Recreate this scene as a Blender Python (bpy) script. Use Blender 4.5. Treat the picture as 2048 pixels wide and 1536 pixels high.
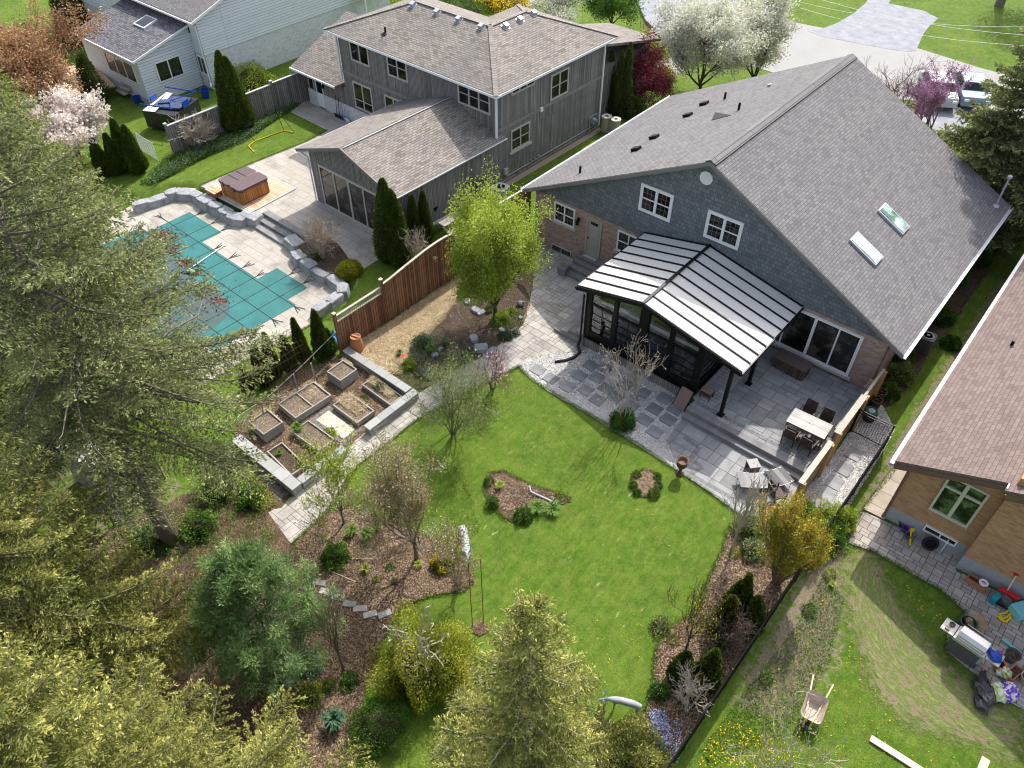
import bpy, bmesh, math, random
import numpy as np
from mathutils import Vector, Matrix
for o in list(bpy.data.objects): bpy.data.objects.remove(o)
SC = bpy.context.scene; COL = SC.collection
R = math.radians
# ---------------------------------------------------------------- camera
CAM_H = 23.3; FPX = 1558.7077
PITCH, ROLL, AZ, AZG = R(44.62412746), R(.19631619), R(40.01806782), R(40.93057)
def axes(az):
    up = np.array([0, -math.cos(PITCH), -math.sin(PITCH)]); fh = np.array([0, -math.sin(PITCH), math.cos(PITCH)]); r = np.array([1, 0, 0.])
    c, s = math.cos(ROLL), math.sin(ROLL); Q = np.array([[c, -s, 0], [s, c, 0], [0, 0, 1]])
    up, fh, r = Q @ up, Q @ fh, Q @ r
    return np.array([-math.sin(az) * fh + math.cos(az) * r, math.cos(az) * fh + math.sin(az) * r, up])
MW = axes(AZ)
cam = bpy.data.cameras.new('camera'); co = bpy.data.objects.new('camera', cam); COL.objects.link(co)
cam.sensor_width = 36; cam.lens = FPX / 2048 * 36; cam.clip_end = 2000; cam.clip_start = .1
m = Matrix(((MW[0, 0], -MW[0, 1], -MW[0, 2]), (MW[1, 0], -MW[1, 1], -MW[1, 2]), (MW[2, 0], -MW[2, 1], -MW[2, 2])))
co.matrix_world = Matrix.Translation((0, 0, CAM_H)) @ m.to_4x4()
SC.camera = co
try: SC.cycles.filter_width = 1.1
except Exception: pass
# ---------------------------------------------------------------- light
SUN = Vector((-.25, .90, 1.0)).normalized()          # towards the sun
sl = bpy.data.lights.new('sun', 'SUN'); so = bpy.data.objects.new('sun', sl); COL.objects.link(so)
sl.energy = 2.7; sl.angle = R(.6); sl.color = (1, .95, .87)
so.rotation_euler = SUN.to_track_quat('Z', 'Y').to_euler(); so.location = (0, 60, 60)
w = bpy.data.worlds.new('World'); SC.world = w; w.use_nodes = True
nt = w.node_tree; bg = nt.nodes['Background']; sk = nt.nodes.new('ShaderNodeTexSky')
sk.sky_type = 'NISHITA'; sk.sun_disc = False; sk.sun_elevation = math.asin(SUN.z); sk.sun_rotation = math.atan2(SUN.x, SUN.y)
sk.air_density = 1.0; sk.dust_density = 4.0; sk.ozone_density = 1.0
hs = nt.nodes.new('ShaderNodeHueSaturation'); hs.inputs['Saturation'].default_value = .62; nt.links.new(sk.outputs[0], hs.inputs['Color']); nt.links.new(hs.outputs[0], bg.inputs[0]); bg.inputs[1].default_value = .15
SC.view_settings.view_transform = 'Standard'; SC.view_settings.look = 'None'
SC.view_settings.exposure = 1.0; SC.view_settings.gamma = 1; SC.view_settings.use_curve_mapping = False
# ---------------------------------------------------------------- survey helpers
def at(px, py, z=0.):
    v = MW @ np.array([(px - 1024) / FPX, (py - 768) / FPX, 1]); t = (z - CAM_H) / v[2]
    return Vector((v[0] * t, v[1] * t, z))
GTH = -(AZG - AZ)                                      # the grey house is turned by 0.9 degrees
def gw(x, y, z=0.): c, s = math.cos(GTH), math.sin(GTH); return Vector((c * x - s * y, s * x + c * y, z))
def wg(v): c, s = math.cos(-GTH), math.sin(-GTH); return Vector((c * v[0] - s * v[1], s * v[0] + c * v[1], v[2] if len(v) > 2 else 0))
LV_POOL, LV_GREY = -.65, -.2
def inpoly(x, y, P):
    r = False; n = len(P)
    for i in range(n):
        x1, y1 = P[i][0], P[i][1]; x2, y2 = P[i - 1][0], P[i - 1][1]
        if (y1 > y) != (y2 > y) and x < (x2 - x1) * (y - y1) / (y2 - y1) + x1: r = not r
    return r
def pdist(x, y, P):
    best = 1e9
    for i in range(len(P)):
        x1, y1 = P[i][0], P[i][1]; x2, y2 = P[i - 1][0], P[i - 1][1]
        dx, dy = x2 - x1, y2 - y1; t = max(0, min(1, ((x - x1) * dx + (y - y1) * dy) / (dx * dx + dy * dy + 1e-9)))
        best = min(best, math.hypot(x1 + t * dx - x, y1 + t * dy - y))
    return best
sst = lambda t: (lambda u: u * u * (3 - 2 * u))(max(0., min(1., t)))
GREYLOT = [gw(-70, 8), gw(-22.8, 8), gw(-22.8, 26.5), gw(-26.4, 29), gw(-26.4, 60), gw(-70, 60)]
POOLPX = [(222, 434), (262, 412), (330, 390), (375, 384), (415, 396), (470, 428), (498, 431), (604, 486), (622, 516), (668, 554), (702, 584), (690, 612), (640, 640), (450, 745), (250, 860), (100, 560)]
POOL = [at(a, b, LV_POOL) for a, b in POOLPX]
def gh(x, y):
    if x > -20: return 0.
    h = 0.
    if inpoly(x, y, GREYLOT): h = LV_GREY * sst(pdist(x, y, GREYLOT) / 1.2)
    if x > -60 and y < 32:
        if inpoly(x, y, POOL): w_ = 1.
        else:
            d = pdist(x, y, POOL); wx = wg((x, y))
            fall = .4 if wx[1] > 16.2 or (wx[1] > 15 and wx[0] < -38.8) else 3.
            w_ = 1 - sst((d) / fall)
        if inpoly(x, y, GREYLOT): h += (LV_POOL - h) * w_ * (1 if pdist(x, y, GREYLOT) > .8 else pdist(x, y, GREYLOT) / .8)
    return h
def G(px, py, dz=0.):
    z = 0.
    for _ in range(8):
        p = at(px, py, z); z = gh(p.x, p.y)
    p = at(px, py, z); p.z = z + dz
    return p
def proj(P):
    c = MW.T @ np.array([P[0], P[1], P[2] - CAM_H]); return FPX * c[0] / c[2] + 1024, FPX * c[1] / c[2] + 768
def hgt(P, py):                                        # height above z=0 of the point over P seen at row py
    lo, hi = 0., 22.8
    for _ in range(50):
        q = (lo + hi) / 2
        if proj((P[0], P[1], q))[1] > py: lo = q
        else: hi = q
    return lo
# ---------------------------------------------------------------- objects
WL = {}
def tag(o, label=None, cat=None, group=None, kind=None):
    if label: o['label'] = label
    if cat: o['category'] = cat
    if group: o['group'] = group
    if kind: o['kind'] = kind
    return o
def thing(name, label, cat, loc=(0, 0, 0), rz=0., group=None):
    o = bpy.data.objects.new(name, None); COL.objects.link(o); o.location = loc; o.rotation_euler = (0, 0, rz); o.empty_display_size = .2
    return tag(o, label, cat, group)
def copy_tree(o, parent=None):
    c = o.copy(); COL.objects.link(c)
    if parent is not None: c.parent = parent
    for ch in o.children: copy_tree(ch, c)
    return c
rng = random.Random(7)
class MB:
    def __init__(s, off=(0, 0, 0)): s.v = []; s.f = []; s.r = []; s.k = 0.; s.off = Vector(off)
    def vf(s, vs, fs, rnd=None):
        b = len(s.v); o = s.off
        s.v += [(v[0] - o[0], v[1] - o[1], v[2] - o[2]) for v in vs]; r = rng.random() if rnd is None else rnd
        for f in fs: s.f.append([b + i for i in f]); s.r.append(r)
        return s
    def box(s, a, b, rnd=None):
        x0, y0, z0 = (min(a[i], b[i]) for i in range(3)); x1, y1, z1 = (max(a[i], b[i]) for i in range(3))
        return s.vf([(x0, y0, z0), (x1, y0, z0), (x1, y1, z0), (x0, y1, z0), (x0, y0, z1), (x1, y0, z1), (x1, y1, z1), (x0, y1, z1)],
                    [(0, 3, 2, 1), (4, 5, 6, 7), (0, 1, 5, 4), (1, 2, 6, 5), (2, 3, 7, 6), (3, 0, 4, 7)], rnd)
    def obox(s, c, sx, sy, sz, rz=0., rx=0., ry=0., rnd=None):      # centred box, turned
        q = Matrix.Rotation(rz, 3, 'Z') @ Matrix.Rotation(ry, 3, 'Y') @ Matrix.Rotation(rx, 3, 'X'); c = Vector(c)
        P = [c + q @ Vector((i * sx / 2, j * sy / 2, k * sz / 2)) for k in (-1, 1) for i, j in ((-1, -1), (1, -1), (1, 1), (-1, 1))]
        return s.vf(P, [(0, 3, 2, 1), (4, 5, 6, 7), (0, 1, 5, 4), (1, 2, 6, 5), (2, 3, 7, 6), (3, 0, 4, 7)], rnd)
    def prism(s, poly, z0, z1, rnd=None):
        n = len(poly); a = sum(poly[i - 1][0] * poly[i][1] - poly[i][0] * poly[i - 1][1] for i in range(n))
        if a < 0: poly = list(poly)[::-1]
        return s.vf([(p[0], p[1], z0) for p in poly] + [(p[0], p[1], z1) for p in poly],
                    [tuple(range(n - 1, -1, -1)), tuple(range(n, 2 * n))] + [(i, (i + 1) % n, n + (i + 1) % n, n + i) for i in range(n)], rnd)
    def slab(s, quad, t, rnd=None):                                 # a flat polygon given thickness t against its normal
        P = [Vector(p) for p in quad]; n = (P[1] - P[0]).cross(P[2] - P[0]).normalized(); k = len(P)
        return s.vf(P + [p - n * t for p in P], [tuple(range(k)), tuple(range(2 * k - 1, k - 1, -1))] + [(i, k + i, k + (i + 1) % k, (i + 1) % k) for i in range(k)], rnd)
    def bar(s, a, b, w_, h=None, rnd=None):
        a, b = Vector(a), Vector(b); h = h or w_; d = (b - a).normalized(); u = d.cross(Vector((0, 0, 1)))
        u = Vector((1, 0, 0)) if u.length < 1e-3 else u.normalized(); q = u.cross(d)
        P = [e + u * i * w_ / 2 + q * j * h / 2 for e in (a, b) for i, j in ((-1, -1), (1, -1), (1, 1), (-1, 1))]
        return s.vf(P, [(0, 3, 2, 1), (4, 5, 6, 7), (0, 1, 5, 4), (1, 2, 6, 5), (2, 3, 7, 6), (3, 0, 4, 7)], rnd)
    def cyl(s, a, b, r0, r1=None, n=10, rnd=None, cap=True):
        return s.tube([a, b], [r0, r0 if r1 is None else r1], n, rnd, cap)
    def tube(s, pts, rad, n=8, rnd=None, cap=True):
        pts = [Vector(p) for p in pts]; m_ = len(pts)
        if not hasattr(rad, '__len__'): rad = [rad] * m_
        V = []; u = None
        for i, p in enumerate(pts):
            d = (pts[min(i + 1, m_ - 1)] - pts[max(i - 1, 0)]).normalized()
            if u is None: u = d.orthogonal().normalized()
            else:
                u = u - d * u.dot(d); u = u.normalized() if u.length > 1e-4 else d.orthogonal().normalized()
            q = d.cross(u)
            V += [p + (u * math.cos(2 * math.pi * k / n) + q * math.sin(2 * math.pi * k / n)) * rad[i] for k in range(n)]
        F = [(i * n + k, i * n + (k + 1) % n, (i + 1) * n + (k + 1) % n, (i + 1) * n + k) for i in range(m_ - 1) for k in range(n)]
        if cap: F += [tuple(range(n - 1, -1, -1)), tuple(range((m_ - 1) * n, m_ * n))]
        return s.vf(V, F, rnd)
    def lathe(s, c, prof, n=16, rnd=None, axis=None):                # prof: (radius, height)
        c = Vector(c); q = Vector((0, 0, 1)).rotation_difference(Vector(axis)).to_matrix() if axis else Matrix.Identity(3)
        V = [c + q @ Vector((r * math.cos(2 * math.pi * k / n), r * math.sin(2 * math.pi * k / n), z)) for r, z in prof for k in range(n)]
        m_ = len(prof); F = [(i * n + k, i * n + (k + 1) % n, (i + 1) * n + (k + 1) % n, (i + 1) * n + k) for i in range(m_ - 1) for k in range(n)]
        if prof[0][0] > 1e-3: F.append(tuple(range(n - 1, -1, -1)))
        if prof[-1][0] > 1e-3: F.append(tuple(range((m_ - 1) * n, m_ * n)))
        return s.vf(V, F, rnd)
    def blob(s, c, rx, ry, rz_, seed=0, n=12, m_=8, amp=.15, flat=None, rz=0., rnd=None):
        g = random.Random(seed); c = Vector(c); ph = [(g.uniform(1, 4), g.uniform(1, 4), g.uniform(0, 6), g.uniform(0, 6)) for _ in range(4)]; V = []
        for i in range(m_ + 1):
            th = math.pi * i / m_
            for k in range(n):
                a = 2 * math.pi * k / n; x, y, z = math.sin(th) * math.cos(a), math.sin(th) * math.sin(a), math.cos(th)
                d = 1 + amp * sum(math.sin(p[0] * x * 2 + p[2] + p[1] * z) * math.cos(p[1] * y * 2 + p[3]) for p in ph) / 2
                X, Y, Z = x * rx * d, y * ry * d, z * rz_ * d
                if flat is not None: Z = max(Z, -flat)
                V.append(c + Vector((X * math.cos(rz) - Y * math.sin(rz), X * math.sin(rz) + Y * math.cos(rz), Z)))
        F = [(i * n + k, (i + 1) * n + k, (i + 1) * n + (k + 1) % n, i * n + (k + 1) % n) for i in range(m_) for k in range(n)]
        return s.vf(V, F, rnd)
    def build(s, name, mat, parent=None, smooth=False, bevel=0.):
        V = s.v
        me = bpy.data.meshes.new(name); me.from_pydata([tuple(v) for v in V], [], s.f)
        me.materials.append(mat)
        if len(s.f):
            a = me.attributes.new('rnd', 'FLOAT', 'FACE'); a.data.foreach_set('value', s.r)
            me.update(); autouv(me)
            if smooth: me.polygons.foreach_set('use_smooth', [True] * len(me.polygons))
        o = bpy.data.objects.new(name, me); COL.objects.link(o)
        if parent is not None: o.parent = parent
        if smooth == 'auto' or bevel:
            if bevel:
                md = o.modifiers.new('bevel', 'BEVEL'); md.width = bevel; md.segments = 2; md.limit_method = 'ANGLE'; md.angle_limit = R(40)
        return o
def autouv(me):                                        # metres: u along the horizontal, v up the slope
    n = len(me.polygons); nl = len(me.loops)
    N = np.empty(n * 3); me.polygons.foreach_get('normal', N); N = N.reshape(-1, 3)
    lt = np.empty(n, int); me.polygons.foreach_get('loop_total', lt)
    vi = np.empty(nl, int); me.loops.foreach_get('vertex_index', vi)
    C = np.empty(len(me.vertices) * 3); me.vertices.foreach_get('co', C); C = C.reshape(-1, 3)
    T = np.stack([-N[:, 1], N[:, 0], np.zeros(n)], 1); L = np.linalg.norm(T, axis=1)
    T[L < .02] = (1, 0, 0); L = np.linalg.norm(T, axis=1); T /= L[:, None]; B = np.cross(N, T)
    pi = np.repeat(np.arange(n), lt); P = C[vi]
    uv = np.stack([(P * T[pi]).sum(1), (P * B[pi]).sum(1)], 1)
    l = me.uv_layers.new(name='uv'); l.data.foreach_set('uv', uv.astype(np.float32).ravel())
def npmesh(name, V, F, mat, parent=None, rnd=None, smooth=False):   # F: (n,3) or (n,4) array
    me = bpy.data.meshes.new(name); k = F.shape[1]; n = len(F)
    me.vertices.add(len(V)); me.vertices.foreach_set('co', V.astype(np.float32).ravel())
    me.loops.add(n * k); me.loops.foreach_set('vertex_index', F.astype(np.int32).ravel())
    me.polygons.add(n); me.polygons.foreach_set('loop_start', np.arange(0, n * k, k, dtype=np.int32)); me.polygons.foreach_set('loop_total', np.full(n, k, np.int32))
    me.update(calc_edges=True); me.materials.append(mat)
    if rnd is not None:
        a = me.attributes.new('rnd', 'FLOAT', 'FACE'); a.data.foreach_set('value', rnd.astype(np.float32))
    if smooth: me.polygons.foreach_set('use_smooth', np.ones(n, bool))
    o = bpy.data.objects.new(name, me); COL.objects.link(o)
    if parent is not None: o.parent = parent
    return o
# ---------------------------------------------------------------- materials
class NT:
    def __init__(s, name):
        s.m = bpy.data.materials.new(name); s.m.use_nodes = True; s.t = s.m.node_tree; s.b = s.t.nodes['Principled BSDF']; s.b.inputs['Specular IOR Level'].default_value = .3
        s.tc = None
    def n(s, ty, **kw):
        o = s.t.nodes.new('ShaderNode' + ty)
        for k, v in kw.items():
            if k in o.inputs: o.inputs[k].default_value = v
            else: setattr(o, k, v)
        return o
    def l(s, a, b): s.t.links.new(a, b)
    def coord(s, kind='Object', scale=None, rot=0.):
        if s.tc is None: s.tc = s.n('TexCoord')
        c = s.tc.outputs[kind]
        if scale is not None or rot:
            mp = s.n('Mapping'); mp.inputs['Scale'].default_value = scale or (1, 1, 1); mp.inputs['Rotation'].default_value = (0, 0, rot); s.l(c, mp.inputs[0]); c = mp.outputs[0]
        return c
    def noise(s, scale, detail=4, rough=.6, kind='Object', sc=None, rot=0.):
        q = s.n('TexNoise'); q.inputs['Scale'].default_value = scale; q.inputs['Detail'].default_value = detail; q.inputs['Roughness'].default_value = rough
        s.l(s.coord(kind, sc, rot), q.inputs['Vector']); return q.outputs['Fac']
    def ramp(s, fac, stops, interp='LINEAR'):
        q = s.n('ValToRGB'); q.color_ramp.interpolation = interp; e = q.color_ramp.elements
        while len(e) < len(stops): e.new(.5)
        for i, (p, c) in enumerate(stops): e[i].position = p; e[i].color = (*c, 1) if hasattr(c, '__len__') else (c, c, c, 1)
        s.l(fac, q.inputs[0]); return q.outputs[0]
    def mix(s, fac, a, b, mode='MIX'):
        q = s.n('Mix', data_type='RGBA', blend_type=mode)
        for sock, v in ((q.inputs[0], fac), (q.inputs[6], a), (q.inputs[7], b)):
            if isinstance(v, (int, float)): sock.default_value = v
            elif isinstance(v, tuple): sock.default_value = (*v, 1)
            else: s.l(v, sock)
        return q.outputs[2]
    def math(s, op, a, b=0.):
        q = s.n('Math', operation=op)
        for sock, v in ((q.inputs[0], a), (q.inputs[1], b)):
            if isinstance(v, (int, float)): sock.default_value = v
            else: s.l(v, sock)
        return q.outputs[0]
    def rnd(s): return s.n('Attribute', attribute_name='rnd').outputs['Fac']
    def col(s, c):
        if isinstance(c, tuple): s.b.inputs['Base Color'].default_value = (*c, 1)
        else: s.l(c, s.b.inputs['Base Color'])
    def bump(s, h, strength=.3, dist=.02):
        q = s.n('Bump'); q.inputs['Strength'].default_value = strength; q.inputs['Distance'].default_value = dist; s.l(h, q.inputs['Height']); s.l(q.outputs[0], s.b.inputs['Normal'])
def mul(c, k): return tuple(min(1, x * k) for x in c)
def plain(name, c, rough=.7, var=.2, scale=3., metal=0., bump=.15, bs=40., rv=0., spec=.3, c2=None):
    t = NT(name); f = t.noise(scale, 5, .65); f2 = t.noise(bs, 3, .6)
    k = t.mix(t.ramp(f, [(.3, 0.), (.7, 1.)]), mul(c, 1 - var), c2 or mul(c, 1 + var)); k = t.mix(.35, k, t.mix(f2, mul(c, 1 - var * 1.4), mul(c, 1 + var * 1.4)))
    if rv: k = t.mix(1., k, t.ramp(t.rnd(), [(0, 1 - rv), (1, 1 + rv)]), 'MULTIPLY')
    t.col(k); t.b.inputs['Roughness'].default_value = rough; t.b.inputs['Metallic'].default_value = metal; t.b.inputs['Specular IOR Level'].default_value = spec
    if bump: t.bump(f2, bump, .02)
    return t.m
def bricks(name, cs, mortar, w_, h, ms=.01, off=.5, bump=.5, rough=.85, var=.15, rot=0., nscale=1.5, weather=None, dist=.01, fr=2):
    """courses in metres on the auto uv; cs = list of tones picked per unit"""
    t = NT(name); b = t.n('TexBrick'); b.offset = off; b.offset_frequency = fr; b.squash = 1
    b.inputs['Scale'].default_value = 1; b.inputs['Mortar Size'].default_value = ms; b.inputs['Mortar Smooth'].default_value = .1; b.inputs['Bias'].default_value = 0
    b.inputs['Brick Width'].default_value = w_; b.inputs['Row Height'].default_value = h
    b.inputs['Color1'].default_value = (0, 0, 0, 1); b.inputs['Color2'].default_value = (1, 1, 1, 1); b.inputs['Mortar'].default_value = (.5, .5, .5, 1)
    t.l(t.coord('UV', (1, 1, 1), rot), b.inputs['Vector'])
    n = len(cs); c = t.ramp(b.outputs['Color'], [(i / max(1, n - 1), cs[i]) for i in range(n)])
    f = t.noise(nscale, 5, .65); c = t.mix(1., c, t.ramp(f, [(.25, 1 - var), (.75, 1 + var)]), 'MULTIPLY')
    f2 = t.noise(45, 3, .7); c = t.mix(1., c, t.ramp(f2, [(.3, 1 - var * .8), (.7, 1 + var * .8)]), 'MULTIPLY')
    if weather: 
        f3 = t.noise(.45, 4, .6); c = t.mix(t.ramp(f3, [(.42, 0.), (.68, weather[3] if len(weather) > 3 else .75)]), c, weather[:3])
    c = t.mix(b.outputs['Fac'], c, mortar); t.col(c); t.b.inputs['Roughness'].default_value = rough
    h_ = t.math('SUBTRACT', t.math('ADD', t.math('MULTIPLY', f2, .35), t.math('MULTIPLY', b.outputs['Color'], .3)), b.outputs['Fac'])
    t.bump(h_, bump, dist)
    return t.m
def leafmat(name, cs, trans=.25, rough=.6, spec=.25, nscale=.9, hue=None):
    t = NT(name); n = len(cs); c = t.ramp(t.rnd(), [(i / max(1, n - 1), cs[i]) for i in range(n)])
    f = t.noise(nscale, 3, .6); c = t.mix(1., c, t.ramp(f, [(.3, .72), (.7, 1.25)]), 'MULTIPLY')
    t.col(c); t.b.inputs['Roughness'].default_value = rough; t.b.inputs['Specular IOR Level'].default_value = spec
    if trans:
        tr = t.n('BsdfTranslucent'); t.l(c, tr.inputs[0]); mx = t.n('MixShader'); mx.inputs[0].default_value = trans
        t.l(t.b.outputs[0], mx.inputs[1]); t.l(tr.outputs[0], mx.inputs[2]); t.l(mx.outputs[0], t.t.nodes['Material Output'].inputs[0])
    return t.m
def glass(name, c=(.012, .014, .016), rough=.05, spec=.5, var=.5):
    t = NT(name); f = t.noise(1.3, 4, .65); t.col(t.ramp(f, [(.40, mul(c, 1 - var)), (.52, c), (.60, mul(c, 1 + 4 * var))])); t.b.inputs['Roughness'].default_value = rough; t.b.inputs['Specular IOR Level'].default_value = spec  # darker and paler noise patches paint reflections into the pane colour
    return t.m
M = {}
M['shingle'] = bricks('grey_shingle', [(.135, .13, .135), (.175, .17, .175), (.205, .198, .20), (.155, .15, .158)], (.085, .08, .085), .28, .135, .010, .37, .8, .95, .12, dist=.02, weather=(.15, .145, .155, .5))
M['shingle_tan'] = bricks('weathered_shingle', [(.16, .14, .12), (.26, .235, .21), (.28, .258, .232), (.21, .188, .17)], (.08, .07, .065), .33, .142, .010, .5, .8, .95, .14, dist=.02, weather=(.17, .16, .16, .5))
M['shingle_brown'] = bricks('brown_shingle', [(.15, .11, .10), (.185, .142, .128), (.20, .158, .142), (.165, .122, .115)], (.11, .08, .075), .30, .142, .008, .37, .8, .95, .1, dist=.02)
M['shingle_dark'] = bricks('dark_shingle', [(.09, .09, .11), (.15, .15, .17), (.19, .185, .2)], (.05, .05, .055), .33, .142, .012, .5, .8, .95, .12, dist=.02)
M['ridgecap'] = bricks('ridge_cap_shingle', [(.15, .145, .15), (.22, .21, .215)], (.06, .055, .06), 3., .2, .012, 0, .8, .95, .1)
M['ridgecap_tan'] = bricks('ridge_cap_tan', [(.22, .20, .18), (.30, .27, .245)], (.08, .07, .065), 3., .2, .012, 0, .8, .95, .1)
M['brick_pink'] = bricks('pink_brick', [(.26, .16, .13), (.36, .24, .20), (.43, .31, .265), (.30, .19, .17)], (.37, .32, .28), .22, .075, .008, .5, .5, .9, .12)
M['brick_buff'] = bricks('buff_brown_brick', [(.36, .19, .095), (.46, .26, .13), (.52, .31, .165), (.40, .22, .11)], (.38, .26, .17), .23, .08, .008, .5, .4, .9, .1)
M['brick_white'] = bricks('white_brick', [(.54, .55, .58), (.66, .67, .70), (.72, .72, .73)], (.46, .47, .50), .23, .08, .01, .5, .5, .85, .08)
M['shake'] = bricks('blue_grey_wall_shingle', [(.13, .145, .165), (.165, .18, .20), (.195, .21, .235), (.145, .16, .18)], (.09, .10, .115), .17, .19, .009, .43, .6, .85, .14)
M['boards'] = bricks('weathered_vertical_boards', [(.13, .12, .112), (.22, .205, .195), (.28, .262, .25), (.17, .155, .15)], (.035, .03, .03), 2.6, .10, .009, .31, .7, .9, .16, rot=R(90), weather=(.20, .205, .22))
M['belt'] = plain('belt_board', (.22, .21, .20), .85, .2, 4, rv=.1)
M['siding_white'] = bricks('white_lap_siding', [(.70, .74, .80), (.76, .80, .86)], (.42, .46, .52), 40., .18, .014, 0, .9, .55, .04, dist=.03)
M['stone_block'] = bricks('grey_block_wall', [(.24, .235, .23), (.33, .32, .31), (.38, .37, .36)], (.16, .155, .15), .4, .14, .01, .5, .6, .9, .1)
M['concrete'] = plain('concrete', (.40, .38, .35), .9, .14, 2.5, bump=.2)
M['concrete_tan'] = bricks('tan_concrete', [(.34, .29, .235), (.40, .345, .285)], (.12, .10, .08), 3., .78, .012, 0, .4, .9, .18)
M['found'] = plain('grey_foundation', (.33, .34, .35), .9, .1, 3)
M['white'] = plain('white_paint', (.78, .79, .80), .45, .04, 3, bump=.03)
M['cream'] = plain('cream_frame_paint', (.58, .56, .44), .5, .06, 3, bump=.03)
M['trim_grey'] = plain('grey_fascia', (.20, .195, .19), .6, .07, 3, bump=.05)
M['trim_tan'] = plain('taupe_trim', (.45, .42, .39), .6, .08, 4, bump=.05)
M['trim_brown'] = plain('brown_fascia', (.17, .10, .075), .5, .1, 4, bump=.05)
M['doorpaint'] = plain('taupe_door_paint', (.36, .345, .30), .5, .06, 3, bump=.03)
M['glass'] = glass('window_glass'); M['glass_warm'] = glass('dark_room_glass', (.022, .018, .015), .03, .75, .7)
M['glass_green'] = glass('green_tinted_glass', (.03, .05, .02), .05, .8, .7)
M['black'] = plain('black_metal', (.006, .006, .007), .4, .3, 4, bump=.03, spec=.2)
M['blackrub'] = plain('black_rubber', (.018, .018, .02), .7, .3, 8, bump=.1)
M['galv'] = plain('galvanised_metal', (.45, .47, .50), .45, .12, 6, metal=.5, bump=.05)
M['acgrey'] = plain('light_grey_metal', (.40, .42, .43), .5, .1, 5, bump=.05)
M['fence_brown'] = bricks('brown_fence_boards', [(.14, .065, .038), (.23, .115, .062), (.32, .17, .09), (.18, .085, .052)], (.02, .012, .01), 3., .135, .010, .0, .8, .85, .22, rot=R(90), nscale=3)
M['fence_grey'] = bricks('grey_fence_boards', [(.13, .12, .11), (.22, .205, .19), (.27, .25, .235), (.16, .15, .14)], (.03, .028, .025), 3., .145, .012, .0, .8, .9, .22, rot=R(90), nscale=3)
M['wood_cap'] = plain('weathered_wood', (.42, .38, .32), .85, .2, 4, rv=.12, bump=.3, bs=60)
M['wood_new'] = plain('new_cedar_wood', (.50, .26, .11), .7, .2, 4, rv=.2, bump=.2)
M['wood_orange'] = bricks('orange_cedar_boards', [(.36, .14, .035), (.50, .21, .055), (.58, .27, .08)], (.06, .025, .01), 3., .14, .008, 0, .6, .5, .15, nscale=4)
M['wood_deck'] = bricks('worn_cedar_deck', [(.50, .30, .17), (.62, .42, .28), (.68, .52, .40), (.54, .33, .20)], (.10, .06, .04), 3., .14, .010, .3, .6, .8, .22, nscale=3)
M['wood_grey'] = plain('silvered_wood', (.30, .285, .265), .85, .2, 5, rv=.18, bump=.3, bs=60)
M['post_wood'] = plain('golden_post_wood', (.42, .25, .11), .75, .2, 4, rv=.1, bump=.3)
M['plank'] = plain('pale_lumber', (.62, .52, .38), .75, .12, 3, rv=.1, bump=.2)
M['stone_lt'] = bricks('pale_patio_stone', [(.44, .41, .365), (.52, .49, .44), (.58, .545, .49)], (.25, .23, .2), 5, 5, .0001, 0, .35, .85, .1, nscale=2.2)
def stonemat(name, cs, var=.12, rough=.85, bump=.3):
    t = NT(name); n = len(cs); c = t.ramp(t.rnd(), [(i / max(1, n - 1), cs[i]) for i in range(n)])
    f = t.noise(2.3, 5, .65); f2 = t.noise(38, 3, .7)
    c = t.mix(1., c, t.ramp(f, [(.28, 1 - var), (.72, 1 + var)]), 'MULTIPLY'); c = t.mix(1., c, t.ramp(f2, [(.3, 1 - var * .7), (.7, 1 + var * .7)]), 'MULTIPLY')
    f9 = t.noise(.55, 6, .7); c = t.mix(1., c, t.ramp(f9, [(.34, .74), (.5, 1.), (.7, 1.08)]), 'MULTIPLY')
    t.col(c); t.b.inputs['Roughness'].default_value = rough; t.bump(f2, bump, .01); return t.m
M['pav_light'] = stonemat('pale_pavers', [(.31, .295, .27), (.38, .36, .33), (.43, .41, .375), (.35, .325, .295)], .16)
M['pav_grey'] = stonemat('grey_flagstones', [(.20, .205, .21), (.26, .265, .27), (.30, .305, .305), (.225, .23, .24)], .16)
M['pav_dark'] = stonemat('charcoal_pavers', [(.15, .15, .155), (.20, .20, .20), (.24, .235, .235)])
M['pav_step'] = stonemat('dark_step_stone', [(.20, .195, .20), (.23, .225, .23)])
M['pav_old'] = stonemat('old_concrete_pavers', [(.28, .245, .225), (.36, .315, .285), (.40, .37, .34), (.33, .30, .29)], .2)
M['slate'] = stonemat('slate_stone', [(.17, .18, .19), (.21, .22, .23), (.25, .255, .26)])
M['joint'] = plain('sanded_joint', (.055, .05, .045), .95, .3, 8)
M['joint_moss'] = plain('mossy_joint', (.085, .09, .045), .95, .4, 3, c2=(.17, .14, .10))
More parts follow.
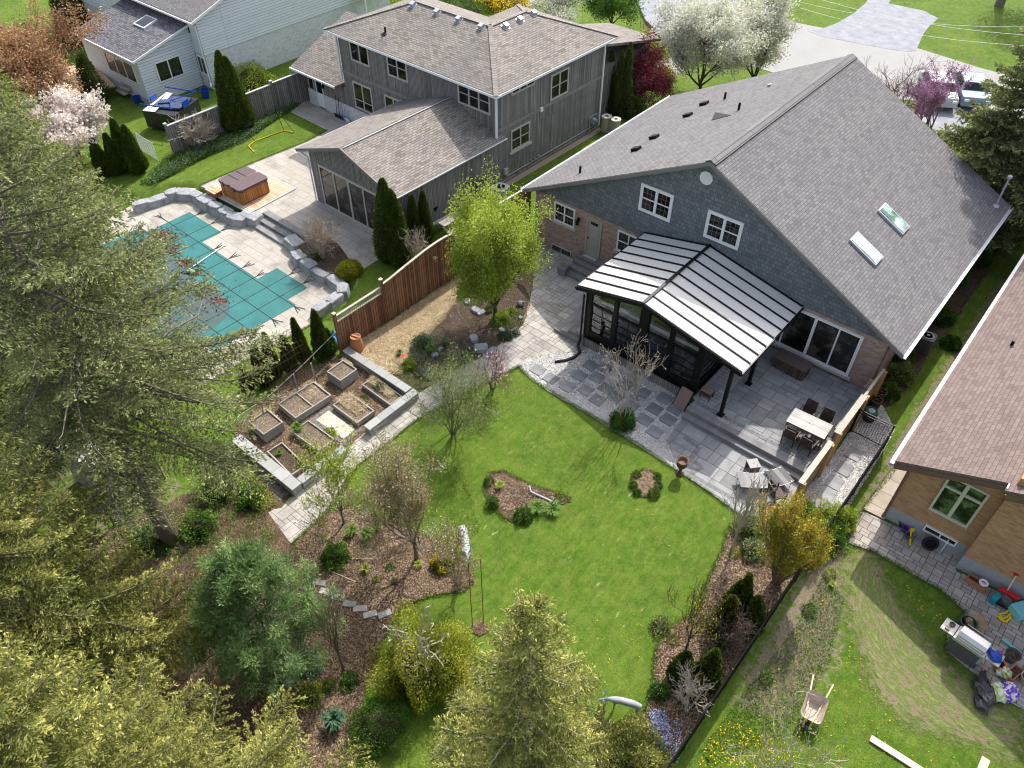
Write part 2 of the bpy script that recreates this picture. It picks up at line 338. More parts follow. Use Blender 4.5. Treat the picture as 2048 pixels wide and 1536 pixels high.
def deckmat():
    t = NT('stamped_concrete'); b = t.n('TexBrick'); b.offset = .35; b.squash = 1.6; b.squash_frequency = 3; b.inputs['Scale'].default_value = 1
    b.inputs['Mortar Size'].default_value = .013; b.inputs['Brick Width'].default_value = .82; b.inputs['Row Height'].default_value = .5; b.inputs['Mortar Smooth'].default_value = .3
    b.inputs['Color1'].default_value = (0, 0, 0, 1); b.inputs['Color2'].default_value = (1, 1, 1, 1)
    t.l(t.coord('UV'), b.inputs['Vector']); c = t.ramp(b.outputs['Color'], [(0, (.35, .325, .285)), (1, (.41, .38, .335))])
    f = t.noise(.7, 6, .7); c = t.mix(1., c, t.ramp(f, [(.32, .66), (.48, .98), (.7, 1.1)]), 'MULTIPLY')
    f4 = t.noise(9, 5, .75); c = t.mix(1., c, t.ramp(f4, [(.3, .9), (.7, 1.08)]), 'MULTIPLY')
    c = t.mix(t.math('MULTIPLY', b.outputs['Fac'], .7), c, (.17, .15, .13)); t.col(c); t.b.inputs['Roughness'].default_value = .8
    t.bump(t.math('SUBTRACT', t.math('MULTIPLY', f4, .3), b.outputs['Fac']), .5, .01); return t.m
M['deck'] = deckmat()
def boulder():
    t = NT('limestone_boulder'); f = t.noise(1.6, 6, .7); f2 = t.noise(9, 5, .75); c = t.ramp(f, [(.3, (.17, .18, .20)), (.5, (.31, .32, .34)), (.72, (.46, .455, .44))])
    c = t.mix(1., c, t.ramp(f2, [(.3, .72), (.7, 1.22)]), 'MULTIPLY'); t.col(c); t.b.inputs['Roughness'].default_value = .9; t.bump(f2, .8, .05); return t.m
M['boulder'] = boulder()
def grass():
    t = NT('lawn_grass'); P = t.coord('Object')
    f1 = t.noise(.35, 5, .6); f2 = t.noise(2.2, 6, .7); f3 = t.noise(24, 5, .8)
    c = t.ramp(f1, [(.3, (.046, .112, .008)), (.5, (.070, .145, .011)), (.7, (.108, .178, .018))])
    c = t.mix(t.ramp(f2, [(.35, 0.), (.7, .8)]), c, (.145, .185, .035))
    c = t.mix(1., c, t.ramp(f3, [(.28, .55), (.5, 1.), (.72, 1.42)]), 'MULTIPLY')
    f5 = t.noise(4.5, 6, .8, sc=(1, .30, 1)); c = t.mix(1., c, t.ramp(f5, [(.3, .70), (.7, 1.25)]), 'MULTIPLY'); f6 = t.noise(9, 5, .8); c = t.mix(1., c, t.ramp(f6, [(.3, .78), (.7, 1.2)]), 'MULTIPLY')
    # scattered pale grass clippings in rows
    f4 = t.noise(7, 5, .7, sc=(1, .22, 1)); f7 = t.noise(.5, 3, .6); cl = t.math('MULTIPLY', t.ramp(f4, [(.62, 0.), (.69, .8)]), t.ramp(f7, [(.45, 0.), (.6, 1.)]))
    c = t.mix(cl, c, (.36, .40, .20))
    # dirt: vertex attribute broken up by noise
    d = t.n('Attribute', attribute_name='dirt').outputs['Fac']; g = t.noise(3.5, 6, .75)
    dm = t.ramp(t.math('ADD', d, t.math('MULTIPLY', t.math('SUBTRACT', g, .5), 1.3)), [(.47, 0.), (.60, .95)])
    g2 = t.noise(14, 6, .8); dirt = t.ramp(g2, [(.3, (.12, .09, .06)), (.5, (.21, .17, .125)), (.7, (.29, .24, .18))])
    c = t.mix(dm, c, dirt)
    # tyre-trodden straw-green mud
    s = t.n('Attribute', attribute_name='mud').outputs['Fac']; 
    pv = t.n('VectorMath', operation='SUBTRACT'); t.l(P, pv.inputs[0]); pv.inputs[1].default_value = (3.8, 20.0, 0); sx = t.n('SeparateXYZ'); t.l(pv.outputs[0], sx.inputs[0])
    ln = t.n('VectorMath', operation='LENGTH'); t.l(pv.outputs[0], ln.inputs[0]); an = t.math('ARCTAN2', sx.outputs[1], sx.outputs[0]); cx = t.n('CombineXYZ'); t.l(ln.outputs['Value'], cx.inputs[0]); t.l(t.math('MULTIPLY', an, 1.1), cx.inputs[1])
    pn = t.n('TexNoise'); pn.inputs['Scale'].default_value = 5.5; pn.inputs['Detail'].default_value = 8; pn.inputs['Roughness'].default_value = .78; t.l(cx.outputs[0], pn.inputs['Vector']); rt = t.math('ADD', t.math('MULTIPLY', pn.outputs['Fac'], .85), t.math('MULTIPLY', t.noise(3, 6, .8), .15))
    sm = t.ramp(t.math('ADD', s, t.math('MULTIPLY', t.math('SUBTRACT', g, .5), 1.5)), [(.42, 0.), (.66, .9)])
    mud = t.ramp(rt, [(.36, (.085, .06, .038)), (.42, (.23, .175, .115)), (.465, (.28, .23, .15)), (.50, (.12, .165, .04)), (.55, (.17, .21, .06)), (.60, (.30, .30, .15)), (.66, (.14, .18, .05))])
    c = t.mix(sm, c, mud)
    t.col(c); t.b.inputs['Roughness'].default_value = .9; t.b.inputs['Specular IOR Level'].default_value = .12
    t.bump(t.math('ADD', f3, t.math('MULTIPLY', t.math('MULTIPLY', rt, sm), 2.)), .8, .06); return t.m
M['grass'] = grass()
def mulch(name, a, b, c_):
    t = NT(name); v = t.n('TexVoronoi'); v.inputs['Scale'].default_value = 26; t.l(t.coord('Object', (1, 1.7, 1), .6), v.inputs['Vector'])
    f = t.noise(1.2, 5, .7); f2 = t.noise(30, 4, .8); c = t.ramp(v.outputs['Color'], [(.1, a), (.5, b), (.9, c_)])
    c = t.mix(1., c, t.ramp(f, [(.3, .7), (.7, 1.25)]), 'MULTIPLY'); c = t.mix(1., c, t.ramp(f2, [(.3, .6), (.7, 1.4)]), 'MULTIPLY')
    t.col(c); t.b.inputs['Roughness'].default_value = .95; t.bump(t.math('ADD', v.outputs['Distance'], f2), 1., .05); return t.m
M['mulch'] = mulch('bark_mulch', (.075, .045, .028), (.155, .098, .062), (.26, .18, .12))
M['soil'] = mulch('garden_soil', (.045, .03, .02), (.10, .07, .05), (.19, .14, .10))
M['strawbed'] = mulch('straw_mulch', (.15, .105, .055), (.29, .215, .125), (.43, .34, .22))
M['pebbed'] = mulch('pebble_bed', (.18, .17, .16), (.38, .365, .35), (.58, .56, .53))
M['chip'] = stonemat('bark_chip', [(.06, .035, .02), (.135, .085, .052), (.22, .155, .10), (.36, .28, .20)])
M['straw'] = stonemat('straw_stalk', [(.26, .18, .09), (.44, .34, .2), (.62, .52, .34)])
M['pebble'] = stonemat('river_pebble', [(.22, .21, .20), (.42, .41, .40), (.62, .60, .58), (.80, .78, .75)])
M['asphalt'] = plain('old_asphalt', (.29, .285, .28), .95, .08, .6, bump=.3)
M['drive'] = plain('worn_blue_grey_asphalt', (.22, .23, .26), .95, .22, 1.1, c2=(.36, .37, .40), bump=.3)
M['dirtrd'] = plain('dry_soil', (.30, .24, .19), .95, .2, 4)
M['roofpanel'] = leafmat('off_white_roof_panel', [(.80, .79, .75)] * 2, .22, .3, .5, 0.)
M['skyglass'] = glass('pale_skylight_glass', (.42, .50, .48), .06, .8, .25)
M['terracotta'] = plain('terracotta', (.42, .17, .09), .75, .15, 5)
M['rust'] = plain('rusty_iron', (.12, .06, .04), .8, .3, 8)
M['wicker'] = bricks('brown_wicker', [(.055, .035, .028), (.10, .068, .055), (.13, .09, .075)], (.015, .01, .01), .09, .045, .008, .5, .9, .6, .2)
M['wickerlt'] = plain('brown_cushion', (.24, .17, .145), .9, .12, 6)
M['tabletop'] = bricks('pale_slat_table_top', [(.55, .52, .49), (.63, .60, .57)], (.10, .09, .085), 4, .115, .009, 0, .5, .6, .08)
M['sling'] = plain('grey_sling_fabric', (.13, .13, .14), .5, .15, 8, spec=.5)
M['tubcover'] = plain('plum_vinyl_cover', (.10, .065, .07), .5, .1, 3, bump=.2, bs=12, spec=.4)
M['blue'] = plain('blue_plastic', (.01, .06, .35), .4, .15, 5); M['bluelt'] = plain('light_blue_plastic_bag', (.15, .40, .75), .4, .25, 6)
M['teal'] = plain('teal_plastic', (.02, .26, .30), .4, .12, 5); M['teallt'] = plain('pale_teal_plastic', (.20, .52, .55), .45, .1, 5)
M['red'] = plain('red_plastic', (.5, .02, .03), .4, .15, 5); M['yellow'] = plain('yellow_plastic', (.75, .55, .01), .45, .12, 5)
M['orange'] = plain('orange_plastic', (.75, .16, .02), .45, .1, 5); M['purple'] = plain('purple_plastic', (.13, .04, .35), .5, .3, 8)
M['green_pl'] = plain('dark_green_plastic', (.01, .06, .045), .5, .2, 5); M['burlap'] = plain('burlap', (.30, .20, .13), .95, .2, 6, bump=.4)
M['tarp'] = plain('black_tarp', (.02, .02, .025), .4, .3, 3, bump=.3, bs=8, spec=.5)
M['steel'] = plain('brushed_steel', (.62, .62, .62), .3, .06, 5, metal=.7, bump=.03)
M['graphite'] = plain('graphite_enamel', (.09, .09, .095), .4, .15, 4)
M['barrel'] = plain('beige_ribbed_plastic', (.42, .39, .34), .6, .1, 5)
M['deerstone'] = plain('pale_grey_resin', (.30, .315, .33), .6, .12, 4, bump=.1)
M['turfmat'] = plain('green_turf_mat', (.10, .20, .035), .95, .1, 3, bump=.4, bs=90)
M['bark'] = plain('grey_bark', (.17, .145, .125), .95, .3, 7, bump=.8, bs=25); M['barkd'] = plain('dark_bark', (.07, .055, .045), .95, .3, 7, bump=.8, bs=25)
M['twig'] = plain('pale_twigs', (.40, .35, .30), .9, .2, 5); M['twigr'] = plain('brown_twigs', (.16, .11, .09), .9, .25, 5)
M['concl'] = plain('precast_cap_stone', (.30, .31, .305), .85, .1, 4, rv=.1)
M['pole'] = plain('white_enamel_pole', (.75, .76, .77), .35, .05, 5)
def clearglass():
    t = NT('clear_glass'); t.t.nodes.remove(t.b); o = t.t.nodes['Material Output']; g = t.n('BsdfGlossy'); g.inputs[0].default_value = (.8, .85, .9, 1); g.inputs[1].default_value = .03
    tr = t.n('BsdfTransparent'); tr.inputs[0].default_value = (.78, .81, .84, 1); fr = t.n('Fresnel'); mx = t.n('MixShader'); t.l(t.math('ADD', fr.outputs[0], .08), mx.inputs[0]); t.l(tr.outputs[0], mx.inputs[1]); t.l(g.outputs[0], mx.inputs[2]); t.l(mx.outputs[0], o.inputs[0]); return t.m
M['glass_clear'] = clearglass()
M['wood_skirt'] = bricks('grey_skirting_boards', [(.20, .19, .185), (.28, .265, .26)], (.07, .065, .06), 3, .1, .01, 0, .6, .8, .12, rot=R(90))
M['rugm'] = plain('grey_rug', (.16, .16, .18), .95, .2, 6); M['sofam'] = plain('pale_sofa_fabric', (.42, .44, .50), .9, .08, 5)
M['cushm'] = bricks('patterned_cushion', [(.18, .2, .3), (.6, .62, .68)], (.7, .7, .75), .09, .09, .012, .5, .2, .9)
M['deckboard'] = bricks('grey_plank_tiles', [(.30, .31, .31), (.38, .39, .39), (.25, .26, .27)], (.12, .12, .12), .9, .2, .01, .4, .4, .7, .15)
M['creamst'] = stonemat('cream_slab', [(.55, .49, .37), (.60, .54, .42)]); M['tabletopw'] = stonemat('pale_table_slats', [(.34, .32, .30), (.41, .39, .37), (.46, .44, .42)], .1, .6)
M['wickerbig'] = bricks('brown_wicker_weave', [(.07, .045, .04), (.14, .10, .09), (.17, .125, .115)], (.02, .013, .01), .5, .06, .012, .5, .9, .6, .2, rot=R(90)); M['green_hose'] = plain('green_hose', (.02, .28, .16), .5, .1, 5)
M['wood_orange2'] = bricks('orange_cedar_slats', [(.30, .11, .03), (.42, .17, .045), (.50, .23, .07)], (.05, .02, .01), 3., .11, .008, 0, .6, .5, .15, nscale=4, rot=R(90))
M['f_paleball'] = plain('pale_ball', (.6, .62, .3), .5, .05, 3); M['rustwhite'] = plain('rusty_white_metal_roof', (.52, .50, .50), .7, .3, 2.2, c2=(.22, .12, .08)); M['muddy'] = plain('mud_stained_tray', (.42, .31, .26), .8, .25, 3.5, c2=(.62, .56, .50)); M['carblue'] = plain('blue_grey_car_paint', (.20, .27, .36), .25, .05, 2, bump=0, spec=.6)
def bagm(name, a, b):
    t = NT(name); f = t.noise(7, 4, .6); t.col(t.mix(t.ramp(f, [(.46, 0.), (.52, 1.)]), a, b)); t.b.inputs['Roughness'].default_value = .35; return t.m
M['bagwhite'] = bagm('white_green_plastic_bag', (.62, .62, .60), (.30, .42, .10)); M['bagpurple'] = bagm('purple_white_plastic_bag', (.65, .65, .68), (.12, .04, .38))
M['grassb'] = leafmat('grass_blades', [(.05, .12, .010), (.10, .19, .016), (.15, .25, .025), (.24, .32, .06)], .3)
M['soilbed'] = mulch('dry_bed_soil', (.12, .08, .055), (.24, .18, .13), (.40, .33, .25)); M['post_boards'] = bricks('golden_boards', [(.26, .16, .08), (.38, .24, .12), (.33, .2, .1)], (.06, .035, .02), 3, .14, .008, 0, .6, .8, .2, rot=R(90))
M['muntin'] = plain('tan_muntin', (.20, .175, .14), .5, .05, 3, bump=0)
M['carsilver'] = plain('pale_car_paint', (.42, .45, .48), .3, .05, 2, bump=0, spec=.6)
M['slingd'] = plain('charcoal_sling', (.05, .05, .055), .5, .15, 8, spec=.4)
M['wickerlid'] = plain('taupe_lid', (.12, .085, .075), .7, .1, 5); M['pav_stone'] = stonemat('grey_stone', [(.26, .25, .24), (.36, .35, .33)])
M['navy'] = plain('navy_cloth', (.02, .03, .09), .6, .4, 5, c2=(.10, .14, .25))
# ================================================================ ground
RY_DIRT = [at(*q) for q in [(1640, 1080), (1690, 1075), (1700, 1130), (1690, 1230), (1672, 1320), (1620, 1400), (1540, 1430), (1480, 1420), (1480, 1370), (1560, 1230)]]
RY_MUD = [at(*q) for q in [(1670, 1110), (1755, 1090), (1800, 1200), (1900, 1330), (2048, 1430), (2048, 1536), (1960, 1500), (1860, 1470), (1790, 1440), (1740, 1380), (1700, 1250)]]
SIDE_TRK = [at(*q) for q in [(1700, 1080), (1690, 1060), (1760, 940), (1840, 800), (1960, 620), (2000, 560), (2040, 540), (1990, 640), (1850, 850), (1770, 990)]]
def ground():
    def axis(lo, a, b, hi, st):
        L = [a - 1.5 ** k * 1.2 for k in range(18) if a - 1.5 ** k * 1.2 > lo][::-1]; Mi = list(np.arange(a, b, st)); U = [b + 1.5 ** k * 1.2 for k in range(18) if b + 1.5 ** k * 1.2 < hi]
        return np.array([lo] + L + Mi + U + [hi])
    xs = axis(-600, -64, 9, 500, .36); ys = axis(-150, -6, 46, 900, .36); nx, ny = len(xs), len(ys)
    V = np.zeros((nx * ny, 3)); D = np.zeros(nx * ny); S = np.zeros(nx * ny); g = np.random.default_rng(5)
    bd = lambda x, y, P, k: (lambda d: .5 + (d if inpoly(x, y, P) else -d) * k)(pdist(x, y, P))
    for i, x in enumerate(xs):
        for j, y in enumerate(ys):
            z = gh(x, y) if -63 < x < 8 and y < 45 else (LV_GREY if x < -28 and y > 9 else 0.)
            near = -22 < x < 8 and y < 45
            V[i * ny + j] = (x, y, z + (-abs(g.normal()) * .008 if near else 0))
            if x > -3 and y < 45:
                D[i * ny + j] = max(0, min(.72, bd(x, y, RY_DIRT, .35))); S[i * ny + j] = max(0, min(1, bd(x, y, RY_MUD, .55)))
                D[i * ny + j] = max(D[i * ny + j], max(0, min(.62, bd(x, y, SIDE_TRK, 1.1))))
            elif x < -10 and y < 6: D[i * ny + j] = .5
    F = np.array([(i * ny + j, (i + 1) * ny + j, (i + 1) * ny + j + 1, i * ny + j + 1) for i in range(nx - 1) for j in range(ny - 1)])
    o = npmesh('ground_lawn', V, F, M['grass'], smooth=True)
    for nme, arr in (('dirt', D), ('mud', S)):
        a = o.data.attributes.new(nme, 'FLOAT', 'POINT'); a.data.foreach_set('value', arr.astype(np.float32))
    return tag(o, kind='structure')
ground()
def wob(P, amp=.06, step=.35, seed=0):                 # ragged outline
    g = random.Random(seed); Q = []
    for i in range(len(P)):
        a, b = Vector((P[i - 1][0], P[i - 1][1], 0)), Vector((P[i][0], P[i][1], 0)); n = max(1, int((b - a).length / step))
        for k in range(n): q = a.lerp(b, k / n); Q.append((q.x + g.gauss(0, amp), q.y + g.gauss(0, amp)))
    return Q
def smoothpoly(P, n=2):
    P = [(p[0], p[1]) for p in P]
    for _ in range(n):
        Q = []
        for i in range(len(P)):
            a, b = P[i - 1], P[i]; Q += [(a[0] * .75 + b[0] * .25, a[1] * .75 + b[1] * .25), (a[0] * .25 + b[0] * .75, a[1] * .25 + b[1] * .75)]
        P = Q
    return P
def sheet(name, P, z, mat, kind='structure', thick=.25):
    mb = MB(); n = len(P); a = sum(P[i - 1][0] * P[i][1] - P[i][0] * P[i - 1][1] for i in range(n))
    if a < 0: P = list(P)[::-1]
    mb.prism([(p[0], p[1]) for p in P], z - thick, z); o = mb.build(name, mat)
    if kind: tag(o, kind=kind)
    return o
def clip(poly, x0, y0, x1, y1):                        # polygon clipped by an axis rectangle
    for ax, lim, sg in ((0, x0, 1), (0, x1, -1), (1, y0, 1), (1, y1, -1)):
        out = []
        for i in range(len(poly)):
            a, b = poly[i - 1], poly[i]; ia, ib = sg * (a[ax] - lim) >= 0, sg * (b[ax] - lim) >= 0
            if ia != ib:
                t = (lim - a[ax]) / (b[ax] - a[ax]); out.append((a[0] + t * (b[0] - a[0]), a[1] + t * (b[1] - a[1])))
            if ib: out.append(b)
        poly = out
        if not poly: return []
    return poly
def paving(name, P, z, mat, unit=.3, gap=.012, seed=1, jmat='joint', rot=0., sizes=((2, 2), (2, 1), (1, 2), (3, 2), (2, 3), (1, 1)), thick=.12, h=.03):
    """stones of random module sizes laid over a joint bed, one mesh"""
    g = random.Random(seed); c, s = math.cos(-rot), math.sin(-rot); Q = [(c * p[0] - s * p[1], s * p[0] + c * p[1]) for p in P]
    xs = [q[0] for q in Q]; ys = [q[1] for q in Q]; nx = int((max(xs) - min(xs)) / unit) + 3; ny = int((max(ys) - min(ys)) / unit) + 3; occ = np.zeros((nx, ny), bool)
    mb = MB(); c, s = math.cos(rot), math.sin(rot)
    for i in range(nx):
        for j in range(ny):
            if occ[i, j]: continue
            opts = [q for q in sizes if i + q[0] <= nx and j + q[1] <= ny and not occ[i:i + q[0], j:j + q[1]].any()] or [(1, 1)]
            a, b = g.choice(opts); occ[i:i + a, j:j + b] = True; x0, y0 = min(xs) - unit + i * unit, min(ys) - unit + j * unit
            R_ = clip(Q, x0 + gap / 2, y0 + gap / 2, x0 + a * unit - gap / 2, y0 + b * unit - gap / 2)
            if len(R_) < 3: continue
            ar = abs(sum(R_[k - 1][0] * R_[k][1] - R_[k][0] * R_[k - 1][1] for k in range(len(R_)))) / 2
            if ar < .006: continue
            dz = g.uniform(-.002, .002); mb.prism([(c * q[0] - s * q[1], s * q[0] + c * q[1]) for q in R_], z - h, z + dz)
    n = len(P); a = sum(P[i - 1][0] * P[i][1] - P[i][0] * P[i - 1][1] for i in range(n))
    bed = MB(); bed.prism([(p[0], p[1]) for p in P], z - thick, z - .008)
    o = mb.build(name, M[mat]); tag(o, kind='structure'); b_ = bed.build(name + '_joints', M[jmat], o); return o
PX = lambda L, z=0.: [at(a, b, z) for a, b in L]
# ---- the main yard
PATH = PX([(1062, 591), (1058, 612), (1047, 649), (1016, 677), (960, 710), (900, 748), (830, 792), (732, 864), (690, 897), (590, 990), (537, 1026), (582, 1088), (651, 1029), (714, 932), (840, 836), (906, 800), (977, 762), (1041, 732), (1068, 716), (1169, 700), (1182, 692), (1240, 560), (1150, 512), (1095, 478), (1075, 500)])
PATH = [(p.x, min(p.y, 27.0)) for p in PATH]
paving('paved_path', PATH, .02, 'pav_light', unit=.2, gap=.018, seed=4)
GRAV = PX([(1036, 733), (1068, 716), (1169, 701), (1182, 690), (1300, 752), (1390, 800), (1366, 836), (1332, 881), (1346, 908), (1352, 932), (1335, 930), (1300, 905), (1250, 873), (1200, 842), (1150, 812), (1100, 783), (1062, 757)])
sheet('pebble_bed', wob(GRAV, .03), .012, M['pebbed'])
XL, XR = -8.6, -3.3
LOW = PX([(1332, 881), (1366, 837)]); LOW = [(LOW[0].x, LOW[0].y), (LOW[1].x, 20.98), (-3.45, 20.98), (-3.25, 18.7)] + [(p.x, p.y) for p in PX([(1540, 1088), (1508, 1052), (1455, 1012), (1396, 970), (1347, 938), (1345, 908)])]
paving('lower_patio', LOW, .03, 'pav_grey', unit=.31, gap=.018, seed=9, sizes=((2, 2), (3, 2), (2, 3), (2, 1), (1, 2)))
UP = [(XL, 21.43), (-3.36, 21.43), (-3.36, 27.0), (-8.72, 27.0), (-8.72, 22.3), (XL, 22.2)]
paving('upper_patio', UP, .40, 'pav_grey', unit=.31, gap=.018, seed=12, sizes=((2, 2), (3, 2), (2, 3), (2, 1), (1, 2)), thick=.42)
st = thing('patio_steps', 'long dark stone steps between the upper and the lower patio', 'steps', (-6, 21.2, 0))
MB((-6, 21.2, 0)).box((XL, 20.98, 0), (-3.4, 21.40, .205)).build('tread', M['pav_step'], st, bevel=.015)
MB((-6, 21.2, 0)).box((XL - .02, 21.25, .206), (-3.4, 21.56, .412)).build('nosing', M['pav_step'], st, bevel=.012)
# bands of small square cobbles let into both patios
def cobbles(path, z, wdt=.2):
    mb = MB()
    for a, b in zip(path, path[1:]):
        a, b = Vector(a), Vector(b); d = (b - a); n = max(1, int(d.length / .1)); d.normalize(); q = Vector((-d.y, d.x))
        for i in range(n):
            for k in (-.5, .5):
                c = a + d * (i + .5) * .1 + q * k * wdt / 2; mb.box((c.x - .042, c.y - .042, z - .03), (c.x + .042, c.y + .042, z + .004))
    return mb
V2 = lambda x, y, z=0: (lambda p: (p.x, p.y))(at(x, y, z))
cb = tag(cobbles([V2(1367, 875), V2(1398, 895), V2(1380, 920), V2(1406, 935), V2(1378, 948), V2(1470, 1000)], .034).build('cobble_band', M['pav_dark']), kind='structure')
tag(cobbles([(-8.2, 21.85), (-3.6, 21.85)], .404).build('cobble_band', M['pav_dark']), kind='structure')
SIDEG = PX([(1688, 882), (1720, 830), (1745, 800), (1765, 812), (1790, 860), (1750, 930), (1700, 1010), (1650, 1070), (1600, 1080), (1560, 1085), (1565, 1060), (1596, 995), (1640, 946)])
sheet('pebble_strip', wob([(max(-3.25, min(-1.8, p.x)), p.y) for p in SIDEG], .02), .012, M['pebbed'])
# mulch beds
def bed(name, L, mat='mulch', z=.02, seed=0, amp=.05, lv=0.): return sheet(name, wob(smoothpoly(PX(L, lv)), amp, .25, seed), z + lv, M[mat])
B_TREE = [(700, 720), (683, 708), (700, 690), (773, 648), (870, 582), (960, 520), (1055, 455), (1072, 490), (1062, 591), (1058, 612), (1047, 649), (1016, 677), (960, 710), (900, 748), (832, 788), (790, 758)]
bed('straw_covered_bed', B_TREE, 'strawbed', .022, 1)
bed('planting_soil', [(900, 560), (1056, 560), (1058, 612), (1047, 649), (1016, 680), (960, 715), (905, 745), (850, 770), (805, 740), (815, 700), (870, 660), (900, 620)], 'soil', .034, 2)
B_BEDS = [(683, 708), (714, 722), (832, 792), (735, 866), (690, 897), (585, 990), (545, 1000), (470, 900), (470, 850), (540, 790), (600, 745)]
bed('vegetable_plot', B_BEDS, 'mulch', .02, 3)
B_LOW = [(590, 1085), (640, 1035), (690, 1010), (770, 1040), (850, 1070), (900, 1100), (935, 1130), (950, 1160), (925, 1185), (870, 1190), (800, 1215), (770, 1270), (730, 1360), (720, 1450), (700, 1536), (560, 1560), (540, 1400), (590, 1300), (610, 1180)]
bed('bark_bed', B_LOW, 'mulch', .02, 4, .06)
bed('leaf_litter_bed', [(225, 1070), (330, 1000), (470, 955), (530, 1010), (592, 1090), (612, 1180), (560, 1400), (500, 1560), (-150, 1560), (-150, 1150)], 'mulch', .016, 14, .08)
bed('island_bed', [(975, 945), (1010, 940), (1060, 970), (1110, 985), (1145, 995), (1135, 1008), (1090, 1010), (1040, 1035), (1010, 1045), (985, 1010), (965, 975)], 'mulch', .02, 5)
bed('ring_bed', [(1262, 955), (1285, 935), (1315, 945), (1325, 975), (1310, 995), (1285, 995), (1262, 980)], 'mulch', .02, 6)
bed('ring_bed', [(940, 1245), (975, 1240), (978, 1270), (945, 1275)], 'mulch', .02, 16)
B_R = [(1455, 1060), (1490, 1070), (1560, 1100), (1600, 1110), (1593, 1145), (1520, 1250), (1452, 1362), (1390, 1455), (1330, 1545), (1270, 1530), (1270, 1470), (1305, 1390), (1310, 1300), (1340, 1255), (1400, 1220), (1420, 1150), (1445, 1100)]
bed('fence_side_bed', B_R, 'mulch', .02, 7)
bed('shrub_bed', [(1738, 800), (1755, 770), (1830, 680), (1900, 590), (1960, 520), (1990, 530), (1900, 650), (1840, 740), (1800, 790), (1770, 820)], 'soil', .02, 8)
bed('brick_side_path', [(465, 905), (500, 900), (590, 990), (548, 1030), (520, 1005)], 'mulch', .024, 17)
paving('sunken_brick_path', PX([(505, 935), (530, 925), (583, 985), (560, 1003)]), .035, 'pav_dark', unit=.12, seed=6, gap=.012)
# ---- the neighbour's pool yard (levels -0.2 and -0.65)
GP = lambda L: [gw(x, y) for x, y in L]
sheet('pool_deck', [(p.x, p.y) for p in POOL], LV_POOL + .012, M['deck'])
TER = PX([(502, 430), (470, 405), (430, 385), (400, 372), (436, 356), (507, 326), (612, 284), (655, 261), (581, 224), (625, 190)], LV_GREY)
TER = [(p.x, p.y) for p in TER] + [(p.x, p.y) for p in GP([(-42.7, 29.4), (-26.75, 29.4), (-26.75, 20.8)])] + [(p.x, p.y) for p in PX([(795, 524), (758, 519), (730, 536), (700, 548), (645, 540), (600, 505)], LV_GREY)] + [(p.x, p.y) for p in GP([(-30.9, 19.05), (-34.7, 19.05)])]
sheet('terrace', TER, LV_GREY + .012, M['deck'], thick=.5)
sheet('terrace_bed', wob(smoothpoly(PX([(592, 484), (606, 466), (640, 462), (690, 500), (708, 540), (690, 556), (655, 545), (615, 520)], LV_GREY)), .03), LV_GREY + .03, M['soil'])
p0 = gw(-32.8, 18.5, LV_POOL); ps = thing('pool_steps', 'grey stone steps from the terrace down to the pool deck', 'steps', p0, GTH)
for k, (ya, z) in enumerate(((18.62, -.35), (18.18, -.5))):
    MB((-32.8, 18.5, LV_POOL)).box((-34.75, ya - .02, LV_POOL - .1), (-30.85, ya + .46, z)).build('tread', M['pav_dark'], ps, bevel=.02)  # shade on these treads is put into the dark stone colour
MB((-32.8, 18.5, LV_POOL)).box((-34.75, 19.04, LV_POOL), (-30.85, 19.42, LV_GREY + .03)).build('tread', M['pav_dark'], ps, bevel=.02)
sheet('side_lawn_edge', [(p.x, p.y) for p in GP([(-26.6, 29.6), (-26.2, 29.6), (-26.2, 39), (-26.6, 39)])], .012, M['dirtrd'])
# ---- brown house side
sheet('side_walk', PX([(1827, 925), (1795, 925), (1726, 1019), (1768, 1040)]), .05, M['concrete_tan'])
OLD = PX([(1722, 1022), (1768, 1042), (1925, 1112), (1910, 1140), (2048, 1212), (2100, 1250), (2100, 1480), (2048, 1420), (2010, 1400), (1890, 1300), (1895, 1265), (1930, 1225), (1880, 1180), (1800, 1135), (1750, 1105), (1690, 1085)])
paving('old_paver_patio', OLD, .025, 'pav_old', unit=.16, gap=.022, seed=3, jmat='joint_moss', sizes=((2, 2), (2, 1), (1, 2), (2, 2)))
# ---- front: street and drives
sheet('street', PX([(1300, 64), (1400, 12), (1556, 39), (1676, 62), (1836, 97), (1953, 134), (2100, 175), (2300, 230), (2300, 330), (2048, 245), (1900, 208), (1700, 190), (1560, 150), (1440, 112), (1370, 88)]), .02, M['asphalt'])
sheet('driveway', smoothpoly(PX([(1742, 0), (1900, 0), (1918, -30), (1760, -30), (1720, 20), (1660, 55), (1600, 65), (1780, 100), (1830, 105), (1835, 95), (1850, 60), (1885, 30)]), 1), .03, M['drive'])
sheet('driveway', smoothpoly(PX([(1265, -20), (1490, -20), (1480, 18), (1440, 50), (1370, 72), (1300, 62)]), 1), .03, M['drive'])
sheet('gravel_front_bed', smoothpoly(PX([(1290, 120), (1340, 110), (1380, 130), (1350, 155), (1310, 150)])), .02, M['pebbed'])
sheet('front_drive', PX([(1800, 330), (1880, 300), (1980, 210), (1880, 190), (1790, 260)]), .03, M['drive'])
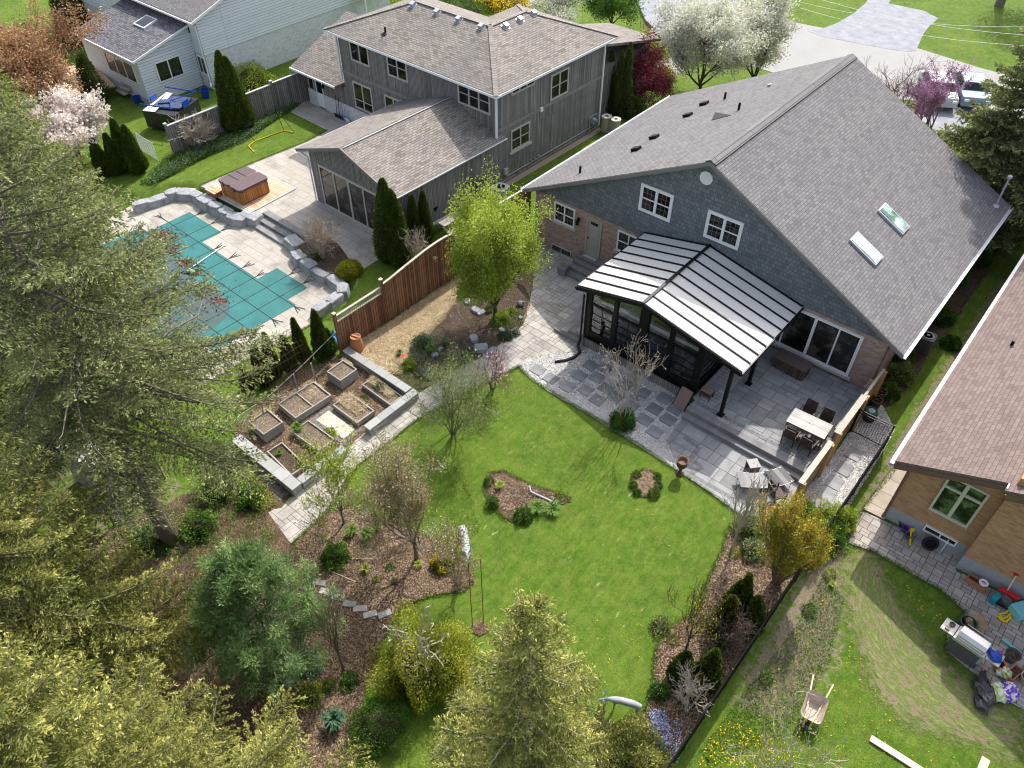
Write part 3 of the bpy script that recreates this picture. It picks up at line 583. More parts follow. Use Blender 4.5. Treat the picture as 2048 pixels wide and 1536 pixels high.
# ================================================================ building helpers
class Wall:
    """a wall plane: O on it at z=0, u along it, n outwards (all in the building's local frame)"""
    def __init__(s, O, u, n): s.O, s.u, s.n = Vector(O), Vector(u), Vector(n)
    def p(s, a, z, d=0.): return s.O + s.u * a + s.n * d + Vector((0, 0, z))
    def box(s, mb, a0, a1, z0, z1, d0, d1):
        P = [s.p(a, z, d) for z in (z0, z1) for a, d in ((a0, d0), (a1, d0), (a1, d1), (a0, d1))]
        F = [(0, 3, 2, 1), (4, 5, 6, 7), (0, 1, 5, 4), (1, 2, 6, 5), (2, 3, 7, 6), (3, 0, 4, 7)]
        if s.u.cross(s.n).z < 0: F = [f[::-1] for f in F]
        return mb.vf(P, F)
def window(par, W, a0, a1, z0, z1, fw=.09, cols=2, grid=None, hung=False, fm='white', gm='glass', sill=True, mull=None, d=.05, name='window', sillm=None, zs=None, label=None):
    f = MB(); mull = mull or fw * .9; W.box(f, a0, a1, z0, z0 + fw, -.02, d); W.box(f, a0, a1, z1 - fw, z1, -.02, d)
    W.box(f, a0, a0 + fw, z0 + fw, z1 - fw, -.02, d); W.box(f, a1 - fw, a1, z0 + fw, z1 - fw, -.02, d)
    ia, ib = a0 + fw, a1 - fw; cw = (ib - ia) / cols
    for i in range(1, cols): W.box(f, ia + cw * i - mull / 2, ia + cw * i + mull / 2, z0 + fw, z1 - fw, -.02, d - .004)
    if hung:
        for i in range(cols): zm = (z0 + z1) / 2 if not zs else zs; W.box(f, ia + cw * i + (mull / 2 if i else 0), ia + cw * (i + 1) - (mull / 2 if i < cols - 1 else 0), zm - .025, zm + .025, -.02, d - .012)
    o = f.build(name, M[fm], par)
    if grid:
        f = MB()
        for i in range(cols):
            l, r = ia + cw * i + (mull / 2 if i else 0), ia + cw * (i + 1) - (mull / 2 if i < cols - 1 else 0)
            for k in range(1, grid[0]): x = l + (r - l) * k / grid[0]; W.box(f, x - .007, x + .007, z0 + fw, z1 - fw, 0, d - .03)
            for k in range(1, grid[1]): z = z0 + fw + (z1 - z0 - 2 * fw) * k / grid[1]; W.box(f, l, r, z - .007, z + .007, 0, d - .033)
        f.build('muntins', M['muntin'], o)
    g = MB(); W.box(g, a0 + fw * .5, a1 - fw * .5, z0 + fw * .5, z1 - fw * .5, .001, .012); g.build('pane', M[gm], o)
    if sill: k = MB(); W.box(k, a0 - .12, a1 + .12, z0 - .11, z0 - .004, -.02, .12); k.build('sill', M[sillm or fm], o)
    if label: o['label'] = label
    return o
def onplane(px, py, P0, n):                            # where the sight line of a photo pixel meets a sloping plane
    v = Vector(MW @ np.array([(px - 1024) / FPX, (py - 768) / FPX, 1])); c = Vector((0, 0, CAM_H)); n = Vector(n); return c + v * ((Vector(P0) - c).dot(n) / v.dot(n))
def roofbox(par, name, P, n, up, w_, l, h, mat, zoff=0.): # a small box sitting on a roof slope
    n = Vector(n).normalized(); up = Vector(up).normalized(); sd = up.cross(n); P = Vector(P) + n * zoff
    mb = MB(); V = [P + sd * i * w_ / 2 + up * j * l / 2 + n * k for k in (-.01, h) for i, j in ((-1, -1), (1, -1), (1, 1), (-1, 1))]
    mb.vf(V, [(0, 3, 2, 1), (4, 5, 6, 7), (0, 1, 5, 4), (1, 2, 6, 5), (2, 3, 7, 6), (3, 0, 4, 7)]); return mb.build(name, mat, par, bevel=.008)
# ================================================================ the main house
H0 = thing('brick_house', 'brick and blue grey shingled house with a wide grey gable roof and two skylights', 'house', (0, 0, 0))
X0, X1, YF, YB, RX, RZ, EZ = -21.2, -3.4, 27.04, 40.3, -12.15, 7.87, 3.02
mb = MB().box((X0, YF, -.4), (X1, YB, 3.0)); mb.build('brick_wall', M['brick_pink'], H0)
sl_ = (RZ - EZ) / 9.5
gp = [(X0, 3.0), (X1, 3.0), (X1, RZ - .2 - sl_ * (X1 - RX)), (RX, RZ - .2), (X0, RZ - .2 - sl_ * (RX - X0))]
mb = MB(); n = len(gp); mb.vf([(x, YF - .03, z) for x, z in gp] + [(x, YB + .02, z) for x, z in gp], [tuple(range(n)), tuple(range(2 * n - 1, n - 1, -1))] + [(i, n + i, n + (i + 1) % n, (i + 1) % n) for i in range(n)]); mb.build('gable_wall', M['shake'], H0)
YR0, YR1 = 26.69, 40.62
XLv, XRv = -21.77, -2.71
nR = Vector((sl_, 0, 1)).normalized(); nL = Vector((-sl_, 0, 1)).normalized()
rf = MB(); zl = RZ - sl_ * (RX - XLv); zr = RZ - sl_ * (XRv - RX)
rf.slab([(RX, YR0, RZ), (XRv, YR0, zr), (XRv, YR1, zr), (RX, YR1, RZ)], .14); rf.slab([(RX, YR0, RZ), (RX, YR1, RZ), (XLv, YR1, zl), (XLv, YR0, zl)], .14)
roof = rf.build('roof', M['shingle'], H0)
rc = MB(); rc.slab([(RX - .02, YR0 + .02, RZ + .05), (RX + .2, YR0 + .02, RZ - .06), (RX + .2, YR1 - .02, RZ - .06), (RX - .02, YR1 - .02, RZ + .05)], .04); rc.slab([(RX - .02, YR0 + .02, RZ + .05), (RX - .02, YR1 - .02, RZ + .05), (RX - .24, YR1 - .02, RZ - .06), (RX - .24, YR0 + .02, RZ - .06)], .04)
rc.build('ridge_cap', M['ridgecap'], roof); rv = MB(); rv.bar((RX + .235, YR0 + .02, RZ - .085), (RX + .235, YR1 - .02, RZ - .085), .05, .05); rv.build('ridge_shadow', M['black'], roof)  # black bar puts a shadow line beside the ridge cap
for s_, xe, ze in ((1, XRv, zr), (-1, XLv, zl)):
    for y0, y1 in ((YR0 - .03, YR0 - .002), (YR1 + .002, YR1 + .03)):
        P = [(RX, y0, RZ - .02), (xe, y0, ze - .02), (xe, y0, ze - .2), (RX, y0, RZ - .2)]; Q = [(a, y1, c) for a, b, c in P]
        fs = MB(); fs.vf(P + Q, [(0, 3, 2, 1), (4, 5, 6, 7), (0, 1, 5, 4), (1, 2, 6, 5), (2, 3, 7, 6), (3, 0, 4, 7)]); fs.build('fascia', M['trim_grey'], H0)
    fs = MB(); fs.slab([(RX, YR0, RZ - .145), (RX, YF - .03, RZ - .145), (xe, YF - .03, ze - .145), (xe, YR0, ze - .145)][::s_], .02); fs.build('soffit', M['trim_grey'], H0)
for xe, ze, s_ in ((XRv, zr, 1), (XLv, zl, -1)):
    g = MB(); g.box((xe + .004 * s_, YR0, ze - .17), (xe + .02 * s_, YR1, ze - .03)); g.box((xe + .02 * s_, YR0, ze - .17), (xe + .13 * s_, YR1, ze - .155)); g.box((xe + .12 * s_, YR0, ze - .155), (xe + .135 * s_, YR1, ze - .02)); g.build('gutter', M['white'], H0)
g = MB(); g.tube([(X1 + .05, YF + .05, 2.8), (X1 + .05, YF - .06, 2.6), (X1 + .02, YF - .06, .6)], .035, 8); g.build('downspout', M['trim_brown'], H0)
WF = Wall((0, YF, 0), (1, 0, 0), (0, -1, 0)); WG = Wall((0, YF - .03, 0), (1, 0, 0), (0, -1, 0))
window(H0, WF, -19.98, -18.72, 1.78, 2.83, .075, 2, (3, 4), True, sillm='trim_tan', label='white paired window beside the back door')
window(H0, WF, -16.2, -14.95, 1.68, 2.80, .075, 2, (3, 4), True, sillm='trim_tan', label='white paired window partly behind the sunroom roof')
window(H0, WG, -15.28, -13.63, 4.28, 5.62, .14, 2, (3, 4), True, sill=False, label='upper white gable window, left one')
window(H0, WG, -11.95, -10.3, 4.30, 5.62, .14, 2, (3, 4), True, sill=False, label='upper white gable window above the sunroom')
window(H0, WF, -20.05, -18.8, -.1, .34, .04, 2, (3, 3), fm='trim_tan', sill=False, name='basement_window')
gv = MB(); 
for r0, z0, z1 in ((.30, 0, .05), (.235, .05, .06)): gv.lathe((-12.33, YF - .03, 6.94), [(r0, z0), (r0, z1)], 10, axis=(0, -1, 0))
for k in range(-4, 5): w_ = math.sqrt(max(.01, .22 ** 2 - (k * .045) ** 2)); gv.box((-12.33 - w_, YF - .105, 6.94 + k * .045 - .012), (-12.33 + w_, YF - .09, 6.94 + k * .045 + .012))
gv.build('gable_vent', M['white'], H0)
# sliding patio door
pd = MB()
for a0, a1, z0, z1 in ((-8.6, -4.33, .66, .76), (-8.6, -4.33, 2.72, 2.81), (-4.45, -4.33, .76, 2.72), (-8.6, -8.5, .76, 2.72), (-6.36, -6.24, .76, 2.72), (-7.5, -7.44, .76, 2.72), (-5.32, -5.26, .76, 2.72)): WF.box(pd, a0, a1, z0, z1, -.02, .08)
pdo = pd.build('patio_door', M['white'], H0); g = MB(); WF.box(g, -8.55, -4.4, .7, 2.78, .001, .02); g.build('pane', M['glass_warm'], pdo)
g = MB(); WF.box(g, -8.7, -4.2, .55, .655, -.02, .16); g.build('sill', M['trim_tan'], pdo)
# back door with lamp
dr = MB(); 
for a0, a1, z0, z1 in ((-18.0, -17.9, .72, 2.8), (-17.2, -17.1, .72, 2.8), (-17.9, -17.2, 2.7, 2.8), (-18.0, -17.1, .66, .74)): WF.box(dr, a0, a1, z0, z1, -.02, .06)
dro = dr.build('door', M['doorpaint'], H0); g = MB(); WF.box(g, -17.9, -17.2, .74, 2.7, .0, .03); WF.box(g, -17.83, -17.27, 1.66, 1.70, .03, .042); WF.box(g, -17.83, -17.79, .85, 2.6, .03, .04); WF.box(g, -17.31, -17.27, .85, 2.6, .03, .04); g.build('door_leaf', M['doorpaint'], dro)
g = MB(); WF.box(g, -17.76, -17.34, 2.45, 2.6, .03, .036); g.build('door_light', M['glass'], dro); g = MB(); WF.box(g, -17.88, -17.80, 1.62, 1.66, .03, .08); WF.box(g, -17.86, -17.84, 1.60, 1.72, .03, .05); g.build('door_handle', M['black'], dro)
lp = MB(); lp.lathe((-18.47, YF - .16, 2.14), [(.03, 0), (.075, .03), (.085, .2), (.10, .22), (.03, .33), (.01, .36)], 8); lp.box((-18.52, YF - .1, 2.3), (-18.42, YF, 2.5)); lp.bar((-18.47, YF - .16, 2.46), (-18.47, YF - .03, 2.46), .02); tag(lp.build('wall_lamp', M['black'], H0))
g = MB(); WF.box(g, -18.62, -18.54, 1.06, 1.16, 0, .05); g.build('outlet_box', M['trim_tan'], H0)
# roof furniture
PR, PL = (RX, YR0, RZ), (RX, YR0, RZ); upR, upL = Vector((-1, 0, sl_)), Vector((1, 0, sl_))
def skylight(c4, mat):
    Q = [onplane(x, y, PR, nR) for x, y in c4]; c = sum(Q, Vector()) / 4; l = abs((Q[0] - Q[3]).length + (Q[1] - Q[2]).length) / 2; w_ = ((Q[0] - Q[1]).length + (Q[2] - Q[3]).length) / 2
    o = roofbox(roof, 'skylight', c, nR, upR, w_, l, .1, M['galv']); 
    roofbox(o, 'skylight_pane', c, nR, upR, w_ * .8, l * .93, .125, mat)
skylight([(1753, 422), (1769, 408), (1817, 456), (1802, 472)], glass('skylight_reflection_tint', (.16, .24, .21), .05, .9, .4)); skylight([(1697, 482), (1713, 465), (1764, 516), (1748, 534)], M['skyglass'])  # green of reflected trees is put into the first pane's base colour
for x, y in ((1409, 209), (1376, 232), (1309, 276), (1273, 300)): roofbox(roof, 'roof_vent', onplane(x, y, PL, nL), nL, upL, .34, .42, .14, M['black'])
roofbox(roof, 'roof_vent', onplane(1540, 172, PL, nL), nL, upL, .2, .2, .10, M['acgrey'])
for x, y in ((1449, 198), (1477, 220), (1160, 346)): P = onplane(x, y, PL, nL); MB().cyl(P, P + Vector((0, 0, .38)), .06, n=10).build('vent_pipe', M['black'], roof)
tv = MB(); T3 = [onplane(x, y, PL, nL) + nL * .02 for x, y in ((1423, 241), (1463, 231), (1431, 225))]; tv.slab(T3 if (T3[1] - T3[0]).cross(T3[2] - T3[0]).z > 0 else T3[::-1], .015); tv.build('black_triangle', M['black'], roof)  # thin black triangle laid flat on the left slope
P = onplane(1991, 412, PR, nR); ms = MB(); ms.cyl(P, P + Vector((0, 0, 1.45)), .05, .045, 10); ms.lathe(P + Vector((0, 0, 1.42)), [(.06, 0), (.11, .06), (.11, .16), (.03, .22)], 10); ms.lathe(P, [(.16, 0), (.07, .1)], 10); ms.build('service_mast', M['galv'], roof)
# stone steps at the back door
t = thing('front_steps', 'four dark stone steps up to the taupe back door', 'steps', (-17.2, 26.3, 0))
for k, (y0, z1) in enumerate(((25.62, .18), (25.98, .36), (26.3, .54), (26.55, .70))):
    MB((-17.2, 26.3, 0)).box((-18.2, y0, z1 - .17 if k else 0), (-16.1, (25.98, 26.3, 26.55, 27.03)[k] + .03, z1)).build('tread', M['pav_dark'], t, bevel=.015)
    MB((-17.2, 26.3, 0)).box((-18.12, y0 + .05, 0), (-16.15, 27.03, z1 - .172 if k else .01)).build('riser', M['slate'], t) if k else None
MB((-17.2, 26.3, 0)).box((-17.9, 26.72, .703), (-17.15, 26.92, .712)).build('light_inlay', M['trim_tan'], t)
t = thing('square_planter', 'square stone planter with dry stems beside the back door steps', 'planter', at(1126, 548), .1)
MB().vf([(-.2, -.2, 0), (.2, -.2, 0), (.2, .2, 0), (-.2, .2, 0), (-.24, -.24, .5), (.24, -.24, .5), (.24, .24, .5), (-.24, .24, .5)], [(0, 3, 2, 1), (4, 5, 6, 7), (0, 1, 5, 4), (1, 2, 6, 5), (2, 3, 7, 6), (3, 0, 4, 7)]).build('pot', M['slate'], t, bevel=.02)
d_ = MB(); g_ = random.Random(3)
for _ in range(26): a = g_.uniform(0, 6.3); r = g_.uniform(.02, .18); d_.tube([(r * math.cos(a) * .6, r * math.sin(a) * .6, .48), (r * math.cos(a) * 1.4, r * math.sin(a) * 1.4, .62 + g_.uniform(0, .16))], [.01, .014], 4)
d_.build('dry_stems', M['twig'], t)
# ================================================================ sunroom with pergola roof
S0 = Vector((-11.5, 22.1, 0)); sn = thing('sunroom', 'black framed glazed sunroom with a white ribbed gable roof on the brick house', 'sunroom', S0)
SRX, SLE, SRE, SY0, SY1 = -11.55, -14.77, -6.99, 21.78, 26.98; SZR, SZL, SZE = 3.97, 3.25, 3.0
def sz(x): return SZR - (SZR - SZL) * (SRX - x) / (SRX - SLE) if x < SRX else SZR - (SZR - SZE) * (x - SRX) / (SRE - SRX)
rp = MB(S0); rp.slab([(SRX, SY0, SZR), (SRE, SY0, SZE), (SRE, SY1, SZE), (SRX, SY1, SZR)], .07); rp.slab([(SRX, SY0, SZR), (SRX, SY1, SZR), (SLE, SY1, SZL), (SLE, SY0, SZL)], .07)
sro = rp.build('roof', M['roofpanel'], sn)
rb = MB(S0)
for k in range(9):
    y = SY0 + .03 + (SY1 - SY0 - .06) * k / 8
    for xe in (SLE, SRE): rb.bar((SRX, y, SZR + .03), (xe, y, sz(xe) + .03), .055, .05)
rb.bar((SRX, SY0 - .03, SZR + .06), (SRX, SY1, SZR + .06), .12, .06)
rb.build('roof_rib', M['black'], sro)
ed = MB(S0)
for xe in (SLE, SRE): ed.box((xe - .05, SY0 - .02, sz(xe) - .13), (xe + .05, SY1, sz(xe) - .005)); ed.bar((SRX, SY0 - .02, SZR - .08), (xe, SY0 - .02, sz(xe) - .08), .05, .15)
ed.build('edge_beam', M['black'], sn)
for x, y in ((-8.83, 22.1), (-14.25, 22.1), (-8.83, 26.9), (-14.25, 26.9), (-11.5, 22.06)):
    wd = .2 if x == -11.5 else .14; MB(S0).box((x - wd, y - .08, .62), (x + wd, y + .08, sz(x) - .15)).build('post', M['black'], sn)
for k, x in enumerate((-12.9, -10.2)): MB(S0).box((x - .09, 22.03, .62), (x + .09, 22.17, sz(x) - .15)).build('post', M['black'], sn)
xs_ = [-14.11, -12.99, -12.81, -11.7, -11.3, -10.29, -10.11, -8.97]
for a, b in zip(xs_[::2], xs_[1::2]):                  # front bays: panel below, window, transom above
    f = MB(S0); f.box((a, 22.06, .62), (b, 22.14, .98)); f.box((a, 22.06, 2.42), (b, 22.14, 2.52)); f.box((a, 22.05, .98), (a + .05, 22.15, 2.42)); f.box((b - .05, 22.05, .98), (b, 22.15, 2.42))
    for z in (1.27, 1.63, 1.99): f.box((a + .05, 22.075, z - .012), (b - .05, 22.125, z + .012))
    f.box(((a + b) / 2 - .008, 22.08, .98), ((a + b) / 2 + .008, 22.12, 2.42))
    fo = f.build('window', M['black'], sn); g = MB(S0); g.box((a + .05, 22.095, .98), (b - .05, 22.101, 2.42)); g.vf([(a, 22.098, 2.52), (b, 22.098, 2.52), (b, 22.098, sz(b) - .15), (a, 22.098, sz(a) - .15)], [(0, 1, 2, 3)]); g.build('pane', None or M['glass_clear'], fo)
for a, b in ((22.2, 24.4), (24.55, 26.8)):
    for x in (-8.83, -14.25):
        f = MB(S0); f.box((x - .04, a, .62), (x + .04, b, .95)); f.box((x - .04, a, 2.42), (x + .04, b, 2.52)); f.box((x - .05, a, .95), (x + .05, a + .06, 2.42)); f.box((x - .05, b - .06, .95), (x + .05, b, 2.42))
        for z in (1.27, 1.63, 1.99): f.box((x - .02, a, z - .012), (x + .02, b, z + .012))
        fo = f.build('window', M['black'], sn); g = MB(S0); g.box((x - .003, a, .95), (x + .003, b, 2.42)); g.box((x - .003, a, 2.52), (x + .003, b, sz(x) - .15)); g.build('pane', M['glass_clear'], fo)
kw = MB(S0); kw.box((-14.3, 22.02, 0), (-8.72, 26.98, .55)); kw.build('base_wall', M['wood_skirt'], sn)
MB(S0).box((-14.36, 21.96, .552), (-8.68, 26.98, .62)).build('floor', M['black'], sn)
fl = MB(S0); fl.box((-14.2, 22.2, .622), (-8.9, 26.96, .64)); fl.build('carpet', M['rugm'], sn)
bd_ = MB(S0)
for x0, x1, z in ((-14.25, -8.83, 2.60),): bd_.cyl((x0, 22.32, z), (x1, 22.32, z), .07, n=10)
bd_.build('roller_blind', M['white'], sn)
# furniture seen through the glass
t = thing('sofa', 'pale grey corner sofa with patterned cushions inside the sunroom', 'sofa', (-12.0, 23.2, .64)); o_ = (-12.0, 23.2, .64)
sf = MB(o_); sf.box((-13.9, 22.45, .64), (-11.3, 23.3, 1.05)); sf.box((-13.9, 22.3, .64), (-11.3, 22.5, 1.4)); sf.box((-13.95, 22.3, .64), (-13.7, 25.3, 1.35)); sf.box((-13.7, 23.3, .64), (-12.9, 25.3, 1.05)); sf.build('seat', M['sofam'], t, bevel=.05)
for k, (x, y) in enumerate(((-13.4, 22.65), (-12.7, 22.62), (-12.1, 22.66), (-13.5, 24.2), (-13.5, 24.9))): q = MB(o_); q.obox((x, y, 1.28), .45, .16, .42, rz=.2 * k, rx=-.3); q.build('cushion', M['cushm'], t, bevel=.05)
t = thing('bench_seat', 'white framed daybed with an orange cushion inside the sunroom', 'daybed', (-10.2, 23.2, .64)); o_ = (-10.2, 23.2, .64)
MB(o_).box((-11.2, 22.75, .64), (-9.7, 23.6, .95)).build('frame', M['white'], t, bevel=.02); q = MB(o_); q.box((-11.1, 22.85, .95), (-9.8, 23.5, 1.08)); q.build('mattress', M['sofam'], t, bevel=.04); MB(o_).obox((-10.9, 22.95, 1.2), .5, .4, .16, rz=.3).build('cushion', M['terracotta'], t, bevel=.04)
# pergola posts standing on the patio
for x, y in ((-7.38, 21.85), (-7.38, 24.2)):
    mb = MB(S0); mb.box((x - .07, y - .07, .42), (x + .07, y + .07, sz(x) - .1)); mb.box((x - .13, y - .13, .402), (x + .13, y + .13, .43)); mb.build('pergola_post', M['black'], sn)
MB(S0).box((-7.44, 21.8, sz(-7.38) - .26), (-7.32, 26.98, sz(-7.38) - .1)).build('pergola_beam', M['black'], sn)
for k, y in enumerate((22.6, 23.1, 23.6, 24.1)):        # wedge steps left of the sunroom
    pass
t = thing('side_steps', 'stepped slabs of pale stone beside the sunroom corner', 'steps', (-15.0, 22.6, 0))
for k in range(4): MB((-15.0, 22.6, 0)).box((-15.95 + k * .38, 21.95 + .02 * k, 0), (-14.31, 24.2 + k * .35, .16 * (k + 1))).build('tread', M['pav_dark'], t, bevel=.015)
t = thing('corrugated_drain_pipe', 'black corrugated pipe curving from the sunroom corner onto the pebbles', 'pipe', at(1165, 690))
q = MB(at(1165, 690)); P_ = [Vector((-14.42, 21.9, 2.9)), Vector((-14.42, 21.88, 1.0)), Vector((-14.42, 21.86, .4)), Vector((-14.40, 21.7, .16)), at(1160, 705, .08), at(1148, 715, .07), at(1130, 721, .06), at(1110, 724, .05)]
q.tube(P_, [.045, .045, .06, .07, .07, .07, .07, .065], 10); q.build('pipe', M['blackrub'], t, smooth=True)
t = thing('landing_step', 'low grey tiled landing outside the sunroom door', 'steps', (-8.1, 23.4, .4))
paving_ = MB((-8.1, 23.4, .4)); paving_.box((-8.7, 21.9, .4), (-7.75, 25.4, .54)); paving_.build('landing', M['deckboard'], t, bevel=.01)
# ================================================================ grey boarded house
GO = (-32., 29.4, 0.); gq = gw(*GO); gq.z = 0
GH = thing('grey_house', 'two storey house clad in weathered grey boards with a hipped shingle roof', 'house', gq, GTH)
g0 = lambda: MB(GO)
g0().prism([(-39.54, 29.44), (-26.71, 29.44), (-26.71, 39.1), (-33.7, 39.1), (-33.7, 36.6), (-39.54, 36.6)], -.3, 5.5).build('wall', M['boards'], GH)
WS = Wall((-26.71 - GO[0], -GO[1], 0), (0, 1, 0), (1, 0, 0)); WR = Wall((-GO[0], 29.44 - GO[1], 0), (1, 0, 0), (0, -1, 0))
b = MB(); WS.box(b, 29.4, 39.1, 3.2, 3.4, -.02, .035); WR.box(b, -39.54, -26.71, 3.0, 3.2, -.02, .035); b.build('belt', M['belt'], GH)
b = MB(); WS.box(b, 29.44, 39.1, -.3, .12, -.02, .03); b.build('foundation', M['concrete_tan'], GH)
rf = g0(); e = 5.58; rz_ = 7.05; E_ = dict(A=(-40.2, 29.0, e), B=(-26.3, 29.0, e), C=(-26.3, 39.8, e), D=(-34.1, 39.8, e), E=(-34.1, 37.0, e), F=(-40.2, 37.0, e), P=(-36.2, 33, rz_), Q=(-30.3, 33, rz_), S=(-30.3, 36.0, rz_))
for k in ('ABQP', 'BCSQ', 'CDS', 'DEQS', 'EFPQ', 'FAP'): rf.slab([E_[c] for c in k], .1)
gr = rf.build('roof', M['shingle_tan'], GH)
rc = g0()
for a, b_ in ('PQ', 'QS', 'BQ', 'AP', 'CS', 'DS', 'FP'): 
    A_, B_ = Vector(E_[a]), Vector(E_[b_]); rc.bar(A_ + Vector((0, 0, .01)), B_ + Vector((0, 0, .01)), .26, .045)
rc.build('ridge_cap', M['ridgecap_tan'], gr)
gt = g0(); loop = [E_[c] for c in 'ABCDEF']
for i in range(6):
    a, b_ = Vector(loop[i - 1]), Vector(loop[i]); gt.bar(a + Vector((0, 0, -.09)), b_ + Vector((0, 0, -.09)), .09, .13)
gt.build('gutter', M['white'], GH); gt = g0(); gt.prism([(-40.1, 29.1), (-26.4, 29.1), (-26.4, 39.7), (-34.0, 39.7), (-34.0, 36.9), (-40.1, 36.9)], 5.46, 5.5); gt.build('soffit', M['trim_tan'], GH)
for x, y in ((-26.62, 29.34), (-39.6, 29.34)): g0().box((x - .05, y - .05, 3.0 if x > -30 else 2.6), (x + .05, y + .05, 5.45)).build('downspout', M['white'], GH)
g0().box((-26.68, 39.0, .2), (-26.6, 39.1, 5.45)).build('downspout', M['white'], GH)
tr = dict(fm='trim_tan', hung=False, sill=False)
window(GH, WR, -38.5, -36.8, 4.05, 5.42, .11, 2, **tr); window(GH, WR, -35.2, -33.5, 4.05, 5.42, .11, 2, fm='trim_tan', hung=True, sill=False)
window(GH, WR, -38.72, -36.95, 1.0, 2.74, .11, 2, fm='trim_tan', hung=True, zs=1.6, sill=False); window(GH, WR, -35.8, -34.2, 1.4, 2.74, .11, 2, **tr)
window(GH, WR, -29.5, -27.1, 4.12, 5.42, .11, 3, fm='trim_tan', hung=True, sill=False)
window(GH, WS, 30.63, 32.62, 4.92, 5.5, .1, 3, **tr); window(GH, WS, 34.02, 35.67, 3.44, 4.96, .11, 2, fm='trim_tan', hung=True, sill=False)
window(GH, WS, 30.6, 32.25, 1.65, 2.93, .1, 2, fm='trim_tan', hung=True, sill=True)
for a in (31.2, 34.0, 36.9): window(GH, WS, a, a + .9, -.06, .2, .04, 2, fm='trim_grey', sill=False, name='basement_window', d=.06)
b = MB(); b.tube([WS.p(30.2, .32, .05), WS.p(38.6, .32, .05)], .03, 6)
for a in (32.4, 32.7, 33.1): b.lathe(WS.p(a, .42, .0), [(.06, 0), (.06, .16)], 8, axis=(1, 0, 0))
b.build('service_pipe', M['galv'], GH); b = MB(); WS.box(b, 33.1, 33.3, 3.15, 3.4, .035, .12); b.build('meter_box', M['white'], GH)
b = MB(); WS.box(b, 30.0, 30.25, .5, .85, 0, .14); b.build('disconnect_box', M['acgrey'], GH); b = MB(); WS.box(b, 29.4, 29.55, .5, .8, 0, .1); b.build('disconnect_box', M['acgrey'], GH)
b = MB(); WS.box(b, 38.3, 38.55, .5, .85, .0, .2); b.tube([WS.p(38.0, .1, .12), WS.p(38.0, 1.1, .12), WS.p(38.7, 1.1, .12), WS.p(38.7, .1, .12)], .025, 6); b.lathe(WS.p(38.45, .75, .2), [(.1, 0), (.1, .15)], 10, axis=(1, 0, 0)); b.build('gas_meter', M['acgrey'], GH)
Pr, nF = gw(-33, 29.0, e), Vector((math.sin(GTH) * (rz_ - e) / 4, -math.cos(GTH) * (rz_ - e) / 4, 1)).normalized(); nS = Vector((math.cos(GTH) * (rz_ - e) / 4, math.sin(GTH) * (rz_ - e) / 4, 1)).normalized(); PS = gw(-26.3, 33, e)
def groof(px, py, front):
    P = wg(onplane(px, py, Pr if front else PS, nF if front else nS)); return Vector((P.x - GO[0], P.y - GO[1], P.z))
for i, (x, y) in enumerate(((826, 11), (874, 26), (918, 40), (963, 55), (1011, 54), (1040, 41), (1067, 28))):
    f_ = i < 4; P = groof(x, y, f_); n_ = Vector((0, -.3675, 1)) if f_ else Vector((.3675, 0, 1)); u_ = Vector((0, 1, .3675)) if f_ else Vector((-1, 0, .3675))
    o = roofbox(gr, 'roof_vent', P, n_, u_, .44, .44, .02, M['galv']); roofbox(o, 'vent_hood', P, n_, u_, .3, .3, .2, M['galv'])
P = groof(771, 66, True); v = MB(); v.cyl(P, P + Vector((0, 0, .34)), .06, n=10); v.lathe(P + Vector((0, 0, -.05)), [(.28, 0), (.07, .1)], 8); v.build('vent_pipe', M['black'], gr)
# low front roof seen past the hips
g0().slab([(-31.2, 39.9, 5.0), (-27.0, 39.9, 4.9), (-27.0, 46.0, 3.5), (-31.2, 46.0, 3.5)], .15).build('front_roof', M['shingle_tan'], GH); g0().box((-31, 39.2, -.3), (-27.4, 45.4, 3.3)).build('front_wall', M['boards'], GH)
# garden room extension
EX = (-33.5, -26.6, 21.9, 29.42); ex = g0(); gy = [(-33.5, 2.98), (-33.5, -.5), (-26.6, -.5), (-26.6, 2.86), (-30.2, 4.14)]
ex.vf([(x, 21.9, z) for x, z in gy] + [(x, 29.42, z) for x, z in gy], [tuple(range(5)), tuple(range(9, 4, -1))] + [(i, 5 + i, 5 + (i + 1) % 5, (i + 1) % 5) for i in range(5)]); exo = ex.build('garden_room_wall', M['boards'], GH)
rf = g0(); rf.slab([(-30.2, 21.58, 4.28), (-26.38, 21.58, 2.93), (-26.38, 29.9, 2.93), (-30.2, 29.44, 4.28)], .1); rf.slab([(-30.2, 21.58, 4.28), (-30.2, 29.44, 4.28), (-34.15, 29.44, 2.87), (-34.15, 21.58, 2.87)], .1)
er = rf.build('garden_room_roof', M['shingle_tan'], GH); rc = g0(); rc.bar((-30.05, 21.7, 4.27), (-30.05, 29.4, 4.27), .05, .04); rc.build('ridge_flashing', M['galv'], er)
fs = g0(); 
for x_, z_ in ((-26.38, 2.93), (-34.15, 2.87)): fs.bar((-30.2, 21.56, 4.19), (x_, 21.56, z_ - .09), .04, .17); fs.bar((x_, 21.56, z_ - .07), (x_, 29.6 if x_ > -30 else 29.3, z_ - .07), .09, .12)
fs.build('garden_room_gutter', M['trim_grey'], GH)
g0().bar((-26.33, 21.6, 2.88), (-26.33, 29.9, 2.88), .05, .06).build('gutter', M['white'], GH); g0().bar((-34.2, 21.6, 2.82), (-34.2, 29.4, 2.82), .05, .06).build('gutter', M['white'], GH); fs = g0(); fs.tube([(-34.1, 21.7, 2.75), (-33.6, 21.84, 2.45), (-33.56, 21.84, -.15)], .045, 6); fs.build('downspout', M['white'], GH)
WE = Wall((-GO[0], 21.9 - GO[1], 0), (1, 0, 0), (0, -1, 0))
gd = MB(); a0, a1 = -32.8, -28.0
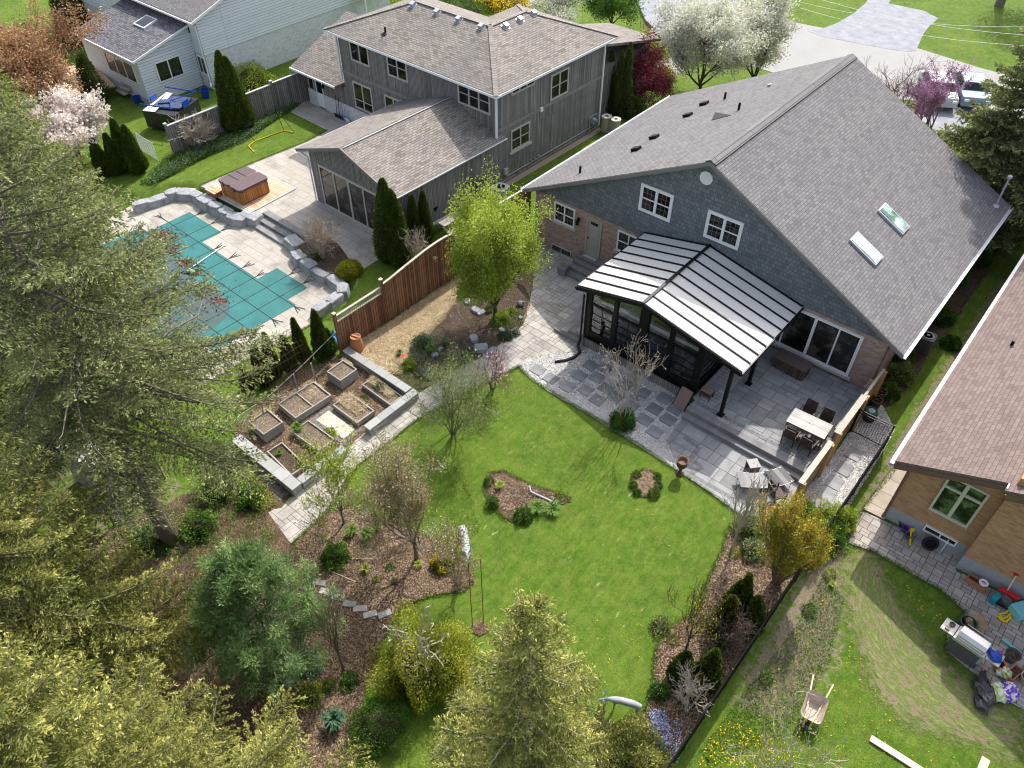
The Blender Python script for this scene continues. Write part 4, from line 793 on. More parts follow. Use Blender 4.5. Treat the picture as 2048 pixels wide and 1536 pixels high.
for u0, u1, z0, z1 in ((a0, a1, 2.2, 2.34), (a0, a1, -.2, -.08), (a0, a0 + .1, -.08, 2.2), (a1 - .1, a1, -.08, 2.2), (-31.62, -31.52, -.08, 2.2), (-30.45, -30.3, -.08, 2.2), (-29.25, -29.15, -.08, 2.2)): WE.box(gd, u0, u1, z0, z1, -.02, .06)
gdo = gd.build('glass_doors', M['trim_tan'], GH); g = MB(); WE.box(g, a0 + .05, a1 - .05, -.1, 2.25, .001, .02); g.build('pane', M['glass_warm'], gdo)
# entry wing on the left
en = g0(); en.box((-43.55, 29.45, -.4), (-39.55, 34, 2.0)); eo = en.build('entry_wall', M['boards'], GH); en = g0(); en.box((-43.58, 29.40, -.4), (-42.7, 29.46, .85)); en.box((-41.9, 29.40, -.4), (-37.3, 29.46, .85)); en.build('stone_plinth', M['brick_white'], GH)
rf = g0(); rf.slab([(-44.5, 28.95, 2.15), (-39.95, 28.95, 2.15), (-39.58, 29.44, 2.36), (-39.58, 34.2, 4.3), (-44.5, 34.2, 4.3)], .1); rf.build('entry_roof', M['shingle_tan'], GH); g0().bar((-44.5, 28.9, 2.08), (-39.95, 28.9, 2.08), .08, .12).build('gutter', M['white'], GH)
dd = MB(); 
for u0, u1, z0, z1 in ((-42.68, -42.6, -.1, 1.95), (-42.0, -41.93, -.1, 1.95), (-42.6, -42.0, -.1, .85), (-42.6, -42.0, 1.85, 1.95)): WR.box(dd, u0, u1, z0, z1, 0, .05)
do = dd.build('door', M['white'], GH); g = MB(); WR.box(g, -42.6, -42.0, .85, 1.85, .001, .02); g.build('door_glass', M['glass'], do)
window(GH, WR, -43.4, -42.85, .85, 1.9, .06, 1, fm='trim_tan', sill=False)
b = MB(); b.lathe(WR.p(-41.75, 1.35, .12), [(.05, 0), (.08, .05), (.09, .22), (.03, .3)], 6); b.build('wall_lamp', M['black'], GH)
for k, (x, m_, h_) in enumerate(((-40.55, 'blackrub', 1.5), (-40.3, 'blackrub', 1.35), (-40.0, 'blue', 1.3), (-39.75, 'galv', .9), (-39.45, 'white', .8))):
    P = gw(x, 29.3, -.2); t = thing('garden_tool', ['black handled snow pusher leaning on the grey house wall', 'black garden rake leaning beside the snow pusher', 'blue bladed snow shovel under the lower window wall', 'grey steel spade hanging by the blue shovel', 'white watering jug hung beside the tall lower window'][k], 'garden tool', P, GTH, 'tools along the grey house wall')
    hh = MB(); hh.tube([(0, -.12, .1), (0, .02, h_)], .018, 6); hh.build('handle', M[m_ if k < 2 else 'wood_grey'], t); hh = MB(); hh.obox((0, -.14, .16), .42 if k != 3 else .2, .04, .3, rx=.3); hh.build('blade', M[m_], t)
# ================================================================ brown brick house on the right
BO = (3., 24., 0.); BH = thing('buff_brick_house', 'brown brick house with a brown shingle roof and white gutter at the right edge', 'house', BO)
b0 = lambda: MB(BO)
b0().box((-.43, 21.56, .68), (2.26, 42, 3.2)).build('wall', M['brick_buff'], BH); w2 = b0(); w2.prism([(2.262, 21.09), (7.5, 21.39), (7.5, 42), (2.262, 42)], .72, 4.9); w2.build('wall', M['brick_buff'], BH)
f = b0(); f.box((-.44, 21.55, -.3), (2.26, 42.05, .68)); f.prism([(2.25, 21.08), (7.6, 21.38), (7.6, 42.05), (2.25, 42.05)], -.3, .72); f.build('foundation', M['found'], BH)
gb = b0(); gb.vf([(x, y, z) for y in (21.56, 42) for x, z in ((-.43, 3.2), (2.26, 3.2), (2.26, 4.35), (-.43, 3.2 + .02))], [(0, 1, 2, 3), (7, 6, 5, 4), (1, 5, 6, 2), (3, 2, 6, 7)]); gb.build('gable_wall', M['brick_buff'], BH)
rs = .43; rf = b0(); xe, ye = -.93, 21.1; zr = lambda x: 3.08 + (x - xe) * rs
xr = 8.; rf.slab([(xe, ye, zr(xe)), (2.16, ye, zr(2.16)), (2.16, 20.72, zr(2.16)), (xr, 20.72, zr(xr)), (xr, 42.5, zr(xr)), (xe, 42.5, zr(xe))], .12)
br = rf.build('roof', M['shingle_brown'], BH)
f = b0(); f.bar((xe, ye - .01, zr(xe) - .12), (2.12, ye - .01, zr(2.12) - .12), .05, .2); f.bar((2.17, 20.70, zr(2.17) - .14), (xr, 20.7, zr(xr) - .14), .05, .22); f.build('fascia', M['trim_brown'], BH)
f = b0(); f.box((xe - .16, ye - .04, zr(xe) - .18), (xe - .02, 42.5, zr(xe) - .165)); f.box((xe - .17, ye - .04, zr(xe) - .165), (xe - .155, 42.5, zr(xe) + .02)); f.box((xe - .035, ye - .04, zr(xe) - .165), (xe - .02, 42.5, zr(xe) + .02)); f.box((xe - .16, ye - .04, zr(xe) - .03), (xe - .03, 42.5, zr(xe) - .02)); f.box((2.08, 20.86, zr(2.1) - .02), (2.24, 21.3, zr(2.1) + .12)); f.build('gutter', M['white'], BH)
f = b0(); f.tube([(-.6, 21.35, 2.95), (-.47, 21.5, 2.75), (-.47, 21.5, .35), (-.47, 21.45, .12)], [.045, .045, .05, .07], 8); f.build('downspout', M['trim_brown'], BH)
WB = Wall((-BO[0], 21.56 - BO[1], 0), (1, 0, 0), (0, -1, 0))
wn = MB()
for u0, u1, z0, z1 in ((.62, 1.9, 1.5, 1.6), (.62, 1.9, 3.28, 3.36), (.62, .7, 1.6, 3.28), (1.82, 1.9, 1.6, 3.28), (1.2, 1.32, 1.6, 3.28), (.7, 1.2, 2.78, 2.87), (1.32, 1.82, 2.78, 2.87)): WB.box(wn, u0, u1, z0, z1, -.02, .09)
wo = wn.build('window', M['cream'], BH, bevel=.01); g = MB(); WB.box(g, .66, 1.86, 1.55, 3.32, .001, .02); g.build('pane', M['glass_green'], wo)
window(BH, Wall((-BO[0], 21.545 - BO[1], 0), (1, 0, 0), (0, -1, 0)), .82, 1.92, .42, .72, .05, 2, fm='white', sill=False, name='basement_window')
P = onplane(2020, 695, (xe, 30, zr(xe)), (-rs, 0, 1)); v = b0(); v.cyl(P, P + Vector((0, 0, .34)), .06, n=10); v.lathe(P + Vector((0, 0, -.04)), [(.2, 0), (.07, .07)], 8); v.build('vent_pipe', M['black'], br)
# ================================================================ white house, top left
WO = (-53., 29., 0.); WH = thing('white_house', 'white sided two storey house with white brick below and a small skylit sunroom', 'house', WO)
w0 = lambda: MB(WO)
w0().box((-70, 27.08, -.3), (-49.8, 44, 2.15)).build('brick_wall', M['brick_white'], WH); w0().box((-70.02, 27.04, 2.15), (-49.77, 44, 4.6)).build('sided_wall', M['siding_white'], WH)
gp = [(27.04, 4.6), (44, 4.6), (35.5, 7.4)]; mb = w0(); mb.vf([(x, y, z) for x in (-49.77, -70) for y, z in gp], [(0, 1, 2), (5, 4, 3), (0, 2, 5, 3), (1, 4, 5, 2)]); mb.build('gable_wall', M['siding_white'], WH)
rf = w0(); rf.slab([(-70.5, 26.6, 4.52), (-49.45, 26.6, 4.52), (-49.45, 35.5, 7.5), (-70.5, 35.5, 7.5)], .12); rf.slab([(-49.45, 44.4, 4.52), (-70.5, 44.4, 4.52), (-70.5, 35.5, 7.5), (-49.45, 35.5, 7.5)], .12); wr = rf.build('roof', M['shingle'], WH)
f = w0(); f.bar((-49.43, 26.6, 4.44), (-49.43, 35.5, 7.42), .05, .16); f.bar((-70.5, 26.55, 4.42), (-49.4, 26.55, 4.42), .1, .12); f.tube([(-49.9, 26.6, 4.4), (-49.84, 26.96, 4.1), (-49.84, 26.98, .3), (-49.6, 26.8, .15)], .05, 6); f.build('gutter', M['white'], WH)
WW = Wall((-WO[0], 27.04 - WO[1], 0), (1, 0, 0), (0, -1, 0))
window(WH, WW, -52.2, -50.6, 3.3, 4.35, .1, 2, sill=False); window(WH, WW, -57.5, -56.6, 3.4, 4.4, .08, 1, sill=False); window(WH, Wall((-WO[0], 27.08 - WO[1], 0), (1, 0, 0), (0, -1, 0)), -61.8, -59.5, .7, 2.0, .1, 2, sill=False)
q = Wall((-WO[0], 27.08 - WO[1], 0), (1, 0, 0), (0, -1, 0)); window(WH, q, -52.0 + 1.1, -49.98, .75, 1.95, .07, 2, (1, 2), fm='white', gm='glass', sill=False)
# sunroom of the white house
w0().vf([(x, y, z) for x in (-50.97, -58.2) for y, z in ((22.91, -.3), (27.03, -.3), (27.03, 3.85), (22.91, 2.8))], [(0, 1, 2, 3), (7, 6, 5, 4), (0, 4, 5, 1), (3, 2, 6, 7), (0, 3, 7, 4)]).build('sunroom_wall', M['siding_white'], WH)
rf = w0(); rf.slab([(-58.5, 22.6, 2.86), (-50.75, 22.6, 2.86), (-50.75, 27.03, 4.0), (-58.5, 27.03, 4.0)], .1); sr = rf.build('sunroom_roof', M['shingle_dark'], WH)
f = w0(); f.bar((-58.5, 22.56, 2.8), (-50.73, 22.56, 2.8), .07, .12); f.bar((-50.73, 22.56, 2.8), (-50.73, 27.03, 3.93), .05, .14); f.build('sunroom_gutter', M['white'], WH)
nW = Vector((0, -1.14 / 4.43, 1)).normalized(); Q = [onplane(x, y, (-55, 22.6, 2.86), nW) - Vector(WO) for x, y in ((267, 45), (288, 33), (317, 44), (295, 59))]
c = sum(Q, Vector()) / 4; o = roofbox(sr, 'skylight', c, nW, (0, 1, .257), 1.3, 1.15, .1, M['white']); roofbox(o, 'skylight_pane', c, nW, (0, 1, .257), 1.08, .95, .12, M['glass'])
WX = Wall((-50.97 - WO[0], -WO[1], 0), (0, 1, 0), (1, 0, 0)); window(WH, WX, 24.0, 25.9, .95, 2.3, .09, 2, sill=False)
WY = Wall((-WO[0], 22.91 - WO[1], 0), (1, 0, 0), (0, -1, 0)); window(WH, WY, -55.3, -51.7, 1.0, 2.35, .08, 3, sill=False, gm='glass_warm')
t = thing('lattice_porch', 'small white porch roof with lattice at the corner of the white house', 'porch', (-48.5, 38.5, 0))
q = MB((-48.5, 38.5, 0)); q.slab([(-49.7, 40.2, 2.9), (-48.3, 40.2, 2.8), (-48.3, 43, 2.8), (-49.7, 43, 2.9)], .12); q.build('roof', M['siding_white'], t); q = MB((-48.5, 38.5, 0))
for i in range(7): q.bar((-49.6 + i * .17, 40.3, 1.4), (-49.35 + i * .17, 40.3, 2.1), .03, .02); q.bar((-49.35 + i * .17, 40.33, 1.4), (-49.6 + i * .17, 40.33, 2.1), .03, .02)
q.build('lattice', M['white'], t); q = MB((-48.5, 38.5, 0)); q.box((-48.4, 40.2, 0), (-48.3, 40.3, 2.8)); q.build('post', M['white'], t)
# ================================================================ vegetation
L_ = leafmat
M['l_sedum2'] = leafmat('dull_leaves', [(.08, .10, .05), (.15, .18, .09), (.24, .26, .15)], .2)
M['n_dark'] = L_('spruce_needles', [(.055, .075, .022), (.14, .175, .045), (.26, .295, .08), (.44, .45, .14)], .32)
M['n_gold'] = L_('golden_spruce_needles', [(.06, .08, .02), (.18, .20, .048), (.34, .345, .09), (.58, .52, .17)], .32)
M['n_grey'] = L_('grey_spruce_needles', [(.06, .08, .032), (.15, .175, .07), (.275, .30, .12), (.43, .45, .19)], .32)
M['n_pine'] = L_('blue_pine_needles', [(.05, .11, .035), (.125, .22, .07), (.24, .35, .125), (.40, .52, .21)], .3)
M['n_ced'] = L_('cedar_scales', [(.022, .045, .006), (.050, .088, .010), (.09, .14, .016), (.15, .18, .026)], .15)
M['n_cedo'] = L_('bronze_cedar_scales', [(.035, .042, .008), (.075, .08, .012), (.13, .12, .018), (.20, .16, .028)], .15)
M['l_lime'] = L_('lime_leaves', [(.15, .21, .022), (.27, .36, .04), (.40, .49, .07), (.50, .57, .12)], .4)
M['l_green'] = L_('green_leaves', [(.04, .10, .012), (.075, .17, .02), (.13, .25, .03), (.20, .32, .05)], .3)
M['l_pale'] = L_('pale_spring_leaves', [(.12, .18, .05), (.20, .27, .07), (.29, .36, .11), (.38, .43, .18)], .3)
M['l_bronze'] = L_('bronze_spring_leaves', [(.20, .13, .06), (.30, .21, .10), (.26, .26, .10), (.42, .36, .22), (.62, .58, .48)], .3)
M['l_gold'] = L_('golden_foliage', [(.12, .13, .008), (.22, .23, .012), (.34, .33, .02), (.42, .36, .035)], .3)
M['l_amber'] = L_('amber_yellow_foliage', [(.15, .17, .012), (.29, .29, .018), (.42, .38, .03), (.44, .31, .045), (.38, .20, .06)], .3)
M['l_red'] = L_('wine_red_leaves', [(.10, .012, .025), (.20, .025, .05), (.30, .045, .08), (.40, .09, .12)], .3)
M['l_rust'] = L_('rust_young_leaves', [(.22, .11, .05), (.36, .20, .10), (.46, .28, .16), (.40, .27, .11)], .3)
M['f_white'] = L_('white_blossom', [(.42, .42, .26), (.60, .60, .45), (.72, .72, .62), (.82, .82, .76)], .3)
M['f_cream'] = L_('cream_magnolia_petals', [(.62, .52, .46), (.76, .68, .62), (.84, .78, .74)], .3)
M['f_pink'] = L_('pink_blossom', [(.60, .25, .32), (.75, .42, .48), (.80, .60, .62)], .3)
M['f_purple'] = L_('purple_redbud_blossom', [(.28, .12, .24), (.38, .18, .33), (.46, .28, .42)], .3)
M['f_blue'] = L_('pale_blue_flowers', [(.30, .38, .68), (.45, .52, .80), (.62, .68, .88)], .3)
M['f_yellow'] = L_('yellow_flowers', [(.70, .50, .01), (.85, .65, .02)], .3)
M['f_red'] = L_('red_flowers', [(.75, .04, .02), (.85, .10, .04)], .3)
M['t_seed'] = L_('dry_seed_heads', [(.24, .18, .13), (.42, .34, .24)], .1)
def rnrm(v): return v / np.maximum(np.linalg.norm(v, axis=-1, keepdims=True), 1e-6)
def leafquads(C, D, L, W, g, flat=0.):
    n = len(C); D = rnrm(D); S = g.normal(size=(n, 3)); S[:, 2] *= (1 - flat); S = rnrm(np.cross(D, S)); L = np.broadcast_to(np.asarray(L, float), (n,))[:, None]; W = np.broadcast_to(np.asarray(W, float), (n,))[:, None]
    V = np.stack([C, C + D * L * .45 - S * W / 2, C + D * L, C + D * L * .45 + S * W / 2], 1).reshape(-1, 3)
    return V, np.arange(n * 4).reshape(n, 4)
def foliage(name, mat, parent, C, D, L, W, g, rnd, flat=0.):
    V, F = leafquads(C, D, L, W, g, flat); return npmesh(name, V, F, mat, parent, rnd=np.clip(rnd, 0, 1))
def spruce(label, P, H, R_, seed, mat='n_dark', z0=1., group=None, dens=1., name='spruce_tree', wh=.38, lsz=1., droop=.25, bare=0., shape=.85, lean=(0, 0), bark='bark', cones=0, azr=None):
    g = np.random.default_rng(seed); t = thing(name, label, 'tree', P, 0, group); tr = MB(); r0 = .013 * H + .05
    cx = lambda z: (lean[0] * z / H, lean[1] * z / H)
    tr.tube([(*cx(z), z) for z in np.linspace(-.2, H * .97, 9)], [r0 * (1 - .93 * k / 8) for k in range(9)], 9)
    Cs, Ds, Ls, Rn = [], [], [], []; z = z0
    while z < H - .15:
        u = (z - z0) / (H - z0); nb = g.integers(5, 8)
        Lz = R_ * (1 - u) ** shape * (1. if z > z0 + 1.2 else .75) + .12; a0 = g.uniform(0, 6.28)
        for k in range(nb):
            a = a0 + 6.283 * k / nb + g.normal() * .22; Lb = Lz * g.uniform(.68, 1.12); zz = z + g.uniform(-.15, .15)
            if azr and math.cos(a - azr[0]) < azr[1] and Lb > 1: Lb *= .45
            rise = .30 * u + .02; m_ = max(6, int(Lb / .09 * dens)); s = np.linspace(.04, 1, m_)
            h = np.array([math.cos(a), math.sin(a), 0]); bx = s * Lb; bz = Lb * (rise * s - droop * (1.2 - u) * s ** 1.5 + .16 * s ** 3) * 1.2
            side = np.array([-h[1], h[0], 0]); wig = np.cumsum(g.normal(size=m_)) * .012 * Lb
            B = h * bx[:, None] + side * wig[:, None]; B[:, 2] = bz + zz; B[:, 0] += cx(zz)[0]; B[:, 1] += cx(zz)[1]
            if Lb > .5: q = list(range(0, m_, max(1, m_ // 5))) + [m_ - 1]; tr.tube([Vector((*cx(zz), zz))] + [Vector(B[i]) for i in q], [.012 + .012 * Lb] + [(.012 + .010 * Lb) * (1 - .85 * i / m_) for i in q], 4, cap=False)
            if g.uniform() < bare: continue
            st = .22 if Lb > 1.5 else .1
            for sg in (-1, 1, 0):
                idx = np.where(s > st)[0]; 
                if len(idx) < 2: continue
                sb = s[idx]; lb = (Lb * .27 * (1.04 - sb) ** .55 + .12) * g.uniform(.6, 1.15, len(idx)); lb = np.minimum(lb, .8)
                if sg == 0: lb *= .45
                dirb = h * .62 + side * (.95 * sg) + g.normal(size=(len(idx), 3)) * .13; dirb[:, 2] += (-.16 if sg else .35) + g.normal(size=len(idx)) * .08; dirb = rnrm(dirb)
                nl = np.maximum(3, (lb / (.036 * lsz) * dens).astype(int)); rep = np.repeat(np.arange(len(idx)), nl); f = g.uniform(0, 1, len(rep)) ** .85
                hang = np.zeros((len(rep), 3)); hang[:, 2] = -.28 * (f * lb[rep]) ** 2
                C = B[idx][rep] + dirb[rep] * (f * lb[rep])[:, None] + hang + g.normal(size=(len(rep), 3)) * .018
                D = dirb[rep] * 1. + g.normal(size=(len(rep), 3)) * .42; 
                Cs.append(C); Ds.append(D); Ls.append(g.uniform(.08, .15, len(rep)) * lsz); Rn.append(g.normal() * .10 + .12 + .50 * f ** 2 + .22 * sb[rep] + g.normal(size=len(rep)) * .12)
        z += wh * g.uniform(.75, 1.25) * (1 if u < .8 else .7)
    n = 60; C = np.zeros((n, 3)); C[:, 2] = g.uniform(H - .5, H, n); C[:, 0] += lean[0]; C[:, 1] += lean[1]; C += g.normal(size=(n, 3)) * .03; D = g.normal(size=(n, 3)) * .5; D[:, 2] += .8; Cs.append(C); Ds.append(D); Ls.append(np.full(n, .13)); Rn.append(np.full(n, .7))
    if bare:
        for _ in range(60): zz = g.uniform(1.5, z0 + 1.5); a = g.uniform(0, 6.28); l = g.uniform(.5, 1.9); tr.tube([(0, 0, zz), (math.cos(a) * l * .5, math.sin(a) * l * .5, zz - .05), (math.cos(a + .2) * l, math.sin(a + .2) * l, zz - .3 * l)], [.022, .014, .006], 4, cap=False)
    tr.build('trunk', M[bark], t, smooth=True)
    C, D, L, Rr = (np.concatenate(q) for q in (Cs, Ds, Ls, Rn))
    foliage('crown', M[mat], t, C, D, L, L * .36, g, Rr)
    if cones:
        i = g.choice(len(C), cones); q = MB()
        for c in C[i]: q.lathe(c + np.array([0, 0, .02]), [(.012, -.1), (.022, -.05), (.02, 0)], 5)
        tag(q.build('cones', M['rust'], t), kind='stuff')
    return t
def cedar(label, P, H, R_, seed, mat='n_ced', group=None, tips=1, lean=.0, name='cedar_shrub', n=None, round_=.55):
    g = np.random.default_rng(seed); t = thing(name, label, 'shrub', P, g.uniform(0, 6), group); n = n or int(2600 + 5200 * R_ * H)
    Cs, Ds, Rn = [], [], []; core = MB()
    for k in range(tips):
        a = g.uniform(0, 6.28) if tips > 1 else 0; ox, oy = (R_ * .38 * math.cos(a + 6.28 * k / tips), R_ * .38 * math.sin(a + 6.28 * k / tips)) if tips > 1 else (0, 0); hk = H * (1 if k == 0 else g.uniform(.8, .95)); rk = R_ * (1 if tips == 1 else .72)
        u = g.uniform(0, 1, n // tips) ** 1.15; an = g.uniform(0, 6.283, len(u)); prof = np.minimum(1, (u + .03) / .16) ** .5 * (1 - u) ** round_
        lump = 1 + .10 * np.sin(an * 3 + u * 9 + seed) + .08 * np.sin(an * 7 - u * 23) + g.normal(size=len(u)) * .05; r = rk * prof * lump * g.uniform(.80, 1.03, len(u))
        C = np.stack([ox * (1 - u * .6) + r * np.cos(an), oy * (1 - u * .6) + r * np.sin(an), u * hk + .02], 1); D = np.stack([np.cos(an) * .55, np.sin(an) * .55, np.full(len(u), 1.)], 1) + g.normal(size=(len(u), 3)) * .4
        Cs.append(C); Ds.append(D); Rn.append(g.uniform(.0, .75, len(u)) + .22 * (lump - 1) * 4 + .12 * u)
        core.tube([(ox * (1 - q * .6), oy * (1 - q * .6), q * hk) for q in (.0, .08, .25, .5, .75, .93)], [rk * .82 * min(1, (q + .03) / .16) ** .5 * (1 - q) ** round_ for q in (.0, .08, .25, .5, .75, .93)], 9)
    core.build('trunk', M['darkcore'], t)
    C, D, Rr = (np.concatenate(q) for q in (Cs, Ds, Rn)); L = g.uniform(.07, .13, len(C)) * (.8 + .25 * R_)
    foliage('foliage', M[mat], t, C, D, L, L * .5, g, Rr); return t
M['l_weep'] = L_('weeping_lime_foliage', [(.13, .16, .012), (.22, .26, .02), (.33, .36, .035), (.42, .42, .06)], .35)
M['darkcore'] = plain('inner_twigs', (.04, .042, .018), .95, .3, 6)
def skeleton(g, H, R_, n_main=5, lv=3, z0=.25, up=.35, spread=.8, k=(4, 5, 4), wig=.14, multi=1, ratio=.62, r0=.07, fill=1.):
    """recursive branches -> list of (pts, radii, level); scaled at the end to height H and radius R_"""
    out = []
    def grow(p, d, L, r, l):
        n = 5; pts = [p]; 
        for i in range(n):
            d = rnrm(d + g.normal(size=3) * wig + np.array([0, 0, up * .18])); p = p + d * L / n; pts.append(p)
        out.append((np.array(pts), np.linspace(r, r * .45, n + 1), l))
        if l < lv:
            kk = k[min(l, len(k) - 1)]
            for j in range(kk):
                f = g.uniform(.25, 1.) if j else 1.; i = min(n - 1, int(f * n)); q = pts[i] + (pts[i + 1] - pts[i]) * (f * n - i if i < n else 0)
                a = g.normal(size=3); a = rnrm(np.cross(d, a)); nd = rnrm(d * g.uniform(.6, 1.) + a * spread * g.uniform(.6, 1.2)); grow(q, nd, L * ratio * g.uniform(.75, 1.2), r * .5, l + 1)
    for m_ in range(multi):
        a = g.uniform(0, 6.28); d = np.array([math.cos(a) * .35, math.sin(a) * .35, 1.]) if multi > 1 else np.array([0, 0, 1.])
        base = np.array([math.cos(a), math.sin(a), 0]) * .06 * (multi > 1)
        if multi == 1:
            tl = z0; out.append((np.array([[0, 0, -.05], [0.01, 0, tl * .5], [0, 0.01, tl]]), np.array([r0 * 1.25, r0 * 1.05, r0]), -1))
            for j in range(n_main):
                b = 6.28 * j / n_main + g.normal() * .3; grow(np.array([0, 0, tl]), rnrm(np.array([math.cos(b) * spread, math.sin(b) * spread, g.uniform(.7, 1.4)])), .8, r0 * .6, 0)
            grow(np.array([0, 0, tl]), np.array([0, 0, 1.]), .95, r0 * .7, 0)
        else: grow(base, rnrm(d), 1., r0, 0)
    A = np.concatenate([o[0] for o in out]); rr = np.hypot(A[:, 0], A[:, 1]); sx = R_ / np.quantile(rr, .985); szz = H / np.quantile(A[:, 2], .998)
    return [(p * np.array([sx, sx, szz]), r, l) for p, r, l in out]
def tree(label, P, H, R_, seed, leaf='l_green', n=9000, size=.07, bark='bark', name='tree', cat='tree', group=None, extra=None, r0=.07, minr=.006, leafw=.6, clump=.12, lvl_leaf=2, bare_top=0, part='crown', droopl=0., **kw):
    g = np.random.default_rng(seed); t = thing(name, label, cat, P, 0, group); sk = skeleton(g, H, R_, r0=r0, **kw); tr = MB(); lmax = max(l for _, _, l in sk)
    for p, r, l in sk: tr.tube(p, np.maximum(r, minr), 6 if l < 1 else 4 if l < 2 else 3, cap=False)
    tr.build('trunk' if cat == 'tree' else 'stems', M[bark], t, smooth=False)
    pts = np.concatenate([p[1:] for p, r, l in sk if l >= min(lvl_leaf, lmax)]); dirs = np.concatenate([np.diff(p, axis=0) for p, r, l in sk if l >= min(lvl_leaf, lmax)])
    def lay(nm, mt, n, size, sp):
        i = g.integers(0, len(pts), n); tw = g.uniform(0, 1, n)[:, None]; C = pts[i] - dirs[i] * tw + g.normal(size=(n, 3)) * sp; D = rnrm(dirs[i]) * .6 + g.normal(size=(n, 3)) * .8; D[:, 2] -= droopl
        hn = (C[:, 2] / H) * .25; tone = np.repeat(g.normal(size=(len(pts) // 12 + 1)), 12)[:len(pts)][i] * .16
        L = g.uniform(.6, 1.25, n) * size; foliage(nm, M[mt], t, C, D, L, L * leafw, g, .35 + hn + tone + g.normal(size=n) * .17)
    if n: lay(part, leaf, n, size, clump)
    if extra: lay(extra[0], extra[1], extra[2], extra[3], clump)
    return t
def mound(label, P, H, R_, seed, leaf='l_green', n=2500, size=.06, name='shrub', cat='shrub', group=None, leafw=.6, core=True, amp=.18, flowers=None, up=.4):
    g = np.random.default_rng(seed); t = thing(name, label, cat, P, 0, group); V = rnrm(g.normal(size=(n, 3))); V[:, 2] = np.abs(V[:, 2]); ph = g.uniform(0, 6, 3)
    lump = 1 + amp * (np.sin(V[:, 0] * 5 + ph[0]) * np.cos(V[:, 1] * 5 + ph[1]) + .5 * np.sin(V[:, 2] * 7 + V[:, 0] * 6 + ph[2])); r = lump * g.uniform(.72, 1.04, n)
    C = V * r[:, None] * np.array([R_, R_, H]); D = V + g.normal(size=(n, 3)) * .7; D[:, 2] += up; L = g.uniform(.7, 1.3, n) * size
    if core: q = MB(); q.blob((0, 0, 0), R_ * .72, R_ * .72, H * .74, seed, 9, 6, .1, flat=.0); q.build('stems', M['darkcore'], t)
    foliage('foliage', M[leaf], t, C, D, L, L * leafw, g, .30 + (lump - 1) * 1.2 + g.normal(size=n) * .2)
    if flowers: k = g.choice(n, flowers[1]); k = k[C[k, 2] > H * .3]; foliage('flowers', M[flowers[0]], t, C[k] * 1.05, V[k], flowers[2], flowers[2], g, g.uniform(0, 1, len(k)), 0)
    return t
def tuft(label, P, H, R_, seed, leaf='l_green', n=90, w_=.03, name='leafy_plant', cat='plant', group=None, flowers=None, bend=.6):
    g = np.random.default_rng(seed); t = thing(name, label, cat, P, 0, group); a = g.uniform(0, 6.28, n); rr = g.uniform(.1, 1, n) * R_; h = H * g.uniform(.6, 1.05, n); b = g.uniform(0, .3, n) * R_
    d = np.stack([np.cos(a), np.sin(a)], 1); s = np.stack([-np.sin(a), np.cos(a), a * 0], 1) * w_ / 2
    p0 = np.concatenate([d * b[:, None], a[:, None] * 0], 1); p1 = np.concatenate([d * (b + (rr - b) * .35)[:, None], (h * .75)[:, None]], 1); p2 = np.concatenate([d * (b + (rr - b) * (.35 + bend))[:, None], (h * (1.0 - .35 * bend))[:, None]], 1)
    V = np.stack([p0 - s, p0 + s, p1 - s, p1 + s, p2], 1).reshape(-1, 3); i = np.arange(n) * 5
    F = np.concatenate([np.stack([i, i + 1, i + 3, i + 2], 1), np.stack([i + 2, i + 3, i + 4, i + 4], 1)]); 
    me = MB(); me.v = [tuple(v) for v in V]; me.f = [list(f) if f[2] != f[3] else list(f[:3]) for f in F]; me.r = list(np.tile(g.uniform(.2, 1, n), 2)); me.build('leaves', M[leaf], t)
    if flowers: k = flowers[1]; q = g.integers(0, n, k); foliage('flowers', M[flowers[0]], t, p1[q] + np.array([0, 0, H * .3]) + g.normal(size=(k, 3)) * .03, g.normal(size=(k, 3)), flowers[2], flowers[2], g, g.uniform(0, 1, k))
    return t
# ---------------------------------------------------------------- the big conifers
spruce('tall dark spruce with a bare lower trunk standing left of the brick-edged path', G(342, 1085), 17.2, 6.0, 11, 'n_grey', z0=5.8, azr=(R(40), -.35), bare=.08, dens=1., wh=.38, droop=.30, lsz=.85)
spruce('broad dark spruce overhanging the left end of the covered pool', G(225, 745), 13.6, 4.8, 12, 'n_dark', z0=1.5, dens=.9, wh=.38, lsz=.9)
spruce('dark green spruce at the left edge above the shed lawn', G(-30, 850), 12.5, 3.6, 13, 'n_dark', z0=1.2, dens=.72, wh=.42)
spruce('dark spruce at the far left edge behind the shed', G(-60, 1010), 11.5, 4.0, 14, 'n_dark', z0=1.2, dens=.7, wh=.42)
spruce('golden green spruce with cones at the left below the shed', G(215, 1430), 12.5, 4.6, 15, 'n_gold', z0=1., dens=1.25, wh=.34, droop=.12, cones=150, shape=.7, lsz=.72)
spruce('golden green spruce filling the bottom left corner', G(500, 1900), 15.2, 4.2, 16, 'n_gold', z0=2., dens=1.6, wh=.36, droop=.10, cones=120, shape=.75, lsz=.5)
spruce('olive spruce at the lower left edge of the picture', G(60, 1700), 10.5, 4.2, 17, 'n_gold', z0=1., dens=1.1, wh=.36, droop=.12, lsz=.75)
spruce('golden green spruce with a pale trunk at the bottom centre', G(1040, 1780), 14.3, 2.5, 18, 'n_gold', z0=2.5, dens=1.6, wh=.38, droop=.10, cones=160, bark='twig', shape=.8, lsz=.5)
spruce('slim young spruce just left of the bottom centre spruce', G(955, 1640), 7.6, 1.5, 19, 'n_dark', z0=.5, dens=1., wh=.3, lsz=.75)
spruce('small golden spruce at the bottom between the iris and the weeping shrub', G(640, 1800), 8.2, 3.0, 20, 'n_gold', z0=.6, dens=1.2, wh=.34, droop=.1, shape=.7, lsz=.72)
